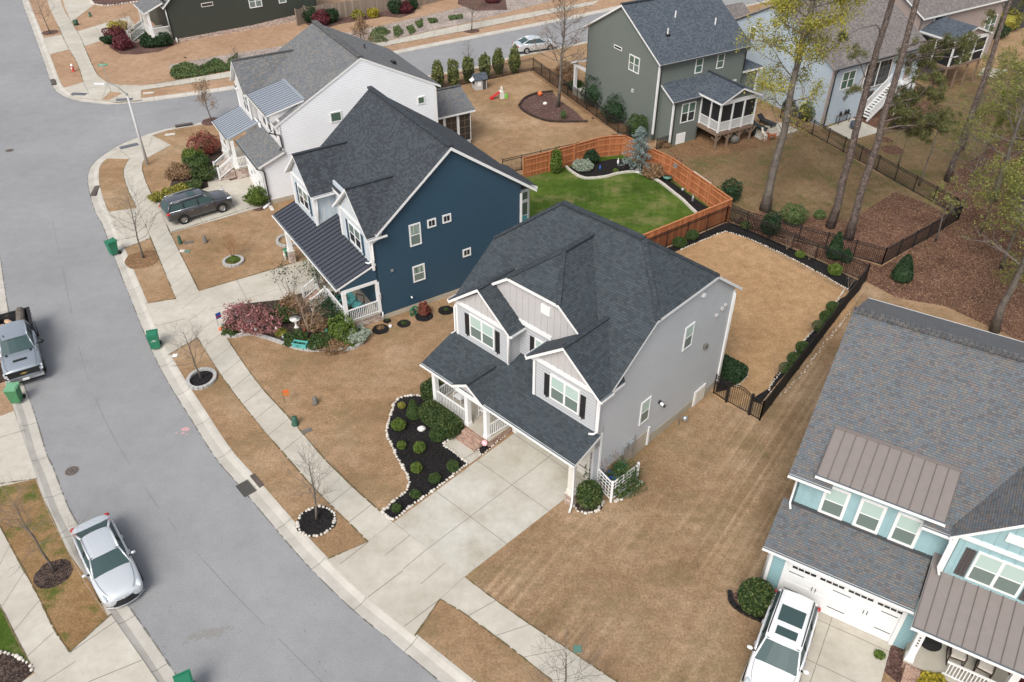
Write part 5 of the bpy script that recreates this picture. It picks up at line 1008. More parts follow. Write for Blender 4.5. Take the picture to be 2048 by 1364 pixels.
# ---------------------------------------------------------------- foliage
def quads(C, size, rng, thin=1.0, up=0.0):
    """C: (n,3) centres -> verts, faces of randomly turned leaf quads"""
    n = len(C); a = rng.normal(size=(n,3)); a /= np.linalg.norm(a, axis=1)[:,None]
    b = rng.normal(size=(n,3)); 
    if up: a[:,2] *= (1-up); a /= np.linalg.norm(a, axis=1)[:,None]
    b -= (a*b).sum(1)[:,None]*a; b /= np.linalg.norm(b, axis=1)[:,None]
    s = size*rng.uniform(.6,1.35,size=(n,1))*.5
    a = a*s; b = b*s*thin
    V = np.stack([C-a-b*.6, C+a*.1-b, C+a, C-a*.1+b], 1).reshape(-1,3)
    return V, np.arange(n*4).reshape(-1,4)
def leafmesh(name, C, size, mat, rng, parent, thin=.8, extra=None):
    V, F = quads(np.asarray(C), size, rng, thin); root = parent
    while root.parent: root = root.parent
    V = V - np.array(root.location); me = bpy.data.meshes.new(name)
    verts = V.tolist(); faces = F.tolist()
    if extra is not None:
        k = len(verts); ev = (np.array(extra.v)-np.array(root.location)).tolist(); verts += ev; faces += [tuple(k+i for i in f) for f in extra.f]
    me.from_pydata(verts, [], faces); me.materials.append(mat); me.update()
    o = bpy.data.objects.new(name, me); COL.objects.link(o); o.parent = parent; return o
def ell(rng, n, c, r, shell=.75, flatb=False):
    d = rng.normal(size=(n,3)); d /= np.linalg.norm(d, axis=1)[:,None]
    if flatb: d[:,2] = np.where(d[:,2] < -.3, -d[:,2]*.5, d[:,2])
    k = rng.uniform(shell, 1.04, size=(n,1)); return np.array(c) + d*k*np.array(r)
SEED = [100]
def rngs():
    SEED[0] += 1; return np.random.default_rng(SEED[0])
def bush(px, r, h, mat, label, name='shrub', cat='shrub', group=None, leaf=.09, n=None, shape='ball', ry=None, rz=0, world=None, lumpy=0.0, dens=1.0):
    x, y, _ = world or P(*px); rng = rngs(); t = thing(name, label, cat, (x, y, 0), 0, group); ry = ry or r
    n = int((n or max(250, int(2.0*math.pi*r*max(ry,h)*2/(leaf*leaf)*.55)))*dens); n = min(n, 9000)
    core = MB(); ca, sa = math.cos(rz), math.sin(rz)
    if shape == 'cone':
        u = rng.uniform(0,1,n); z = h*u; rad = r*np.sqrt(np.maximum(.0,1-u))**1.15*(1-np.exp(-u*14)*.45); a = rng.uniform(0,6.283,n); k = rng.uniform(.85,1.05,n)
        C = np.stack([x+rad*k*np.cos(a), y+rad*k*np.sin(a), z+.05], 1); core.lathe((x,y,0), [(r*.5,.05),(r*.85,.12*h),(r*.75,.4*h),(r*.4,.75*h),(.02,.93*h)], mat, 10)
    elif shape == 'hedge':
        d = rng.uniform(-1,1,(n,3)); ax = rng.integers(0,3,n); sg = np.sign(rng.uniform(-1,1,n)); d[np.arange(n),ax] = sg; p = d/ (np.sum(np.abs(d)**5,axis=1)**.2)[:,None]; p *= rng.uniform(.88,1.04,(n,1))
        lx, ly = p[:,0]*r, p[:,1]*ry; C = np.stack([x+lx*ca-ly*sa, y+lx*sa+ly*ca, h/2+p[:,2]*h/2+.04], 1)
        core.obox((x,y,0), (ca,sa,0), (-sa,ca,0), Z, (-r*.82,-ry*.78,.02), (r*.82,ry*.78,h*.86), mat)
    else:
        C = ell(rng, n, (0,0,h*.5), (r,ry,h*.52), .8)
        if lumpy:
            ph = rng.uniform(0,6,6); f = 1+lumpy*(np.sin(C[:,0]*5/r+ph[0])*np.cos(C[:,1]*5/r+ph[1])+.6*np.sin(C[:,2]*9/h+ph[2])); C[:,0] *= f; C[:,1] *= f; C[:,2] *= (1+(f-1)*.7)
        C[:,2] = np.maximum(C[:,2], .03); X = C[:,0]*ca-C[:,1]*sa+x; Y = C[:,0]*sa+C[:,1]*ca+y; C = np.stack([X,Y,C[:,2]],1)
        k_ = .8 if not lumpy else .6
        if lumpy < .3: core.blob((x,y,h*.45), (min(r,ry)*k_,min(r,ry)*k_,h*.5*k_), mat, 10, 7, .0 if not lumpy else .15, random.Random(7))
    leafmesh('foliage', C, leaf, mat, rng, t, .8, core if core.v else None)
    s = MB(); s.tube([(x,y,-.02),(x,y,h*.4)], [.03+.02*r,.02], M['twig'], 5); s.build('stem', t); return t
def branch(mb, p, d, L, r, depth, rng, m, tips, n=4, curl=.25, kids=(3,4), droop=0.0):
    pts = [V3(p)]; dd = V3(d).normalized(); seg = 3
    for i in range(seg):
        dd = (dd + V3((rng.gauss(0,curl),rng.gauss(0,curl),rng.gauss(0,curl)*.6+.06-droop))).normalized(); pts.append(pts[-1]+dd*(L/seg))
    mb.tube(pts, [r*(1-.28*i) for i in range(seg+1)], m, n if depth > 0 else 3, cap=False)
    if depth <= 0: tips.append(pts[-1]); tips.append(pts[1]); return
    for k in range(rng.randint(*kids)):
        f = rng.uniform(.3,1.0); i = min(seg-1, int(f*seg)); q = pts[i].lerp(pts[i+1], f*seg-i); a = V3((rng.gauss(0,1),rng.gauss(0,1),rng.gauss(0,.6)))
        nd = (dd*1.1 + a.normalized()*.75).normalized(); branch(mb, q, nd, L*rng.uniform(.45,.7), r*.5, depth-1, rng, m, tips, n, curl, kids, droop)
    tips.append(pts[-1])
def bare_tree(px, H, spread, label, name='bare_tree', cat='tree', group=None, m='bark', mt='twig', r=.07, n=16, depth=2, low=.28, seed=1, up=.75, leafm=None, leafn=0, leafs=.07, multi=1, base=None):
    x, y, _ = base or P(*px); rng = random.Random(seed); t = thing(name, label, cat, (x,y,0), 0, group); tr = MB(); cr = MB(); tips = []
    for q in range(multi):
        lean = V3((rng.gauss(0,.04),rng.gauss(0,.04),1)) if multi == 1 else V3((math.cos(q*2.4)*.28,math.sin(q*2.4)*.28,1)); pts = [V3((x,y,-.03))]; seg = 6
        for i in range(seg): pts.append(pts[-1]+(lean+V3((rng.gauss(0,.05),rng.gauss(0,.05),0))).normalized()*(H*.86/seg))
        tr.tube(pts, [r*(1-.8*(i/seg)**.8)*(1.25 if i == 0 else 1) for i in range(seg+1)], M[m], 7)
        for k in range(n//multi):
            f = low+(1-low)*(k+.5)/(n//multi); i = min(seg-1, int(f*seg)); p = pts[i].lerp(pts[i+1], f*seg-i); a = k*2.4+rng.uniform(-.5,.5)
            d = V3((math.cos(a), math.sin(a), up+rng.uniform(-.2,.3))); branch(cr, p, d, spread*(1.15-.75*f)*rng.uniform(.75,1.15), r*.30*(1.1-.7*f), depth, rng, M[mt], tips, kids=(4,5))
    tr.build('trunk', t, smooth=True); cr.build('crown', t)
    if leafm:
        g = rngs(); T = np.array([tuple(p) for p in tips]); C = T[g.integers(0,len(T),leafn)]+g.normal(size=(leafn,3))*.12; leafmesh('leaves', C, leafs, M[leafm], g, t)
    return t
def lab(i, seq): return seq[i]
# street trees
ST = 'bare young street trees'
bare_tree((287,516), 5.4, 2.4, 'bare street tree in a ring of straw beside the upper green trash cart', group=ST, n=20, seed=3)
bare_tree((403,757), 4.1, 1.9, 'bare street tree inside an oval ring of grey blocks on the verge', group=ST, n=18, seed=5, r=.06)
bare_tree((633,1038), 4.2, 2.0, 'bare street tree in a black mulch circle edged with white pebbles', group=ST, n=20, seed=8, r=.065)
bare_tree((109,1143), 5.2, 2.3, 'bare street tree in dark mulch next to the parked silver sedan', group=ST, n=17, seed=11, r=.065, low=.4)
bare_tree((1128,1425), 4.3, 2.0, 'bare tree top poking over the sidewalk at the bottom edge of the photo', group=ST, n=18, seed=13, r=.065)
bare_tree((100,66), 4.6, 2.4, 'bare street tree in a mulch circle at the top left corner', group=ST, n=16, seed=17)
bare_tree((424,243), 3.9, 1.2, 'small street tree with dry brown leaves at the kerb by the white house', group=ST, n=20, seed=19, leafm='lf_brown', leafn=900, leafs=.10, up=1.1)
bare_tree((943,61), 4.9, 1.5, 'slim tree with russet buds in mulch on the far side of the side street', group=ST, n=18, seed=23, leafm='lf_brown', leafn=500, leafs=.09, up=1.0)
bare_tree((940,142), 3.4, 1.0, 'thin leafless sapling behind the black fence and tall shrubs', n=14, seed=29, up=1.0)
bare_tree((478,158), 3.6, 1.2, 'thin leafless sapling beside the bank of green ground cover', n=14, seed=31, up=1.0)
bare_tree((728,112), 4.2, 1.3, 'small loose tree with olive brown leaves behind the white roof ridge', n=20, seed=37, leafm='lf_brown', leafn=1600, leafs=.12, up=1.2)
bare_tree((262,88), 3.6, 1.7, 'vase shaped bare crape myrtle in the mulch bed of the dark olive house', n=18, seed=41, multi=3, m='twig_pale', mt='twig_pale', up=1.2, leafm='lf_brown', leafn=250, leafs=.08, r=.05)
bare_tree((1115,214), 11.5, 3.0, 'tall bare tree with russet buds in the mulch island of the fenced yard', n=34, seed=43, r=.18, low=.35, leafm='lf_brown', leafn=1500, leafs=.09, up=.6)
bare_tree((620,668), 3.0, 1.5, 'multi stemmed bare crape myrtle with tan bark in the garden bed of the navy house', multi=4, n=28, seed=47, m='twig_pale', mt='twig_pale', r=.045, up=1.3)
bare_tree((585,600), 2.4, 1.5, 'wispy shrub with dark seed heads beside the navy house drive', name='shrub', cat='shrub', multi=5, n=34, seed=49, r=.02, up=1.0, leafm='lf_holly', leafn=260, leafs=.10)
bare_tree((648,595), 2.9, 1.3, 'tangled brown twiggy shrub with a few green leaves by the navy porch stair', name='shrub', cat='shrub', multi=6, n=60, seed=50, r=.03, up=1.2, leafm='lf_box', leafn=900, leafs=.09, m='twig', mt='twig')
bush((467,522), .45, .28, M['lf_box2'], 'low green flowers filling the round block planter', 'plant', 'plant', leaf=.06, n=900, lumpy=.12)
bare_tree((467,516), 1.7, .95, 'reddish bare shrub rising from the round block planter on the lawn', name='shrub', cat='shrub', multi=5, n=45, seed=51, r=.022, up=1.5, m='twig_red', mt='twig_red')
for i, (c, H_, L_) in enumerate([((1430,448),1.5,'small leafless rose cane at the inner corner of the black mulch bed'),((1469,450),1.3,'twiggy bare shrub against the back fence right of the corner'),((1573,500),1.5,'thin bare shrub midway along the rear black fence'),((1618,520),1.3,'leafless sapling near the far end of the rear black fence'),((1697,578),1.4,'bare twigs at the far corner of the fenced tan lawn'),((1552,752),1.4,'leafless shrub beside the lowest round boxwood by the side fence'),((1619,668),1.3,'leafless shrub between round boxwoods halfway up the side fence')]):
    bare_tree(c, H_, .6, L_, name='shrub', cat='shrub', multi=3, n=18, seed=60+i, r=.015, up=1.3, m='twig_pale', mt='twig_pale')
bare_tree((1787,300), 2.0, .9, 'tiny leafless sapling in a round mulch patch beyond the long fence', n=12, seed=71, r=.03, mt='twig')
# pines and woodland
def pine(px, H, label, r=.30, seed=1, clumps=(), m='barkpine', top=True):
    x, y, _ = P(*px); rng = random.Random(seed); t = thing('pine_tree', label, 'tree', (x,y,0), 0, 'tall pines'); tr = MB(); g = rngs(); pts = [V3((x,y,-.05))]
    for i in range(12): pts.append(V3((x+rng.gauss(0,.05), y+rng.gauss(0,.05), H*(i+1)/12)))
    tr.tube(pts, [r*(1.35 if i == 0 else 1-.045*i) for i in range(13)], M[m], 10); br = MB(); C = []
    cl = list(clumps)
    if top:
        for k in range(16): a = k*2.4; cl.append((math.cos(a)*rng.uniform(1.0,3.0), math.sin(a)*rng.uniform(1.0,3.0), H-rng.uniform(0,4.0), .8))
    if cl: limbs = [(V3((x,y,z0)), V3((x+sum(c[0] for c in cl)/len(cl)*rng.uniform(.5,1.1), y+rng.uniform(-1,1.5), z0+.7))) for z0 in sorted(c[2] for c in cl)[::max(1,len(cl)//9)]]
    for b0, e0 in limbs if cl else []: br.tube([b0, b0.lerp(e0,.5)+V3((0,0,.15)), e0], [.07,.05,.03], M[m], 5)
    for dx, dy, z, rad in cl:
        p = V3((x+dx, y+dy, z)); b0, e0 = min(limbs, key=lambda l: (l[1]-p).length); b = e0 if (e0-p).length < 2.6 else b0.lerp(e0,.6); mid = b.lerp(p,.5)+V3((rng.gauss(0,.15),rng.gauss(0,.15),.15)); br.tube([b, mid, p], [.035,.025,.012], M[m], 4)
        for q in range(int(9*rad/.8)):
            c = p+V3((rng.gauss(0,rad*.55),rng.gauss(0,rad*.55),rng.gauss(0,rad*.38))); br.tube([p.lerp(b,.15), c], [.02,.008], M[m], 3, cap=False)
            n = 110; d = g.normal(size=(n,3)); d /= np.linalg.norm(d,axis=1)[:,None]; C.append(np.array(tuple(c))+d*g.uniform(.05,.30,(n,1)))
    tr.build('trunk', t, smooth=True)
    if br.v: br.build('limbs', t)
    if C: leafmesh('needles', np.concatenate(C), .22, M['lf_pine'], g, t, .13)
    return t
pine((1660,454), 22, 'tall straight pine, the left one of the close pair inside the fence corner', .27, 2, [(-1.6,.0,12.4,.62),(-.9,-.3,10.2,.55),(-2.2,.3,13.4,.5)])
pc = []; rr = random.Random(8)
for i in range(40): pc.append((rr.uniform(1.0,4.6), rr.uniform(-.8,2.2), rr.uniform(7.2,13.6), rr.uniform(.5,.85)))
pine((1697,478), 22, 'tall pine with big dark green boughs, the right one of the close pair', .27, 3, pc)
pine((1894,362), 20, 'slender leaning dark pine trunk standing alone near the taupe house', .22, 5, [(-.8,.3,12.5,.6),(.9,.4,13.4,.5)])
def wood(px, H, label, r=.2, seed=1, leafm='lf_bud2', n=16, spread=3.0, low=.3, leafn=2500, leafs=.14, m='bark', cat='tree', depth=2, up=.45):
    return bare_tree(px, H, spread, label, 'woodland_tree', cat, 'woodland trees', m, 'twig', r, n, depth, low, seed, up, leafm, leafn, leafs)
def tulip():
    x, y, _ = P(1530,420); rng = random.Random(4); g = rngs(); t = thing('budding_tree', 'tall grey trunked tree with yellow green new leaves beside the sage house yard', 'tree', (x,y,0)); tr = MB(); cr = MB(); pts = [V3((x,y,-.05))]; H = 19
    for i in range(12): pts.append(V3((x+rng.gauss(0,.07)+.02*i, y+rng.gauss(0,.07), H*(i+1)/12)))
    tr.tube(pts, [.46 if i == 0 else .30*(1-.05*i) for i in range(13)], M['bark'], 10); tips = []
    for k in range(34):
        z = 5.5+13*(k/34)**.8; a = k*2.4; L = rng.uniform(1.6,3.4)*(1 if z > 9 else .7); p = V3((x,y,z)); branch(cr, p, V3((math.cos(a),math.sin(a),.55)), L, .05, 2, rng, M['bark'], tips)
    tr.build('trunk', t, smooth=True); cr.build('limbs', t); T = np.array([tuple(p) for p in tips]); wgt = np.where(T[:,2] > 9.2, 1.0, .16); wgt /= wgt.sum()
    n = 24000; C = T[g.choice(len(T), n, p=wgt)]+g.normal(size=(n,3))*.22; leafmesh('leaves', C, .115, M['lf_bud'], g, t)
tulip()
W_ = [((1871,482),5.0,.07,'small pale trunked sapling just outside the fence corner',12,1.6,300,'lf_bud2',.35),
 ((2003,537),9.0,.13,'grey trunked tree in leaf litter at the right edge above the teal roof',16,2.6,2600,'lf_bud2',.35),
 ((1988,662),12.0,.26,'thick grey tree rising behind the teal house roof at the right edge',18,2.8,900,'lf_bud2',.4),
 ((1985,402),11.5,.26,'dark trunked woodland tree under yellow green leaves, right of the lone pine',18,3.2,3600,'lf_bud2',.3),
 ((2046,330),12.0,.22,'woodland tree with hanging yellow green leaves on the right frame edge',20,3.6,4200,'lf_bud2',.25),
 ((1838,372),7.5,.08,'thin bare understory tree near the long fence',16,2.0,250,'lf_bud2',.3),
 ((1796,330),6.0,.05,'spindly sapling between the long fence and the lone pine',12,1.5,120,'lf_bud2',.3),
 ((1920,420),6.5,.07,'leafless grey tangle of twigs at the point of the black fence',22,2.4,150,'lf_bud2',.25),
 ((1925,300),9.0,.12,'slim second trunk just right of the lone pine',14,2.2,900,'lf_bud2',.35),
 ((2070,470),9.0,.16,'leafy young tree filling the right edge above the brown litter',18,3.4,4200,'lf_bud2',.15),
 ((2090,640),8.0,.15,'young tree with fresh leaves overhanging the lower right woodland',16,3.0,2600,'lf_bud2',.2),
 ((2060,220),11.0,.16,'tall yellow green tree in the upper right corner of the woods',16,3.2,3200,'lf_bud',.2),
 ((1960,470),6.5,.06,'low leafy sapling among the litter right of the fence point',14,2.0,1500,'lf_bud2',.25),
 ((2000,250),10.0,.14,'leafy tree in the woods left of the upper right corner tree',16,3.0,3600,'lf_bud2',.2),
 ((2030,560),8.5,.12,'slim leafy tree between two grey trunks on the right edge',16,2.6,3000,'lf_bud2',.3),
 ((1950,350),7.0,.07,'low bushy young tree just beyond the lone pine',18,2.4,2600,'lf_bud2',.2),
 ((2120,330),12.0,.2,'budding tree at the far right edge behind the others',16,3.4,3200,'lf_bud',.2)]
for i, (c, H_, r_, L_, n_, sp_, ln_, lm_, lo_) in enumerate(W_): wood(c, H_, L_, r_, 80+i, lm_, n_, sp_, lo_, int(ln_*1.7), .105)

# clipped shrubs in the black front bed
def zb(a, b): return (750+a/4.873, 770+b/4.873)
HB = 'clipped evergreens in the black front bed'
FBED = [((380,318),.42,1.25,'cone','lf_box','cone shaped clipped evergreen, tallest plant in the black front bed'),((235,430),.37,.66,'ball','lf_box2','bright green clipped ball left of the white rock in the black bed'),((262,222),.20,.34,'ball','lf_yel','tiny yellowish shrub at the top tip of the black bed'),((262,615),.22,.42,'ball','lf_box2','small bright green bush against the pebble edge, left of a larger twin'),((435,640),.30,.50,'ball','lf_box2','loose bright green round bush in the centre of the black bed'),((615,535),.42,.80,'ball','lf_box','large round boxwood between the hedge and the front walk'),((407,840),.28,.48,'ball','lf_box2','lime green clipped ball in the lower half of the black bed'),((762,825),.30,.52,'ball','lf_box','round boxwood near the corner of walk and driveway'),((583,942),.28,.50,'ball','lf_box','round boxwood close to the driveway pebbles, second from the walk'),((396,1090),.25,.42,'ball','lf_box','small round boxwood in the narrow tail of the black bed'),((212,1225),.22,.38,'ball','lf_box','smallest boxwood at the sidewalk end of the black bed')]
for c, r, hh, shp, mt_, L_ in FBED: bush(zb(*c), r, hh, M[mt_], L_, 'clipped_shrub', group=HB, leaf=.06, shape=shp, n=2200, lumpy=0 if shp == 'cone' else .07, ry=r*random.Random(c[0]).uniform(.82,1.12))
g0 = GREY.w(1.75, -1.15); bush(None, 1.25, 1.0, M['lf_hedge'], 'long clipped hedge in front of the grey porch rail', 'hedge', 'hedge', leaf=.08, shape='hedge', ry=.55, rz=math.radians(-43.9), world=tuple(g0), n=7500)
g0 = GREY.w(-.05, .0); bush(None, .6, 1.15, M['lf_hedge'], 'dark evergreen shrub at the left corner of the grey porch', leaf=.08, shape='hedge', ry=.55, rz=math.radians(-43.9), world=tuple(g0), n=3500)
bush((1177,1008), .62, 1.35, M['lf_hedge'], 'egg shaped glossy shrub in pebbles beside the brick pillar of the grey house', leaf=.09, n=5500)
bush((1507,1215), .74, 1.5, M['lf_hedge'], 'round glossy shrub beside the teal garage in brown mulch', leaf=.09, n=6000)
bush((1190,957), .5, 1.1, M['lf_box'], 'sprawling rose canes behind the white trellis', leaf=.09, n=900, lumpy=.3)
bush((1246,980), .8, 1.45, M['lf_box'], 'leafy climbing vine spilling over the right trellis panel', leaf=.08, n=3600, lumpy=.42)
bush((1200,955), .6, 1.6, M['lf_rust'], 'reddish climbing vine on the left trellis panel', leaf=.06, n=1100, lumpy=.45)
# boxwoods by the side fence and in the back garden
BX = 'round boxwoods along the black fence'
for i, (c, L_) in enumerate([((1664,622),'round boxwood highest up the side fence'),((1651,641),'round boxwood second from the top of the side fence'),((1636,660),'flatter round boxwood third from the top of the side fence'),((1604,703),'round boxwood fourth from the top of the side fence'),((1587,725),'round boxwood second from the bottom of the side fence'),((1571,745),'round boxwood lowest on the side fence beside bare twigs'),((1358,492),'low round boxwood just behind the grey roof edge'),((1382,477),'low spreading boxwood in the bed under the cedar fence')]): bush(c, .42 if i < 6 else .5, .62, M['lf_box'], L_, 'boxwood', group=BX, leaf=.07, n=2200)
bush((1461,752), .75, .8, M['lf_holly'], 'dense dark green shrub block behind the iron gate', leaf=.10, shape='hedge', ry=.6, rz=math.radians(-43.9), n=4500)
bush((1445,738), .5, .9, M['lf_holly'], 'dark shrub against the back corner wall of the grey house', leaf=.10, n=2200)
for c, r, hh, mt_, L_ in [((1538,468),.7,1.7,'lf_holly','dark round holly between the two parallel black fences'),((1585,446),.9,1.4,'lf_ivy','loose grey green shrub just outside the upper fence'),((1666,516),.6,2.0,'lf_holly','tall narrow holly between the fences near the far corner'),((1690,522),.5,.9,'lf_holly','low dark shrub right of the tall narrow holly'),((1801,560),.75,1.9,'lf_holly','lone dark conical holly in leaf litter outside the fence'),((1638,436),.4,.6,'lf_ivy','small low shrub at the foot of the left pine'),((1459,400),.8,1.6,'lf_holly','dark shrub overhanging the corner of the cedar fence'),((1430,402),.5,1.1,'lf_ivy','small green shrub inside the cedar fence corner'),((1490,457),.3,.6,'lf_ivy','short green shrub beside the fence junction'),((1599,513),.3,.35,'lf_box2','tiny green plant in the rear black bed'),((1668,547),.45,.6,'lf_box2','bright green low plant near the far end of the rear bed')]: bush(c, r, hh, M[mt_], L_, leaf=.10, n=2400, lumpy=.12, shape='cone' if 'conical' in L_ or 'tall' in L_ else 'ball')
# the white house garden
for c, r, hh, mt_, L_ in [((412,305),1.3,1.7,'lf_rust','big russet red shrub at the left of the white porch stair'),((398,340),1.0,1.1,'lf_box','dark green shrub behind the yellow hedge, nearest the white stair'),((412,358),.9,1.0,'lf_hedge','clipped dark shrub above the roof of the grey suv'),((362,352),1.1,.8,'lf_brown','brown twiggy shrub at the lawn side of the white house bed'),((388,322),.9,.9,'lf_box2','mid green shrub in the middle of the white house bed'),((318,400),.6,.6,'lf_yel','yellow shrub at the sidewalk end of the row beside the grey suv'),((342,392),.6,.6,'lf_yel','yellow green shrub second along the row beside the grey suv'),((366,386),.65,.7,'lf_yel','yellow green shrub third along the row beside the grey suv'),((390,378),.6,.7,'lf_ivy','green shrub last along the row beside the grey suv'),((517,408),.85,1.3,'lf_box2','loose bright green rhododendron at the garage corner of the white house')]: bush(c, r, hh, M[mt_], L_, leaf=.11, n=3000, lumpy=.22)
# navy house garden
for c, r, hh, mt_, L_ in [((487,655),1.0,1.5,'lf_pink','pink flowering shrub, the left one of the pair at the driveway'),((527,660),1.1,1.4,'lf_pink','pink flowering shrub with dark stems, right of its twin'),((463,664),.55,.45,'lf_box','low green plant at the sidewalk tip of the navy garden bed'),((567,640),.7,.9,'lf_box','green shrub behind the left birdbath'),((585,625),.8,1.1,'lf_brown','arching brown green shrub behind the garden ornaments'),((660,625),.9,1.2,'lf_holly','dark leafy shrub below the navy porch stair'),((683,650),.9,1.3,'lf_holly','dark shrub against the navy porch corner'),((686,672),.85,1.3,'lf_box2','bright green broadleaf shrub in front of the navy porch'),((640,690),.7,.5,'lf_box','low green perennials behind the teal planter'),((592,685),.7,.45,'lf_box','low green perennials left of the teal planter'),((670,693),.9,.35,'lf_brown','brown ground hugging plants by the block edging'),((715,680),.7,.6,'lf_silver','pale green flowering plant at the right end of the navy bed'),((562,668),.35,.3,'lf_yel','small yellowish plant between the birdbaths'),((700,688),.5,.4,'lf_box2','small green plant near the right end of the block edging'),((637,653),.9,.7,'lf_brown','brown leafed plants around the crape myrtle stems'),((848,628),.35,.7,'lf_rust','small rose bush in a black mulch circle by the hose'),((761,657),.25,.2,'lf_brown','clipped dry perennial in a black mulch circle'),((774.5,641),.1,.12,'lf_box','tiny seedling in the smallest black mulch circle'),((808,647),.2,.12,'lf_box','sprouting plant in a mulch circle by the navy wall'),((892,620),.14,.12,'lf_box','sprout in the mulch circle farthest along the navy wall')]: bush(c, r, hh, M[mt_], L_, 'plant' if hh < .5 else 'shrub', 'plant' if hh < .5 else 'shrub', leaf=.10 if r > .3 else .06, n=2600 if r > .3 else 200, lumpy=.34 if mt_ == 'lf_pink' else .24, dens=.8)
# dark olive house garden, fence shrubs
for c, r, hh, mt_, L_ in [((232,80),1.2,1.3,'lf_red','large maroon shrub, left in the dark olive house bed'),((247,97),1.1,1.2,'lf_red','rounded maroon shrub lower in the dark olive house bed'),((238,64),1.1,1.1,'lf_gold','golden yellow shrub at the drive edge of the dark olive house'),((221,86),.8,.9,'lf_holly','dark green shrub at the left tip of the dark olive house bed'),((276,80),.7,1.0,'lf_box','mid green shrub between maroon shrubs and porch hedge'),((288,64),.7,1.0,'lf_holly','upright dark shrub nearest the olive house steps'),((296,80),.9,1.1,'lf_holly','dark hedge shrub in front of the brick porch base'),((300,93),.9,1.1,'lf_holly','clipped dark shrub at the bend of the porch hedge'),((318,92),.8,1.0,'lf_holly','dark shrub next to the porch corner column'),((332,90),.8,1.2,'lf_holly','rounded dark shrub at the right end of the porch hedge'),((621,44),1.0,1.8,'lf_holly','dark green round shrub left of the maroon one by the grey wood fence'),((645,50),1.0,1.6,'lf_red','maroon shrub between two green ones by the grey wood fence'),((663,44),.9,1.5,'lf_holly','dark green shrub right of the maroon one by the grey wood fence'),((716,38),.7,1.0,'lf_yel','yellow green shrub along the grey wood fence'),((746,34),.7,.9,'lf_gold','golden green shrub right of its neighbour along the grey wood fence'),((792,26),.9,1.5,'lf_holly','round green shrub near the right end of the wood fence bed'),((811,26),.8,1.3,'lf_red','maroon shrub near the right end of the wood fence bed'),((824,18),.8,1.3,'lf_holly','green shrub tucked behind the right maroon shrub'),((985,4),.9,.6,'lf_red','low maroon plants in mulch at the top edge')]: bush(c, r, hh, M[mt_], L_, leaf=.16, n=1700, lumpy=.18)
for i, (c, L_) in enumerate(zip([(877,176),(907,172),(937,163),(970,157),(997,148),(1029,145)], ['bushy laurel leftmost along the fence by the side street','bushy laurel second from the left along that fence','bushy laurel third from the left, in front of a bare sapling','tall laurel right behind the playhouse','bushy laurel second from the right along the street fence','tall laurel rightmost along the street fence'])): bush(c, .56, 2.5, M['lf_tall'], L_, 'tall_shrub', group='row of laurels along the street fence', leaf=.17, n=1700, lumpy=.13)
for c, r, hh, mt_, L_ in [((1192,210),1.5,2.7,'lf_holly','large dark holly against the sage wall, left of its smaller neighbour'),((1232,242),1.3,2.2,'lf_holly','dark spreading holly in the middle of the sage side wall'),((1273,276),.9,2.0,'lf_box','green shrub hidden behind the blue cedar at the sage corner'),((1152,180),.8,.9,'lf_box','rounded shrub beside the sage porch post'),((1140,170),.8,.9,'lf_brown','olive brown shrub beyond the fence near the sage porch'),((1130,150),1.0,1.2,'lf_brown','bare brushy shrub behind the tall bare tree'),((1613,240),.8,1.7,'lf_tall','pointed green shrub at the pale blue wall by the air conditioner'),((1577,225),.6,1.3,'lf_holly','dark shrub behind the budding tree near the sage porch'),((1112,346),.45,1.9,'lf_box2','bright green topiary ball on a stem against the cedar fence'),((1165,338),.8,.7,'lf_silver','silvery lavender clump at the left end of the green lawn bed'),((1182,325),.6,1.0,'lf_holly','dark shrub beside the cedar fence behind the lavender'),((1231,345),.25,.3,'lf_box2','small green mound behind the pale edging stones'),((1306,352),.9,.9,'lf_brown','twiggy shrub with dry leaves in front of the right cedar fence'),((1340,340),.8,1.0,'lf_brown','leggy brown shrub beside the dry leaved one at the cedar fence'),((1328,292),.5,.4,'lf_brown','dry grass tuft under the sage house window'),((1126,238),.35,.9,'lf_ivy','spiky grass tuft near the point of the mulch island'),((2010,60),1.4,2.2,'lf_yel','yellow green bush between the taupe and dark grey houses'),((1990,75),1.2,1.6,'lf_holly','dark bush right of the taupe house window'),((1870,250),1.2,.8,'lf_ivy','low green patch beyond the corner of the pale blue house'),((1758,1312),.22,.2,'lf_box2','small grassy tuft in mulch by the teal porch'),((1864,1380),.55,.7,'lf_gold','golden clipped shrub at the teal porch rail, bottom edge'),((2046,1372),.6,.9,'lf_red','maroon shrub in the lower right corner')]:
    bush(c, r, hh, M[mt_], L_, 'shrub', leaf=.12 if r > .4 else .07, n=2600 if r > .4 else 300, lumpy=.14)
# blue cedar
t = thing('blue_cedar', 'weeping blue grey cedar at the corner of the cedar fence', 'tree', (*P(1274,340)[:2],0)); x, y, _ = P(1274,340); g = rngs(); tr = MB(); rr = random.Random(3); tr.tube([(x,y,0),(x,y,3.6)], [.09,.02], M['bark'], 6); C = []
for k in range(46):
    f = k/46; z = .5+3.1*f; a = k*2.4; L = (1.5*(1-f)+.25)*rr.uniform(.6,1.1); q = V3((x+math.cos(a)*L, y+math.sin(a)*L, z-.15*L)); tr.tube([(x,y,z),q], [.02,.008], M['bark'], 3, cap=False)
    for s_ in np.linspace(.25,1,7): c = V3((x,y,z)).lerp(q, s_); C.append(np.array(tuple(c))+g.normal(size=(14,3))*np.array([.10,.10,.07]))
tr.build('trunk', t); leafmesh('foliage', np.concatenate(C), .13, M['lf_blue'], g, t, .4)
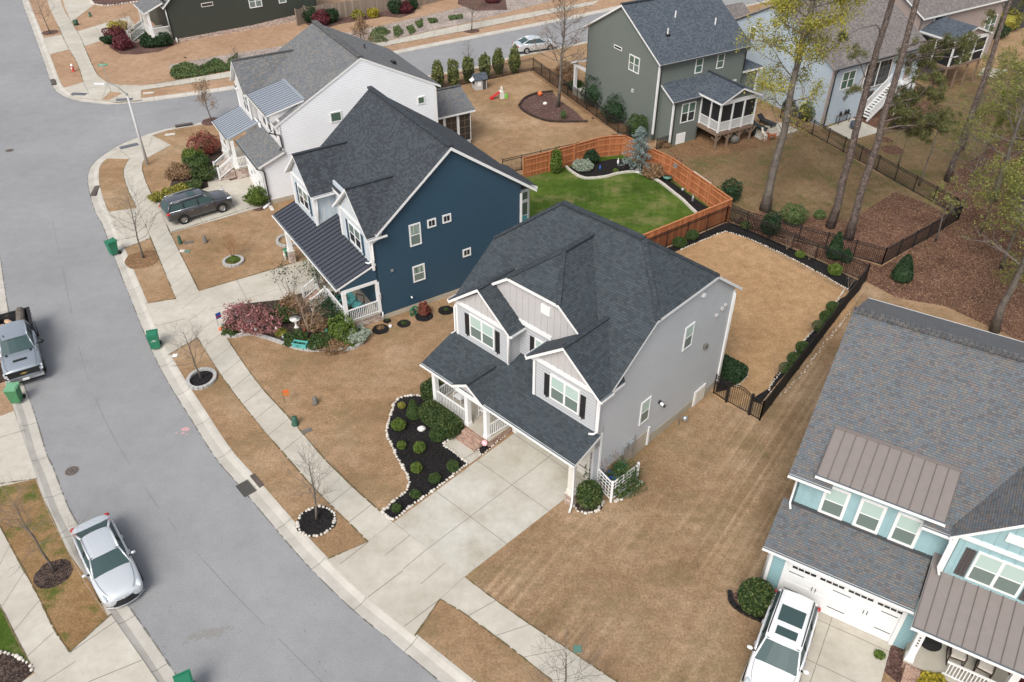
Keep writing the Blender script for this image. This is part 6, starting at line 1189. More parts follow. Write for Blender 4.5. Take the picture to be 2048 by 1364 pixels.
# ground cover on the bank and low leaf piles (not countable)
def cover(pxs, n, size, mat, name, label_kind='ground_cover', hmax=.35, seed=1):
    rr = random.Random(seed); poly = PL(pxs); xs = [p[0] for p in poly]; ys = [p[1] for p in poly]; C = []
    def inside(px_, py_):
        c = False
        for (x1,y1,_),(x2,y2,_) in zip(poly, poly[1:]+poly[:1]):
            if (y1 > py_) != (y2 > py_) and px_ < (x2-x1)*(py_-y1)/(y2-y1)+x1: c = not c
        return c
    while len(C) < n:
        a, b = rr.uniform(min(xs),max(xs)), rr.uniform(min(ys),max(ys))
        if inside(a,b): C.append((a,b,.03+hmax*rr.random()*(.6+.4*math.sin(a*1.3)*math.cos(b*1.7))))
    V, F = quads(np.array(C), size, np.random.default_rng(seed), .8); me = bpy.data.meshes.new(name); me.from_pydata(V.tolist(), [], F.tolist()); me.materials.append(M[mat]); o = bpy.data.objects.new(name, me); COL.objects.link(o); tag(o, kind='stuff'); return o
cover([(341,152),(345,134),(372,126),(400,137),(430,118),(452,130),(475,106),(475,139),(400,153),(350,160)], 7000, .17, 'lf_ivy', 'ground_cover', seed=3)
for i, q in enumerate([[(735,84),(745,60),(770,75),(778,84),(755,86)],[(745,62),(765,55),(782,66),(770,72)],[(786,56),(798,52),(808,66),(795,76),(788,72)],[(812,56),(825,53),(832,64),(820,70)],[(830,45),(845,40),(846,54),(836,58)],[(855,40),(872,38),(876,46),(860,48)],[(896,35),(925,30),(926,38),(900,42)]]): cover(q, 700, .15, 'lf_ivy', 'ground_cover', seed=10+i)
def gc(pxs, n, mat, sz, hm, seed, name): cover(pxs, n, sz, mat, name, hmax=hm, seed=seed)
gc([(1455,446),(1620,486),(1763,533),(1912,444),(2048,330),(2200,420),(2200,660),(2048,686),(1890,612),(1740,566),(1600,500)], 9000, 'lf_brown', .09, .05, 21, 'fallen_leaves')
gc([(1262,295),(1400,250),(1600,258),(1900,440),(1763,530),(1600,480),(1455,442),(1340,352)], 9000, 'lf_brown', .09, .03, 22, 'fallen_leaves')
# ---------------------------------------------------------------- fences
def metal_fence(pts, label, H=1.32, m='black', pitch=.115, spc=1.85, world=False, zs_=None):
    pts = [V3(p) for p in (pts if world else PL(pts))]; t = thing('metal_fence', label, 'fence', tuple(pts[0])); first = True
    for a, b in zip(pts, pts[1:]):
        L = (b-a).length; n = max(1, round(L/spc)); d = (b-a)/L
        for i in range(n):
            p, q = a.lerp(b, i/n), a.lerp(b, (i+1)/n); f = MB()
            for z in (H-.03, H-.19, .10): f.beam(p+Z*z, q+Z*z, .034, .042, M[m])
            k = int((q-p).length/pitch)
            for j in range(1, k): c = p.lerp(q, j/k); f.box((c.x-.0115,c.y-.0115,.05),(c.x+.0115,c.y+.0115,H-.02),M[m])
            f.build('fence_panel', t)
            if i or first: f = MB(); f.box((p.x-.032,p.y-.032,0),(p.x+.032,p.y+.032,H+.06),M[m]); f.build('post', t); first = False
        f = MB(); f.box((b.x-.032,b.y-.032,0),(b.x+.032,b.y+.032,H+.06),M[m]); f.build('post', t)
    return t
def wood_fence(pts, label, H, m='wood', rail='woodrail', spc=2.4, world=False, inner=1, wave=0.0):
    pts = [V3(p) for p in (pts if world else PL(pts))]; t = thing('wood_fence', label, 'fence', tuple(pts[0]))
    for a, b in zip(pts, pts[1:]):
        L = (b-a).length; n = max(1, round(L/spc)); d = (b-a)/L; nr = V3((-d.y,d.x,0))*inner
        for i in range(n):
            p, q = a.lerp(b, i/n), a.lerp(b, (i+1)/n); l = (q-p).length; f = MB(); k = max(1,int(l/.14)); ph = 0
            for j in range(k):
                s = (j+.5)/k; hh = H - wave*math.sin(math.pi*s); f.obox(p, d, nr, Z, (l*j/k+.004,0,.03),(l*(j+1)/k-.004,.02,hh), M[m])
            for z in (.35,H*.55,H-.3): f.obox(p, d, nr, Z, (0,.02,z),(l,.06,z+.09), M[rail])
            if not wave: f.obox(p, d, nr, Z, (0,-.03,H-.001),(l,.09,H+.035), M[rail])
            f.build('fence_panel', t); f = MB(); f.obox(p, d, nr, Z, (-.05,.02,0),(.05,.12,H+.06), M[rail]); f.build('post', t)
    return t
zc = P(1519,841)
metal_fence([(1519,841),(1542.6,810),(1729,564)], 'black metal fence down the right side of the tan back lawn')
metal_fence([(1729,564),(1450.5,444.5)], 'inner black metal fence across the rear of the tan back lawn')
metal_fence([(1450.5,444.5),(1290,512)], 'black metal fence running along the outside of the cedar fence')
metal_fence([(1426.5,786.5),(1452,804)], 'short black metal fence between the grey house corner and the gate')
metal_fence([(1497.5,829),(1519,841)], 'short black metal fence right of the arched gate')
a, b = V3(P(1452,804)), V3(P(1497.5,829)); t = thing('iron_gate', 'arched black iron gate beside the grey house', 'gate', tuple(a)); f = MB(); L = (b-a).length; d = (b-a)/L; k = 12
for j in range(1, k):
    s = j/k; c = a.lerp(b, s); zt_ = 1.25+.28*math.sin(math.pi*s); f.box((c.x-.010,c.y-.010,.08),(c.x+.010,c.y+.010,zt_),M['black'])
    q = a.lerp(b,(j+1)/k); z2 = 1.25+.28*math.sin(math.pi*(j+1)/k); f.beam((c.x,c.y,zt_),(q.x,q.y,z2),.03,.035,M['black']); f.beam((c.x,c.y,zt_-.15),(q.x,q.y,z2-.15),.025,.03,M['black'])
for z in (.12,): f.beam(a+Z*z, b+Z*z, .03, .035, M['black'])
f.build('gate_leaf', t)
for c in (a, b): f = MB(); f.box((c.x-.06,c.y-.06,0),(c.x+.06,c.y+.06,1.45),M['black']); f.build('post', t)
metal_fence([(1455,438),(1491,456),(1763,530)], 'outer black metal fence running parallel behind the tan back lawn')
metal_fence([(1763,530),(1854,479),(1915,441)], 'black metal fence rising through the leaf litter to its point')
metal_fence([(1915,441),(1905,428),(1594,253),(1560,236)], 'long black metal fence between the sage and pale blue houses')
metal_fence([(878,180),(1066,141)], 'black metal fence behind the laurels by the side street')
metal_fence([(1066,141),(1258,283)], 'black metal fence beside the sage house yard')
metal_fence([(1258,291),(1005,349)], 'black metal fence just behind the left run of the cedar fence')
metal_fence([(1312,300),(1340,291)], 'tiny black metal fence at the sage house corner', 1.0)
wood_fence([(1046,356),(1098,343),(1194,315),(1217,311),(1248,310)], 'reddish cedar fence, the left run behind the green lawn', 1.75, inner=-1)
wood_fence([(1252,313),(1340,356),(1457,441)], 'reddish cedar fence, the run on the right of the green lawn', 1.75, inner=-1)
wood_fence([(1457,441.5),(1270,520)], 'reddish cedar fence with bracing outside, beside the tan back lawn', 1.75, inner=-1)
wood_fence([(596,52),(612,46),(820,16),(1000,-25)], 'weathered grey wood fence with scalloped top at the top of the photo', 1.9, 'oldwood', 'oldwood', 2.5, wave=.14)
# ---------------------------------------------------------------- stone edgings
def edging(pxs, label, m='stone', r=.085, closed=False, step=.17, block=False, seed=0, world=False, zz=.02, jit=.02):
    rr = random.Random(seed); pts = pxs if world else PL(pxs)
    if closed: pts = pts+[pts[0]]
    pts = resample(smooth([V3((p[0],p[1],0)) for p in pts], .2), step); mb = MB()
    for i, p in enumerate(pts):
        t = (pts[min(i+1,len(pts)-1)]-pts[max(i-1,0)]).normalized(); s = V3((-t.y,t.x,0))
        if block: mb.obox(p+V3((0,0,.0)), t, s, Z, (-step*.46,-.09,0),(step*.46,.09,.16+rr.uniform(-.01,.01)), M[m])
        else:
            k = rr.uniform(.6,1.15); mb.blob((p.x+rr.gauss(0,jit), p.y+rr.gauss(0,jit), zz+r*.3), (r*k*rr.uniform(.8,1.25), r*k, r*.75*k), M[m], 7, 5, .1, rr)
    return tag(mb.build('stone_edging' if not block else 'block_edging'), label, 'edging')
edging(FB[:13], 'white pebble edging along the lawn side of the black front bed', seed=1)
edging([FB[i] for i in (0,1,2,3,4,5,6,7,8,9,10,11,12,13,14,15,16)], 'row of white and tan pebbles around the lawn side of the black front bed', seed=2) if False else None
edging(FB[20:]+[FB[0]], 'white and tan stones along the driveway side of the black front bed', seed=3)
edging(FB[12:17], 'white pebbles across the top of the black front bed', seed=4)
edging([zb(1005,610),zb(1035,685),zb(1140,600),zb(1270,500)], 'row of pebbles along the narrow bed by the brick porch', seed=5, r=.062)
edging([(1450,463),(1500,479),(1600,526),(1690,576),(1700,582)], 'white pebble line along the rear black mulch bed', seed=6, r=.062)
edging([(1450,463),(1400,483),(1362,500)], 'white pebble line below the cedar fence', seed=7, r=.062)
edging([(1690,577),(1675,600),(1640,645),(1608,682),(1590,705),(1570,730),(1556,752),(1543,768),(1539,782),(1551,790),(1562,783)], 'white pebble line beside the boxwoods on the side fence', seed=8, r=.062)
edging([(1700,625),(1640,700),(1600,752),(1560,795)], 'scattered white pebbles outside the side fence', seed=9, r=.05, step=.22, jit=.05)
edging([(1441,717),(1470,731),(1495,745),(1483,765),(1470,774)], 'white pebble line round the dark shrubs behind the house', seed=10, r=.062)
edging([(1142,1003),(1150,1016),(1165,1026),(1185,1026),(1200,1018),(1206,1004)], 'ring of tan pebbles around the egg shaped shrub', seed=11, r=.09)
edging([(1222,1004),(1240,1000),(1262,985),(1280,965)], 'tan stones along the trellis planting', seed=12, r=.10)
def circ(c, r, n=24, sq=1.0): x, y, _ = P(*c); return [(x+r*math.cos(2*math.pi*i/n), y+r*sq*math.sin(2*math.pi*i/n), 0) for i in range(n)]
edging(circ((633,1043),.86), 'ring of white pebbles around the black mulch tree circle', closed=True, seed=13, world=True, r=.085)
edging(circ((404,759),.72,24,1.15), 'oval ring of grey blocks around the street tree', 'block', closed=True, block=True, step=.24, world=True)
edging(circ((467,524),.62), 'round grey block planter ring on the navy house lawn', 'block', closed=True, block=True, step=.22, world=True)
edging(circ((578,482),.8), 'ring of grey blocks partly under the navy metal roof', 'block', closed=True, block=True, step=.24, world=True)
edging([(446,652),(448,664),(455,673),(470,674),(500,669),(530,676),(560,686),(600,699),(640,702),(680,702),(712,695),(730,678),(729,662),(715,651)], 'curving grey block edging around the navy house garden bed', 'block', block=True, step=.33)
edging([(1133,336),(1145,346),(1163,356),(1180,358),(1210,355),(1237,348),(1266,345),(1282,348),(1316,363),(1345,385),(1365,401),(1380,416),(1391,426)], 'curving pale block edging between green lawn and mulch', 'stone', block=True, step=.22)
edging([(1039,212),(1049,198),(1073,188),(1104,184)], 'dark edging along the upper side of the mulch island', 'mulch_dark', block=True, step=.3); edging([(1039,212),(1047,222),(1073,236),(1107,244),(1172,244)], 'dark edging along the lower side of the mulch island', 'mulch_dark', block=True, step=.3)
edging([(183,0),(187,8),(215,12),(275,4)], 'row of pale stones round the mulch bed at the top left', r=.16, step=.34, seed=14); edging([(1459,1190),(1463,1208),(1490,1228),(1522,1242)], 'black edging strip around the round shrub by the teal garage', 'black', block=True, step=.3)
edging([(0,1306),(25,1309),(60,1331),(64,1343)], 'tan stone edging at the lower left corner bed', r=.09, step=.2, seed=15)
# ---------------------------------------------------------------- vehicles (x forward, y left)
def wheel(t, x, y, r, wd, sp=7):
    f = MB(); prof = [(r*.62,-wd/2),(r*.94,-wd/2),(r,-wd*.38),(r,wd*.38),(r*.94,wd/2),(r*.62,wd/2)]; n = 22; sg = 1 if y > 0 else -1
    for (r0,y0),(r1,y1) in zip(prof, prof[1:]):
        for i in range(n):
            a, b = 2*math.pi*i/n, 2*math.pi*(i+1)/n; f.face([(x+r0*math.cos(a),y+y0,r+r0*math.sin(a)),(x+r0*math.cos(b),y+y0,r+r0*math.sin(b)),(x+r1*math.cos(b),y+y1,r+r1*math.sin(b)),(x+r1*math.cos(a),y+y1,r+r1*math.sin(a))], M['tyre'])
    w_ = MBpart(f, 'wheel', t); g = MB(); yo = y+sg*wd*.30
    f2 = [(x+r*.63*math.cos(2*math.pi*i/n), yo-sg*.03, r+r*.63*math.sin(2*math.pi*i/n)) for i in range(n)]; g.face(f2, M['plast']); g.face(f2[::-1], M['plast'])
    for i in range(sp): a = 2*math.pi*i/sp; g.beam((x,yo,r),(x+r*.6*math.cos(a),yo,r+r*.6*math.sin(a)),.05,.03,M['alloy'],(0,1,0))
    g.tube([(x+r*.62*math.cos(2*math.pi*i/n), yo+sg*.01, r+r*.62*math.sin(2*math.pi*i/n)) for i in range(n+1)], .016, M['alloy'], 4); g.tube([(x,yo-.03,r),(x,yo+.03,r)], .06, M['alloy'], 8); MBpart(g, 'rim', w_)
def MBpart(mb, name, parent, smooth=False, sub=0):
    o = mb.build(name, parent, local=True, smooth=smooth)
    if sub: q = o.modifiers.new('sub','SUBSURF'); q.levels = q.render_levels = sub
    return o
def loftbody(t, st, m, name='body', sub=2):
    """st: (x, halfwidth, zbottom, zbelt, ztop)"""
    f = MB(); rows = []
    for x, w_, zb_, zm, zt_ in st:
        h_ = [(w_*.80,zb_),(w_*.97,zb_+.10),(w_,zb_+(zm-zb_)*.45),(w_*.99,zm-.10),(w_*.93,zm),(w_*.62,zt_),(w_*.2,zt_+.02)]
        rows.append([(x,y,z) for y, z in h_]+[(x,-y,z) for y, z in h_[::-1]])
    k = len(rows[0])
    base = len(f.v); f.mi(m)
    for r_ in rows: f.v += r_
    for i in range(len(rows)-1):
        for j in range(k): f.f.append((base+i*k+j, base+(i+1)*k+j, base+(i+1)*k+(j+1)%k, base+i*k+(j+1)%k)); f.m.append(0)
    f.f.append(tuple(base+j for j in range(k))); f.m.append(0); f.f.append(tuple(base+(len(rows)-1)*k+j for j in range(k))[::-1]); f.m.append(0)
    return MBpart(f, name, t, True, sub)
def cabin(t, x1, x2, x3, x4, zb_, zr, wb, wr, m, bp=(.0,), tail=0.0):
    g = MB(); B = [(x1,wb),(x4,wb)]; n = 5
    def row(x, z, w_, bow): return [(x+bow*(1-(2*i/(n-1)-1)**2), w_*(2*i/(n-1)-1), z) for i in range(n)]
    r0 = row(x1,zb_,wb*.94,.10); r1 = row(x2,zr-.03,wr*.94,.06); r2 = row(x3,zr-.05,wr*.93,-.05); r3 = row(x4,zb_+tail,wb*.92,-.07)
    for a, b in ((r0,r1),(r2,r3)):
        for i in range(n-1): g.face([a[i],a[i+1],b[i+1],b[i]], M['gl_car'])
    for sg in (0,-1): g.face([(x1-.05,r0[sg][1]*1.04,zb_),r1[sg],r2[sg],(x4+.05,r3[sg][1]*1.04,zb_+tail)], M['gl_car'])
    MBpart(g, 'glass', t, True); f = MB()
    k = 6; rows = []
    for i in range(k+1):
        s = i/k; x = x2+.07+(x3-x2-.12)*s; z = zr-.02+.035*math.sin(math.pi*min(1,s*.95+.05)); ww = wr*(.96+.04*math.sin(math.pi*s)); rows.append([(x+.05*(1-(2*j/6-1)**2)*(1-2*s), ww*(2*j/6-1), z-.05*abs(2*j/6-1)**3) for j in range(7)])
    for a, b in zip(rows, rows[1:]):
        for j in range(6): f.face([a[j],a[j+1],b[j+1],b[j]], m); 
    MBpart(f, 'roof', t, True); p = MB()
    for sg in (-1,1):
        p.tube([(x1-.02,sg*wb*.96,zb_-.02),(x2,sg*wr*.97,zr-.05)], [.045,.04], m, 6); p.tube([(x2,sg*wr*.985,zr-.05),((x2+x3)/2,sg*wr*1.0,zr-.02),(x3,sg*wr*.975,zr-.06)], .045, m, 6); p.tube([(x3,sg*wr*.97,zr-.06),(x4,sg*wb*.95,zb_+tail-.02)], [.05,.07], m, 6)
        for b_ in bp: p.beam((b_,sg*wb*.985,zb_),(b_-.04,sg*wr*1.0,zr-.05),.07,.03,M['plast'] if m != M['whitepaint'] else M['plast'],(0,1,0))
        p.beam((x1,sg*wb*1.0,zb_+.0),(x4,sg*wb*.99,zb_+.02+tail*.6),.02,.035,M['chrome'])
    MBpart(p, 'pillar', t, True)
def mirrors(t, x, y, z, m, s=1.0):
    for sg in (-1,1): f = MB(); f.blob((x,sg*(y+.08*s),z),(.065*s,.11*s,.08*s),m,8,6); f.beam((x+.02,sg*(y-.12),z-.05),(x,sg*(y+.04),z-.03),.06,.05,M['plast']); MBpart(f,'mirror',t,True)
def arches(t, xs, y, r):
    f = MB()
    for x in xs:
        for sg in (-1,1):
            n = 14
            for i in range(n):
                a, b = math.pi*i/n, math.pi*(i+1)/n; R0, R1 = r*1.02, r*1.16; f.face([(x+R0*math.cos(a),sg*y,r+R0*math.sin(a)),(x+R0*math.cos(b),sg*y,r+R0*math.sin(b)),(x+R1*math.cos(b),sg*y,r+R1*math.sin(b)),(x+R1*math.cos(a),sg*y,r+R1*math.sin(a))],M['plast'])
    MBpart(f, 'wheel_arch', t)
def place(name, label, cat, front, rear, zf_=0, zr_=0, z=ZR, L=4.8, anchor='front'):
    a, b = V3(P(*front, zf_)), V3(P(*rear, zr_)); a.z = b.z = 0; d = (a-b).normalized(); c = (a-d*L/2) if anchor == 'front' else (a+b)/2
    return thing(name, label, cat, (c.x,c.y,z), math.atan2(d.y,d.x))
def seamlines(t, xs, w_, z0, z1, hood):
    f = MB()
    for x in xs:
        for sg in (-1,1): f.tube([(x,sg*w_,z0),(x-.02,sg*(w_+.004),(z0+z1)/2),(x-.04,sg*w_*.97,z1)], .006, M['plast'], 4)
    for sg in (-1,1): f.tube([(p[0],sg*p[1],p[2]) for p in hood], .007, M['plast'], 4)
    MBpart(f, 'panel_gap', t)
def sedan(t, m, W=.91, emb=True):
    seamlines(t, (.85,-.32,-1.2), .912, .3, .96, [(1.12,.74,.985),(1.6,.70,.955),(2.05,.60,.89),(2.30,.45,.80)])
    loftbody(t, [(-2.40,.62,.45,.80,.86),(-2.36,.78,.30,.90,.98),(-2.15,.86,.22,.95,1.05),(-1.70,.90,.22,.97,1.08),(-.9,.91,.20,.97,1.05),(.2,.91,.20,.96,1.03),(.95,.91,.20,.95,1.02),(1.5,.90,.20,.90,.98),(2.0,.87,.22,.82,.90),(2.30,.78,.24,.70,.80),(2.42,.60,.32,.58,.66)], m)
    cabin(t, 1.08, .33, -1.0, -1.82, .98, 1.44, .80, .60, m, (-.35,), .06); mirrors(t, .72, .93, 1.02, m); arches(t, (1.42,-1.36), W+.002, .33)
    for x in (1.42,-1.36):
        for y in (-.80,.80): wheel(t, x, y, .33, .23)
    f = MB(); n = 8
    for i in range(n):
        a, b = -.52+1.04*i/n, -.52+1.04*(i+1)/n; xx = lambda y: 2.47-.30*abs(y)**2; w0 = .30; f.face([(xx(a),a,.26),(xx(b),b,.26),(xx(b)-.02,b*.86,.56),(xx(a)-.02,a*.86,.56)], M['plast'])
    MBpart(f, 'grille', t); f = MB(); f.tube([(2.30,-.62,.68),(2.45,-.2,.625),(2.465,0,.61),(2.45,.2,.625),(2.30,.62,.68)], .022, M['chrome'], 6); f.tube([(2.22,-.78,.24),(2.44,-.4,.22),(2.49,0,.22),(2.44,.4,.22),(2.22,.78,.24)], .022, M['chrome'], 6)
    if emb: f.blob((2.47,0,.625),(.02,.075,.05),M['chrome'],10,6)
    MBpart(f, 'trim', t)
    for sg in (-1,1): f = MB(); f.blob((2.14,sg*.70,.765),(.27,.12,.075),M['lens'],10,6); MBpart(f,'headlight',t,True); f = MB(); f.blob((-2.30,sg*.72,.86),(.10,.15,.085),M['redlens'],8,6); MBpart(f,'tail_light',t,True)
    for y in (-.92,.92):
        for x in (.25,-.75): f = MB(); f.box((x,y-.015,.80),(x+.18,y+.015,.83),M['chrome']); MBpart(f,'door_handle',t)
def suv(t, m, L=4.9, big=False):
    k = L/4.9; seamlines(t, (1.0,-.08,-1.1), .968, .4, 1.07, [(1.2,.78,1.10),(1.7,.74,1.06),(2.1,.64,1.0),(2.32,.5,.92)])
    loftbody(t, [(-2.44*k,.72,.50,.98,1.08),(-2.40*k,.88,.34,1.08,1.14),(-2.1*k,.95,.28,1.10,1.16),(-1.2*k,.965,.26,1.08,1.14),(.2,.965,.26,1.06,1.12),(1.0*k,.96,.26,1.05,1.12),(1.6*k,.95,.27,1.02,1.09),(2.05*k,.92,.28,.95,1.02),(2.34*k,.84,.30,.84,.92),(2.45*k,.66,.38,.70,.80)], m)
    cabin(t, 1.18*k, .42, -2.02*k, -2.36*k, 1.08, 1.70, .86, .66, m, (-.1,-1.15), .04); mirrors(t, .85, .98, 1.15, m, 1.15); arches(t, (1.45*k,-1.40*k), .97, .38)
    for x in (1.45*k,-1.40*k):
        for y in (-.85,.85): wheel(t, x, y, .38, .25, 10)
    for sg in (-1,1):
        f = MB(); f.tube([(.28,sg*.64,1.715),(.1,sg*.645,1.765),(-1.8*k,sg*.63,1.765),(-2.0*k,sg*.625,1.70)], .022, M['chrome'] if not big else M['plast'], 6); MBpart(f,'roof_rail',t,True)
        f = MB(); f.blob((2.2*k,sg*.76,.92),(.24,.12,.075),M['lens'],10,6); MBpart(f,'headlight',t,True); f = MB(); f.blob((-2.33*k,sg*.82,1.02),(.15,.14,.10),M['redlens'],8,6); MBpart(f,'tail_light',t,True)
    for y in (-.968,.968):
        for x in (.3,-.8): f = MB(); f.box((x,y-.02,.90),(x+.2,y+.02,.93),M['chrome']); MBpart(f,'door_handle',t)
    f = MB()
    def pane(x0,x1,w_,z): f.box((x0,-w_,z),(x1,w_,z+.012),M['gl_car'])
    if big: pane(-.22,.17,.40,1.716); pane(-1.25,-.47,.47,1.722)
    else: pane(-.55,0,.36,1.716)
    MBpart(f, 'sunroof', t); f = MB(); f.box((2.42*k,-.42,.5),(2.47*k,.42,.8),M['plast']); MBpart(f,'grille',t)
def truck():
    t = place('pickup_truck', 'silver blue pickup truck with cut logs in its bed, at the left edge', 'truck', (53,758), (20,622), .35, 1.35, ZR, 5.9); m = M['truckpaint']
    loftbody(t, [(-.98,.98,.45,1.20,1.28),(-.5,1.0,.42,1.22,1.28),(.5,1.0,.42,1.20,1.28),(1.2,1.0,.42,1.20,1.28),(1.8,1.01,.42,1.18,1.27),(2.4,1.0,.45,1.12,1.23),(2.75,.96,.5,1.06,1.15),(2.86,.90,.55,.98,1.06)], m)
    cabin(t, 1.32, .68, -.85, -1.02, 1.24, 1.92, .88, .70, m, (-.15,), .05); mirrors(t, .95, 1.08, 1.32, M['plast'], 1.6); arches(t, (1.95,-1.85), 1.015, .42)
    for x in (1.95,-1.85):
        for y in (-.86,.86): wheel(t, x, y, .42, .28, 6)
    seamlines(t, (1.15,.1,-.75), 1.004, .6, 1.22, [(1.4,.80,1.265),(2.0,.80,1.25),(2.5,.78,1.20),(2.76,.7,1.13)])
    f = MB()
    for sg in (-1,1): f.box((-2.95,sg*.86,.55),(-1.02,sg*1.0,1.36),M['greypaint']); f.box((-2.97,sg*.84,1.36),(-1.02,sg*1.02,1.40),M['plast'])  # bed walls darker than the body: their shade is put into the paint colour
    f.box((-2.97,-1.0,.55),(-2.88,1.0,1.34),M['greypaint']); f.box((-2.99,-1.0,1.34),(-2.86,1.0,1.39),M['plast']); f.box((-2.9,-.86,.6),(-1.0,.86,.72),M['plast']); f.box((-1.08,-.86,.7),(-1.0,.86,1.38),M['plast']); MBpart(f,'truck_bed',t)
    f = MB(); f.box((2.80,-.80,.70),(2.90,.80,1.02),M['plast']); MBpart(f,'grille',t); f = MB(); f.box((2.84,-.93,.46),(3.0,.93,.62),M['chrome']); f.box((2.80,-.9,1.0),(2.9,.9,1.04),M['plast']); f.box((2.8,-.95,.3),(2.92,.95,.46),M['plast']); MBpart(f,'bumper',t)
    f = MB(); f.box((3.0,-.17,.46),(3.012,.17,.6),M['white']); MBpart(f,'license_plate',t)
    f = MB(); f.box((2.90,-.17,.86),(2.925,.17,.895),M['gold']); f.box((2.90,-.07,.835),(2.93,.07,.92),M['gold']); MBpart(f,'emblem',t)
    for sg in (-1,1): f = MB(); f.box((2.66,sg*.80,.80),(2.86,sg*.98,1.02),M['lens']); MBpart(f,'headlight',t)
    f = MB(); f.box((2.05,-.35,1.262),(2.22,.35,1.29),M['plast']); MBpart(f,'hood_scoop',t)
    for sg in (-1,1): f = MB(); f.blob((1.45,sg*.62,1.30),(.10,.07,.03),M['plast'],8,5); MBpart(f,'washer_vent',t)
    f = MB(); f.box((.35,-.50,1.94),(.5,-.46,1.99),M['plast']); MBpart(f,'antenna',t)
    return t
T_ = truck()
def inbed(name, label, mb): # loose logs carried in the bed
    R_ = Matrix.Translation(T_.location) @ Matrix.Rotation(T_.rotation_euler.z, 4, 'Z'); mb.v = [tuple(R_ @ V3(v)) for v in mb.v]; return tag(mb.build(name), label, 'log', 'cut wood in the pickup bed')
f = MB(); f.tube([(-1.35,.35,1.22),(-2.1,.42,1.25),(-2.95,.5,1.35)], [.24,.25,.24], M['bark'], 10); inbed('log', 'long mossy grey log lying in the pickup bed', f)
for i, (x, y, a, L_) in enumerate([(-2.4,-.25,.4,'pale split log nearest the tailgate in the pickup bed'),(-2.0,-.45,.9,'pale split log at the middle of the pile in the pickup bed'),(-1.65,-.2,.2,'pale split log closest to the mossy log in the pickup bed'),(-1.45,-.6,.6,'pale split log closest to the cab in the pickup bed')]): f = MB(); f.tube([(x-.3*math.cos(a),y-.3*math.sin(a),1.0+i*.05),(x+.3*math.cos(a),y+.3*math.sin(a),1.08+i*.05)], .15, M['cedarchip'], 5); inbed('log', L_, f)
t = place('sedan', 'bright silver sedan parked at the left kerb near the bottom', 'car', (252,1199), (178.7,1043.5), .3, .95, ZR, 4.85); sedan(t, M['silverpaint'])
t = place('suv', 'dark grey suv parked in the white house driveway', 'car', (444.5,426), (373.2,448), 0, 0, .02, 4.9, 'mid'); d = V3((math.cos(t.rotation_euler.z), math.sin(t.rotation_euler.z), 0)); s_ = V3((-d.y,d.x,0)); t.location = tuple(V3(t.location)+s_*.93-d*.03); suv(t, M['greypaint'])
t = place('suv', 'white suv with two glass roof panels in the teal house driveway', 'car', (1548,1342), (1590,1215), 1.15, 1.7, .03, 4.75, 'mid'); suv(t, M['whitepaint'], 4.75, True); WS = t
t.location = tuple(V3(t.location))
t = place('sedan', 'distant silver sedan parked on the side street behind the bare tree', 'car', (1098,100), (1055,106), 0, 0, ZR, 4.85, 'mid'); d = V3((math.cos(t.rotation_euler.z), math.sin(t.rotation_euler.z), 0)); t.location = tuple(V3(t.location)+V3((-d.y,d.x,0))*.9); sedan(t, M['silverpaint'], emb=False)
# ---------------------------------------------------------------- kerbside things
def bin_(px, rz, label, body='bin', lid='bin', z=ZR+.03, text=True):
    x, y, _ = P(*px, z); t = thing('trash_cart', label, 'trash cart', (x,y,z), rz, 'green trash carts'); f = MB(); b0 = [(-.25,-.24),(.25,-.24),(.25,.22),(-.25,.22)]; b1 = [(-.30,-.30),(.30,-.30),(.30,.30),(-.30,.30)]
    lo = [(a,b,.10) for a,b in b0]; hi = [(a,b,.98) for a,b in b1]; f.face(lo[::-1],M[body]); f.face(hi,M[body])
    for i in range(4): j=(i+1)%4; f.face([lo[i],lo[j],hi[j],hi[i]],M[body])
    f.box((-.31,-.31,.90),(.31,-.285,.99),M[body]); f.box((-.2,-.27,.12),(.2,-.25,.5),M[body]); MBpart(f,'bin_body',t); f = MB()
    f.box((-.32,-.33,.985),(.32,.32,1.03),M[lid]); f.box((-.26,-.27,1.03),(.26,.22,1.065),M[lid]); f.box((-.32,.30,1.0),(.32,.36,1.07),M[lid]); MBpart(f,'lid',t)
    f = MB(); f.tube([(-.26,.37,.97),(.26,.37,.97)], .02, M['plast'] if body=='bin' else M[body], 6); MBpart(f,'handle',t)
    for sx in (-1,1): f = MB(); f.tube([(sx*.23,.27,.13),(sx*.31,.27,.13)], .13, M['tyre'], 14); MBpart(f,'wheel',t)
    if text:
        f = MB()
        for k in range(7): f.obox((0,-.285,.62), V3((1,0,0)), V3((0,-1,-.07)).normalized(), Z, (-.14+k*.04,0,0),(-.14+k*.04+.024,.006,.03+.02*(k%3==0)), M['white'])
        f.obox((0,-.285,.70), V3((1,0,0)), V3((0,-1,-.07)).normalized(), Z, (-.05,0,0),(.06,.006,.035), M['white']); MBpart(f,'logo',t)
    return t
bin_((229,508), math.radians(-62+20), 'green trash cart at the kerb by the tree in straw, farthest along the road', text=False)
bin_((313,695), math.radians(20), 'green trash cart standing at the kerb by the navy house driveway apron')
bin_((36,803), math.radians(8), 'faded green trash cart on the gutter behind the pickup truck', 'bin2', 'bin2l', text=False)
bin_((380,1390), math.radians(30), 'dark green trash cart cut off by the bottom edge of the photo', text=False)
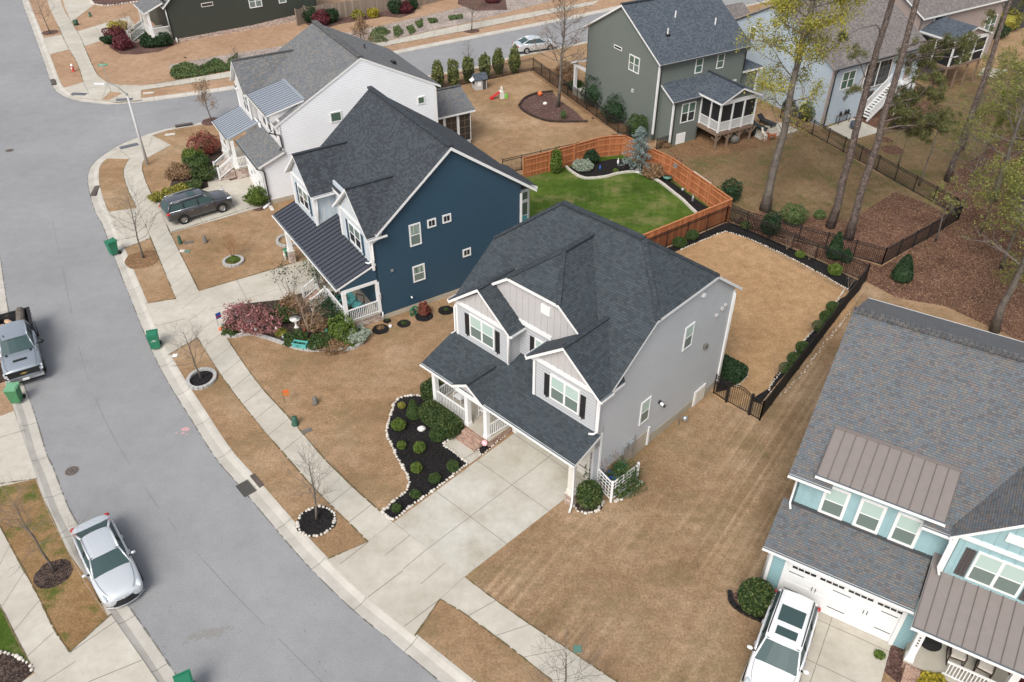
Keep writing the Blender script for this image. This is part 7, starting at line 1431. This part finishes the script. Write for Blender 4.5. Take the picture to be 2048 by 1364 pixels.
t = thing('fire_hydrant', 'red fire hydrant with a white bonnet on the corner verge', 'hydrant', (*P(147,143)[:2],0)); f = MB(); f.lathe((0,0,0), [(.17,0),(.17,.05),(.11,.07),(.11,.5),(.15,.52),(.15,.56)], M['red'], 14); MBpart(f,'barrel',t,True); f = MB(); f.lathe((0,0,0),[(.145,.56),(.13,.66),(.07,.74),(.03,.80)],M['white'],14); MBpart(f,'bonnet',t,True); f = MB(); f.tube([(-.2,0,.42),(.2,0,.42)],.06,M['red'],10); f.tube([(0,-.22,.40),(0,0,.40)],.08,M['white'],10); MBpart(f,'outlet_caps',t)
# street lamp
x, y, _ = P(295,329); t = thing('street_lamp', 'tall pale concrete street lamp at the corner, its arm reaching over the road', 'street lamp', (x,y,0)); f = MB(); f.tube([(x,y,-.02),(x,y,5.9)],[.13,.075],M['conpole'],14); f.build('pole',t,smooth=True)
e = V3(P(206,168,6.9)); a_ = V3((x,y,5.85)); md = a_.lerp(e,.55)+V3((0,0,.38)); f = MB(); f.tube([a_,a_.lerp(md,.5)+V3((0,0,.12)),md,md.lerp(e,.6)+V3((0,0,.06)),e],.035,M['galv'],8); f.build('arm',t,smooth=True); f = MB(); dv = (e-md).normalized(); f.beam(e-dv*.1,e+dv*.62,.27,.09,M['white']); f.build('lamp_head',t); f = MB(); f.beam(e+dv*.1-Z*.05,e+dv*.5-Z*.05,.2,.03,M['lens']); f.build('lens',t); f = MB(); f.tube([(x,y,5.82),(x,y,6.0)],.09,M['galv'],12); f.build('cap',t)
# street sign
x, y, _ = P(222,184); t = thing('street_sign', 'green street name sign on a thin post at the corner', 'sign', (x,y,0)); f = MB(); f.tube([(x,y,0),(x,y,2.75)],.028,M['galv'],8); f.build('post',t); f = MB(); d1 = V3((.94,.34,0)); n1 = V3((.34,-.94,0)); f.obox((x,y,2.55), d1, n1, Z, (-.42,.0,0),(.42,.012,.2), M['signgreen']); b = f.build('sign_blade',t)
f = MB()
for k in range(9): f.obox((x,y,2.6), d1, n1, Z, (-.33+k*.068,.012,.02),(-.33+k*.068+.04,.018,.11), M['white'])
f.build('lettering',b); f = MB(); d2 = V3((-.34,.94,0)); f.obox((x,y,2.78), d2, V3((-.94,-.34,0)), Z, (-.36,0,0),(.36,.012,.18), M['signgreen']); f.build('sign_blade',t)
# utility boxes, markers and lids
def pedestal(px, label, h_=.75, r=.13, m='util', box=False):
    t = thing('utility_pedestal', label, 'utility box', (*P(*px)[:2],0)); f = MB()
    if box: f.box((-r,-r,0),(r,r,h_),M[m]); f.box((-r*1.1,-r*1.1,h_),(r*1.1,r*1.1,h_+.06),M[m])
    else: f.lathe((0,0,0),[(r*1.2,0),(r*1.2,.08),(r,.12),(r*.92,h_),(r*.5,h_+.07)],M[m],12)
    MBpart(f,'housing',t,True); return t
pedestal((361,487),'slim green utility post near the sidewalk and grey suv',.55,.12); pedestal((411,485),'grey topped utility post between two lots',.5,.13,'utilgrey'); pedestal((591,849),'squat green utility box beside the sidewalk near the grey house',.5,.17); pedestal((631,807),'dark utility post on the lawn, between round lid and garden flag',.42,.14,'utilgrey'); pedestal((153,50),'dark green utility box beside the top sidewalk',.5,.2,box=True); pedestal((181,33),'short green utility post on the top left lawn',.45,.15)
def lid(px, rx, ry, m, label, z=.012, rz=0, name='valve_box', cat='valve box', th=.02):
    t = thing(name,label,cat,(*P(*px,z)[:2],z),rz); f = MB(); f.box((-rx,-ry,0),(rx,ry,th),M[m]); f.box((-rx*.86,-ry*.86,th),(rx*.86,ry*.86,th+.006),M[m]); MBpart(f,'cover',t); return t
lid((340,269),.42,.22,'stone','pale rectangular utility lid in grass near the storm drain',rz=.3); lid((297,186),.5,.22,'stone','pale rectangular utility lid in the strip across the side street',rz=.25); lid((378,485),.32,.15,'utilgrey','flat dark lid between two utility posts',rz=.3); lid((364,502),.17,.17,'stone','small white lid at the sidewalk edge'); lid((375,503),.17,.14,'lidgreen','small oval green lid beside the white one'); lid((613,862),.28,.14,'utilgrey','dark flat lid in the lawn by the green utility box',rz=.5); lid((1155,1298),.16,.16,'lidgreen','round green lid beside the sidewalk, lower right lawn'); lid((350,711),.14,.14,'white','small white sign lying on the verge by the driveway apron')
for c, L_ in [((144,942),'round cast iron manhole cover in the road left of centre'),((19,301),'round manhole cover near the top left of the road')]:
    t = thing('manhole_cover',L_,'manhole cover',(*P(*c,ZR)[:2],ZR+.004)); f = MB(); f.cyl((0,0),.34,0,.008,M['joint'],24); f.cyl((0,0),.29,.008,.014,M['iron'],24)
    for k in range(8): a = k*math.pi/4; f.box((.17*math.cos(a)-.03,.17*math.sin(a)-.03,.014),(.17*math.cos(a)+.03,.17*math.sin(a)+.03,.019),M['joint'])
    MBpart(f,'cover',t)
for c, rz, L_ in [((158,188),-.1,'dark tactile paving plate on the ramp left of the street sign'),((249,199),.15,'dark tactile paving plate on the ramp right of the street sign'),((258,292),.62,'dark tactile paving plate on the ramp by the street lamp')]: lid(c,.75,.3,'plategrey',L_,.024,rz,'tactile_plate','paving plate',.012)
def inlet(px, rz, label, w_=.75, m='iron'):
    x, y, _ = P(*px, -.05); t = thing('storm_drain',label,'drain',(x,y,ZR),rz); f = MB(); f.box((-w_,-.08,0),(w_,.3,.15),M[m]); f.box((-w_*.9,-.09,.02),(w_*.9,-.0,.10),M['plast']); MBpart(f,'inlet',t); return t
inlet((188,382),math.radians(-82),'rusty storm drain opening in the kerb left of the long driveway'); inlet((109,164),math.radians(118),'storm drain opening in the kerb by the hydrant'); inlet((368,251),math.radians(23),'dark storm drain slot on the side street kerb')
x, y, _ = P(496,975,ZR); t = thing('storm_grate','dark slotted storm grate in the gutter beside the verge','drain',(x,y,ZR+.012),math.radians(-49)); f = MB(); f.box((-.48,-.42,0),(.48,.36,.01),M['plast'])
for k in range(15): f.box((-.46+k*.066,-.40,.01),(-.46+k*.066+.024,.34,.03),M['utilgrey'])
MBpart(f,'grate',t); f = MB(); f.box((-.5,.38,0),(.5,.62,.15),M['iron']); MBpart(f,'inlet',t)
# trellis with its cart screen
tr_ = thing('trellis','white lattice corner trellis hiding garden things at the grey house side','trellis',(*P(1221,1003)[:2],0))
def lattice(a, b, H_=1.25, n=5, mrows=5):
    a, b = V3(a), V3(b); f = MB(); d = (b-a); L = d.length; d /= L
    for z in (.15, H_): f.beam(a+Z*z, b+Z*z, .05, .07, M['white'])
    for k in range(1, n): c = a.lerp(b,k/n); f.beam(c+Z*.15, c+Z*H_, .025, .03, M['white'])
    for k in range(1, mrows): z = .15+(H_-.15)*k/mrows; f.beam(a+Z*z, b+Z*z, .025, .03, M['white'])
    f.build('lattice_panel', tr_)
    for c in ((a,b) if n == 5 else (b,)): f = MB(); f.box((c.x-.055,c.y-.055,0),(c.x+.055,c.y+.055,H_+.12),M['white']); f.build('post', tr_)
lattice(P(1192,972),P(1221,1003)); lattice(P(1221,1003),P(1272,965),1.25,7)
x, y, _ = P(1218,965); t = thing('storage_tub','blue lidded tub behind the trellis','tub',(x,y,0),math.radians(-44)); f = MB(); f.box((-.45,-.22,0),(.45,.22,.5),M['blue_p']); MBpart(f,'tub',t); f = MB(); f.box((-.48,-.25,.5),(.48,.25,.55),M['blue_p']); MBpart(f,'lid',t)
x, y, _ = P(1233,945); t = thing('utility_cover','green plastic cover near the meter boxes behind the trellis','cover',(x,y,0),math.radians(-44)); f = MB(); f.box((-.4,-.3,0),(.4,.3,.45),M['util']); f.box((-.43,-.33,.45),(.43,.33,.52),M['bin']); MBpart(f,'housing',t)
x, y, _ = P(1357,851); t = thing('gas_meter','grey gas meter on pipes by the grey house foundation','meter',(x,y,0)); f = MB(); f.tube([(0,0,0),(0,0,.5),(.25,.1,.6),(.3,.1,.3)],.03,M['utilgrey'],6); MBpart(f,'pipe',t); f = MB(); f.blob((.3,.05,.45),(.16,.13,.16),M['galv'],10,7); MBpart(f,'meter',t,True)
# garden things
def small(name, label, cat, px, fn, rz=0, z=0, grp=None):
    t = thing(name,label,cat,(*P(*px,z)[:2],z),rz,grp); fn(t); return t
def bath(t):
    f = MB(); f.lathe((0,0,0),[(.17,0),(.16,.06),(.08,.12),(.07,.35),(.10,.48),(.08,.52)],M['rock'],14); MBpart(f,'pedestal',t,True); f = MB(); f.lathe((0,0,0),[(.08,.52),(.30,.62),(.33,.68),(.29,.69),(.12,.62),(.02,.61)],M['rock'],18); b = MBpart(f,'bowl',t,True); f = MB(); f.cyl((0,0),.24,.655,.66,M['mulch_dark'],16); MBpart(f,'water',b)
small('birdbath','white stone birdbath beside the pink shrub, the left of two','birdbath',(502,657),bath); small('birdbath','white stone birdbath in front of the arching shrub, the right of two','birdbath',(593.5,655),bath)
def planter(t):
    f = MB(); f.box((-.42,-.17,0),(.42,-.13,.28),M['teal_p']); f.box((-.42,.13,0),(.42,.17,.28),M['teal_p']); f.box((-.42,-.13,0),(-.38,.13,.28),M['teal_p']); f.box((.38,-.13,0),(.42,.13,.28),M['teal_p']); f.box((-.38,-.13,0),(.38,.13,.04),M['teal_p']); MBpart(f,'trough',t)
    f = MB(); f.box((-.45,-.20,.26),(.45,-.14,.30),M['teal_p']); f.box((-.45,.14,.26),(.45,.20,.30),M['teal_p']); MBpart(f,'rim',t)
small('planter','empty teal trough planter sitting on the block edging','planter',(601,693),planter,math.radians(-12),.17)
def ball(m, r): 
    def fn(t): f = MB(); f.blob((0,0,r),(r,r,r),M[m],12,9); MBpart(f,'ball',t,True)
    return fn
small('garden_globe','white glass garden globe right of the pink shrubs','garden globe',(550,640),ball('white',.14)); small('garden_globe','small white globe low in the brown plants','garden globe',(643,674),ball('white',.07)); small('garden_globe','white ball light on the lawn between mulch circles','garden globe',(781,655),ball('white',.11)); small('garden_globe','pale glass globe in the mulch by the right cedar fence','garden globe',(1365,382),ball('galv',.14)); small('pumpkin','orange pumpkin on the upper edge of the mulch island','pumpkin',(1080,192),ball('orange',.24)); small('garden_globe','orange ball at the sidewalk tip of the navy garden bed','garden globe',(442,661),ball('orange',.12))
def fig(m='white', h_=.32):
    def fn(t): f = MB(); f.lathe((0,0,0),[(.09,0),(.08,.05),(.10,h_*.45),(.06,h_*.68),(.03,h_*.72)],M[m],10); MBpart(f,'figure',t,True); f = MB(); f.blob((0,0,h_*.85),(.055,.055,.06),M[m],9,7); MBpart(f,'head',t,True)
    return fn
for c, m, hh, L_ in [((512,662),'white',.3,'small white garden figurine right of the left birdbath'),((553,661),'white',.26,'white figurine in the mulch midway between the birdbaths'),((567,677),'galv',.3,'pale blue white figurine at the block edging'),((631,697),'white',.25,'white rabbit figurine on the block edging right of the teal planter'),((610,669),'red',.36,'red lantern ornament in the navy garden bed'),((653,664),'teal_p',.26,'teal garden lantern below the porch shrubs'),((585,614),'white',.4,'white bird ornament on a stick behind the birdbath'),((598,626),'white',.2,'small white bird ornament near the bare stems'),((1236,327),'white',.45,'white statue in the black bed near the blue cedar'),((1200,338),'blue_p',.35,'bright blue glass ornament in the back bed'),((1385,402),'galv',.6,'carved grey totem near the corner of the cedar fence'),((571,520),'stone',.8,'pale dog statue beside the brick column of the navy garage')]: small('garden_ornament',L_,'ornament',c,fig(m,hh))
def urn(t): f = MB(); f.lathe((0,0,0),[(.12,0),(.10,.1),(.22,.35),(.27,.5),(.22,.52)],M['bin'],14); MBpart(f,'bowl',t,True)
small('garden_urn','green glazed urn beside the brick column of the navy garage','urn',(575,512),urn)
def flag(m1='blue_p', m2='red'):
    def fn(t): f = MB(); f.tube([(0,0,0),(0,0,.9)],.012,M['black'],5); MBpart(f,'pole',t); f = MB(); f.box((0,-.01,.5),(.32,.01,.9),M[m1]); f.box((.0,-.013,.6),(.32,.013,.68),M[m2]); MBpart(f,'banner',t)
    return fn
small('garden_flag','small blue garden flag at the sidewalk end of the navy bed','flag',(437,652),flag(),.8); small('garden_flag','tiny orange garden ornament on the lawn between navy and grey houses','ornament',(570,806),flag('orange','gold'),.3)
def rock(t): f = MB(); f.blob((0,0,.10),(.22,.17,.15),M['rock'],9,7,.08,random.Random(2)); MBpart(f,'rock',t)
small('rock','white rock in the middle of the black front bed','rock',zb(455,440),rock); small('rock','pale flat rock in the mulch island','rock',(1090,209),rock); small('rock','white stone block on the edging left of the figurines','rock',(486,665),rock); small('rock','pale stone box near the block edging','rock',(559,669),rock)
def pink(t):
    f = MB(); f.tube([(0,0,0),(0,0,.55)],.01,M['black'],5); MBpart(f,'stake',t); f = MB(); f.tube([(0,0,.55),(.0,-.015,.56)],.15,M['orange'] if False else flat('pink_plate',(.72,.34,.38),.5),16); b = MBpart(f,'disc',t); f = MB(); f.tube([(0,-.02,.56),(0,-.03,.56)],.09,M['white'],14); MBpart(f,'print',b)
small('garden_sign','round pink and white sign on a stake beside the brick steps','sign',zb(1070,640),pink,-.5)
def hose(t):
    f = MB()
    for k in range(5): f.tube([(.27*math.cos(a/3),.08*k/5-.05,.35+.27*math.sin(a/3)) for a in range(20)], .035, M['bin'], 6)
    MBpart(f,'hose_coil',t,True); f = MB(); f.tube([(0,-.1,.35),(0,.25,.35)],.10,M['util'],12); f.box((-.25,.0,0),(.25,.1,.1),M['util']); MBpart(f,'reel',t)
small('hose_reel','coiled green hose reel against the navy wall','hose reel',(829,630),hose,math.radians(33)); 
def splash(t): f = MB(); f.box((-.11,-.35,0),(.11,.35,.07),M['white']); f.box((-.07,-.3,.07),(.07,.36,.075),M['stone']); MBpart(f,'block',t)
small('splash_block','pale splash block at the white house downspout','splash block',(543,417),splash,.5)
# playhouse and slide
x, y, _ = P(959,176); t = thing('playhouse','grey toy playhouse with a dark pitched roof on the back lawn','playhouse',(x,y,0),math.radians(22)); f = MB(); f.box((-.6,-.5,0),(.6,.5,1.05),M['bb_grey']); f.hull([(-.6,-.5,1.05),(-.6,.5,1.05),(-.6,0,1.45),(.6,-.5,1.05),(.6,.5,1.05),(.6,0,1.45)],[(0,2,1),(3,4,5)],M['bb_grey']); MBpart(f,'wall',t); f = MB(); f.slab([(-.7,-.62,1.0),(.7,-.62,1.0),(.7,0,1.52),(-.7,0,1.52)],.04,M['sh_blue'],M['cap']); f.slab([(-.7,.62,1.0),(.7,.62,1.0),(.7,0,1.52),(-.7,0,1.52)],.04,M['sh_blue'],M['cap']); MBpart(f,'roof',t)
f = MB(); f.box((.15,-.53,0),(.5,-.50,.9),M['shutter_b']); MBpart(f,'door',t); f = MB(); f.box((-.35,-.53,.4),(.0,-.50,.85),M['white']); MBpart(f,'window',t); f = MB(); f.box((-.62,-.3,.5),(-.6,.3,.9),M['gl_dark']); MBpart(f,'window',t); f = MB(); f.slab([(-.95,-.35,.85),(-.6,-.35,1.05),(-.6,.35,1.05),(-.95,.35,.85)],.03,M['white'],M['white']); MBpart(f,'awning',t)
x, y, _ = P(1000,196); t = thing('toy_slide','toddler slide set with red chute, cream tower and green step','toy',(x,y,0),math.radians(18)); f = MB(); f.box((-.05,-.3,0),(.35,.3,.65),M['cream']); f.tube([(.15,-.3,.6),(.15,-.25,.95),(.15,0,1.1),(.15,.25,.95),(.15,.3,.6)],.06,M['cream'],6); MBpart(f,'tower',t); f = MB(); f.slab([(-1.0,-.2,.08),(-.05,-.2,.62),(-.05,.2,.62),(-1.0,.2,.08)],.05,M['red'],M['red']); f.box((-1.0,-.24,.0),(-.7,.24,.12),M['red']); MBpart(f,'chute',t); f = MB(); f.box((.35,-.22,0),(.7,.22,.3),flat('lime_plastic',(.20,.55,.08),.5)); MBpart(f,'step',t)
# raised beds behind the cedar fence
def rbed(pxs, label):
    q = [V3(p) for p in PL(pxs)]; c = sum(q, V3((0,0,0)))/4; t = thing('raised_bed',label,'raised bed',tuple(c)); f = MB()
    for a, b in zip(q, q[1:]+q[:1]): f.beam(a+Z*.12, b+Z*.12, .10, .26, M['stone'])
    f.build('frame',t); f = MB(); f.prism([(p.x,p.y) for p in q],0,.14,M['mulch_dark']); f.build('soil',t)
rbed([(1387,348),(1421,372),(1410,380),(1378,355)],'long raised garden bed behind the cedar fence, the upper one'); rbed([(1430,378),(1452,393),(1444,400),(1423,385)],'short raised garden bed behind the cedar fence, the lower one')
# birdhouses and feeders on the cedar fence
def feeder(hh, m): 
    def fn(t): f = MB(); f.tube([(0,0,0),(0,0,hh)],.012,M['black'],5); MBpart(f,'pole',t); f = MB(); f.box((-.12,-.1,hh),(.12,.1,hh+.22),M[m]); f.slab([(-.16,-.14,hh+.22),(.16,-.14,hh+.22),(.16,.0,hh+.3),(-.16,.0,hh+.3)],.02,M['utilgrey'],M['utilgrey']); MBpart(f,'box',t)
    return fn
small('bird_feeder','grey feeder box fixed at the corner of the left cedar fence run','feeder',(1237,308),feeder(1.5,'stone')); small('bird_feeder','pale blue feeder on a pole by the right cedar fence','feeder',(1345,372),feeder(1.6,'galv')); small('bird_feeder','small white birdhouse midway along the left cedar fence','birdhouse',(1066,345),feeder(1.1,'white')); small('bird_feeder','thin black hook feeder with a white dish on the green lawn','feeder',(1271,370),feeder(1.1,'white')); small('bird_feeder','dark lantern on a post by the right cedar fence','lantern',(1377,380),feeder(1.4,'shutter_b'))
def dish(t): f = MB(); f.lathe((0,0,0),[(.1,0),(.1,.15),(.34,.28),(.36,.32),(.30,.31),(.05,.24)],M['lidgreen'],16); MBpart(f,'bowl',t,True)
small('garden_bowl','pale green bowl standing in the mulch by the right cedar fence','bowl',(1334,361),dish)
# porch furniture
def chairp(m, cu):
    def fn(t):
        f = MB(); f.box((-.28,-.26,.36),(.28,.28,.42),M[m])
        for sx in (-1,1):
            f.tube([(sx*.28,.28,0),(sx*.28,.30,.45),(sx*.27,.38,1.0)],.025,M[m],6); f.tube([(sx*.28,-.26,0),(sx*.28,-.26,.62),(sx*.28,.30,.64)],.025,M[m],6); f.tube([(sx*.28,-.42,.05),(sx*.28,0,0),(sx*.28,.45,.06)],.02,M[m],6)
        for k in range(5): f.tube([(-.2+k*.1,.30,.42),(-.2+k*.1,.38,.98)],.012,M[m],4)
        f.tube([(-.28,.38,1.0),(.28,.38,1.0)],.03,M[m],6); MBpart(f,'frame',t)
        if cu: f = MB(); f.box((-.25,-.24,.42),(.25,.24,.52),M[cu]); MBpart(f,'cushion',t)
    return fn
def at_house(h_, u, v, z, name, label, cat, fn, rz=0):
    p = h_.w(u,v,z); t = thing(name,label,cat,tuple(p),h_.r.rotation_euler.z+rz); fn(t); return t
at_house(GREY,1.5,.55,.52,'rocking_chair','white rocking chair at the left end of the grey porch','chair',chairp('white',None),0); at_house(GREY,3.2,.75,.52,'rocking_chair','white rocking chair behind the middle posts of the grey porch','chair',chairp('white',None),.2)
at_house(TEAL,6.9,-.35,.52,'rocking_chair','brown wicker rocking chair nearer the teal porch steps','chair',chairp('chair_b','cushion'),.1); at_house(TEAL,7.9,-.35,.52,'rocking_chair','brown wicker rocking chair by the teal porch railing corner','chair',chairp('chair_b','cushion'),-.1)
at_house(NAVY,-.75,-1.1,.62,'porch_chair','dark framed chair with patterned aqua cushions on the navy porch','chair',chairp('chair_b','aqua'),.6)
def rug(m,a,b_): 
    def fn(t): f = MB(); f.box((-a,-b_,0),(a,b_,.012),M[m]); MBpart(f,'mat',t)
    return fn
at_house(NAVY,-1.9,-1.3,.625,'rug','aqua patterned rug on the navy porch floor','rug',rug('aqua',1.2,.7)); at_house(TEAL,5.95,.0,.525,'door_mat','dark oval mat on the teal porch floor','mat',lambda t: (lambda f: (f.cyl((0,0),.45,0,.015,M['darkmat'],20), MBpart(f,'mat',t)))(MB()))
def lounger(t):
    f = MB(); f.box((-.95,-.3,.28),(.45,.3,.36),M['black']); f.hull([(.45,-.3,.28),(.45,.3,.28),(.95,-.3,.62),(.95,.3,.62),(.45,-.3,.36),(.45,.3,.36),(.95,-.3,.70),(.95,.3,.70)],[(0,1,3,2),(4,6,7,5),(0,2,6,4),(1,5,7,3),(2,3,7,6)],M['black']); MBpart(f,'mattress',t)
    for sx in (-.8,.5):
        for sy in (-.26,.26): f = MB(); f.box((sx-.03,sy-.03,0),(sx+.03,sy+.03,.28),M['black']); MBpart(f,'leg',t)
small('lounge_chair','black lounge chair beside the screened porch, nearer of two','lounger',(1514,258),lounger,math.radians(125)); small('lounge_chair','black lounge chair beside the screened porch, farther of two','lounger',(1532,249),lounger,math.radians(125))
def grill(t): f = MB(); f.lathe((0,0,0),[(.3,0),(.34,.4),(.36,.75),(.25,1.0),(.05,1.05)],M['black'],12); MBpart(f,'cover',t,True)
small('covered_grill','black covered grill at the corner of the screened porch','grill',(1503,270),grill); small('covered_pot','round grey covered pot under the screened porch','pot',(1467,284),lambda t: (lambda f: (f.lathe((0,0,0),[(.4,0),(.5,.3),(.42,.65),(.1,.75)],M['utilgrey'],12), MBpart(f,'cover',t,True)))(MB()))
def ac(t): f = MB(); f.box((-.42,-.42,0),(.42,.42,.85),M['utilgrey']); f.cyl((0,0),.36,.85,.88,M['black'],18); MBpart(f,'housing',t)
small('air_conditioner','grey air conditioner beside the pale blue side wall','air conditioner',(1587,229),ac,math.radians(31))
def gtable(t):
    f = MB(); f.box((-.75,-.18,.72),(.75,.18,.77),M['utilgrey']); MBpart(f,'tabletop',t)
    for sx in (-.7,.7):
        for sy in (-.15,.15): f = MB(); f.box((sx-.02,sy-.02,0),(sx+.02,sy+.02,.72),M['black']); MBpart(f,'leg',t)
p = PALE.w(2.3,-.35); t = thing('console_table','narrow black garden table against the pale blue wall','table',(p.x,p.y,.02),math.radians(31)); gtable(t)
for k, (du, L_) in enumerate([(-.5,'left black lantern on the garden table'),(.15,'middle black lantern on the garden table'),(.5,'right black lantern on the garden table')]): p = PALE.w(2.3+du,-.35,.79); t = thing('lantern',L_,'lantern',tuple(p),0,'lanterns on the garden table'); f = MB(); f.lathe((0,0,0),[(.09,0),(.12,.1),(.12,.3),(.03,.42)],M['black'],8); MBpart(f,'body',t)
small('planter_pot','dark blue round pot on the white patio','pot',(1709,257),lambda t: (lambda f: (f.lathe((0,0,0),[(.35,0),(.48,.25),(.45,.6),(.38,.62)],flat('slate_pot',(.06,.075,.10),.5),16), MBpart(f,'pot',t,True)))(MB()),z=.02)
def satd(t): f = MB(); f.lathe((0,0,0),[(.02,0),(.2,.05),(.3,.12)],M['black'],16); MBpart(f,'dish',t,True); f = MB(); f.tube([(0,0,0),(0,0,-.5)],.02,M['galv'],5); MBpart(f,'mast',t)
p = SAGE.w(11.6,2.3,5.9); t = thing('satellite_dish','small dark satellite dish on the side roof of the sage house','satellite dish',tuple(p)); t.rotation_euler = (1.1,0,.4); satd(t)
def splashlight(t): f = MB(); f.blob((0,0,.06),(.12,.09,.06),M['black'],8,5); MBpart(f,'body',t)
small('spotlight','tiny dark spotlight in the far corner lawn','light',(370,116),splashlight); small('spotlight','small dark lamp in the lawn by the sage yard fence','light',(1185,238),splashlight)
# dogs
def dog(px, rz, m, label, s=1.0):
    t = thing('dog',label,'dog',(*P(*px)[:2],0),rz); f = MB(); mm = M[m]
    f.blob((.22,0,.50),(.20,.13,.17),mm,12,9); f.tube([(.25,0,.50),(-.05,0,.50),(-.32,0,.50)],[.15,.12,.125],mm,12); f.blob((-.30,0,.49),(.14,.12,.14),mm,12,9); f.tube([(.32,0,.56),(.45,0,.72)],[.10,.075],mm,10); f.blob((.50,0,.77),(.10,.075,.08),mm,12,9); f.tube([(.54,0,.76),(.66,0,.72)],[.05,.035],mm,8)
    for sy in (-.07,.07): f.tube([(.46,sy,.82),(.42,sy*1.5,.76)],[.03,.015],mm,6); f.tube([(.28,sy,.48),(.29,sy*1.1,.26),(.27,sy*1.1,.05),(.32,sy*1.1,.02)],[.065,.04,.03,.035],mm,8); f.tube([(-.30,sy,.48),(-.24,sy*1.1,.30),(-.38,sy*1.1,.19),(-.36,sy*1.1,.04),(-.31,sy*1.1,.02)],[.085,.06,.035,.03,.035],mm,8)
    f.tube([(-.42,0,.55),(-.55,0,.60),(-.66,0,.70)],[.035,.028,.015],mm,6)
    b = MBpart(f,'body',t); q = b.modifiers.new('skin','REMESH'); q.mode = 'VOXEL'; q.voxel_size = .022; q.use_smooth_shade = True; t.scale = (s,s,s); return t
dog((1526,279),math.radians(100),'fur_w','white dog standing on the lawn below the patio',1.05); dog((1542,281),math.radians(200),'fur_b','russet dog beside the white dog',1.0)
# snowman-like white figure on the olive porch
p = O_ = None
# teal house drive and walk
tw = lambda u, v: tuple(TEAL.w(u, v))
grid('driveway', [tw(.02,-9.5), tw(4.72,-9.5), tw(4.72,-.5), tw(.02,-.5)], [0,.5,1], [0,.38,.73,.955,1.0], .022, M['concrete'])
grid('front_walk', [tw(4.76,-4.2), tw(6.6,-4.2), tw(6.6,-2.75), tw(4.76,-2.75)], 1, 1, .02, M['concrete'])
# ragged grass edges along the concrete, and grit along the gutters
M['edge'] = flat('edge_grass', (.13,.10,.045), .95, var=.35, scale=7); M['grit'] = flat('gutter_grit', (.15,.14,.125), .95, var=.2, scale=6)
def ragged(name, pxs, m, wmin, wmax, z, seed=0, zp=0.0, side=0.0):
    rr = random.Random(seed); q = resample(smooth([V3(p) for p in PL(pxs, zp)], .3), .12); mb = MB(); L_ = []; R_ = []; w_ = wmin
    for i, p in enumerate(q):
        t = (q[min(i+1,len(q)-1)]-q[max(i-1,0)]).normalized(); s = V3((-t.y,t.x,0)); w_ = min(wmax, max(wmin, w_+rr.gauss(0,(wmax-wmin)*.35))); L_.append(p+s*(w_*(.5+side))); R_.append(p-s*(w_*(.5-side)))
    for i in range(len(q)-1):
        if rr.random() < .93: mb.face([(a.x,a.y,z) for a in (L_[i],L_[i+1],R_[i+1],R_[i])], m)
    return tag(mb.build(name, loc=(0,0,0)), kind='structure')
for i, l in enumerate([[(260,316),(249,335),(248,355),(260,390),(273,415)],[(290.5,449),(301,476),(352,598)],[(395,676),(444,753),(506,835),(574,915),(630,979),(680,1028),(736,1084)],
    [(333,449),(342,469.5),(398,582)],[(454.5,678),(513,763),(581,839),(646,915),(680,949),(714,982),(768,1030)],[(880,1198),(933,1231),(1034,1306),(1107,1364),(1180,1418)],[(928.5,1154),(1022,1223),(1131,1296),(1234,1364),(1300,1406)],
    [(398,582),(500,552),(600,521)],[(342,465),(420,441),(500,416)],[(284,335),(290,359),(304,390),(313,407)],[(736,1084),(654,1119)],[(880,1198),(830,1272)],[(290,608),(352,598)],[(337,710),(395,676)],[(247,497),(301,477)],
    [(143,44),(161,75),(171,99),(191,143),(205,158),(230,168),(280,172),(461,143)],[(116,51),(133,89),(154,126),(167,164)],[(282,181),(461,155)],[(0,1052),(19,1089),(72,1185),(109,1260),(140,1305)],[(0,1209),(24,1260),(60,1328)],[(140,1305),(222,1229)],[(0,968),(75,958)],[(765,84),(933,48),(1200,0)],[(782,90),(940,60),(1186,10)]]):
    ragged('grass_edge', l, M['edge'], .02, .075, .0335+.0003*i, i)
for i, l in enumerate([E_main, N_main, W_main]):
    rr = random.Random(i); q = resample(smooth([V3(p) for p in l], .3), .2); mb = MB()
    for a, b in zip(q, q[1:]):
        if rr.random() < .8 and a.y < 120:
            t = (b-a).normalized(); s = V3((-t.y,t.x,0)); w0 = rr.uniform(.015,.05); u = V3((0,0,.013)); mb.face([a+s*w0+u, a-s*w0*.4+u, b-s*w0*.4+u, b+s*w0+u], M['grit'])
    tag(mb.build('gutter_grit', loc=(0,0,0)), kind='structure')
# darker, slightly polished wheel tracks along the carriageway
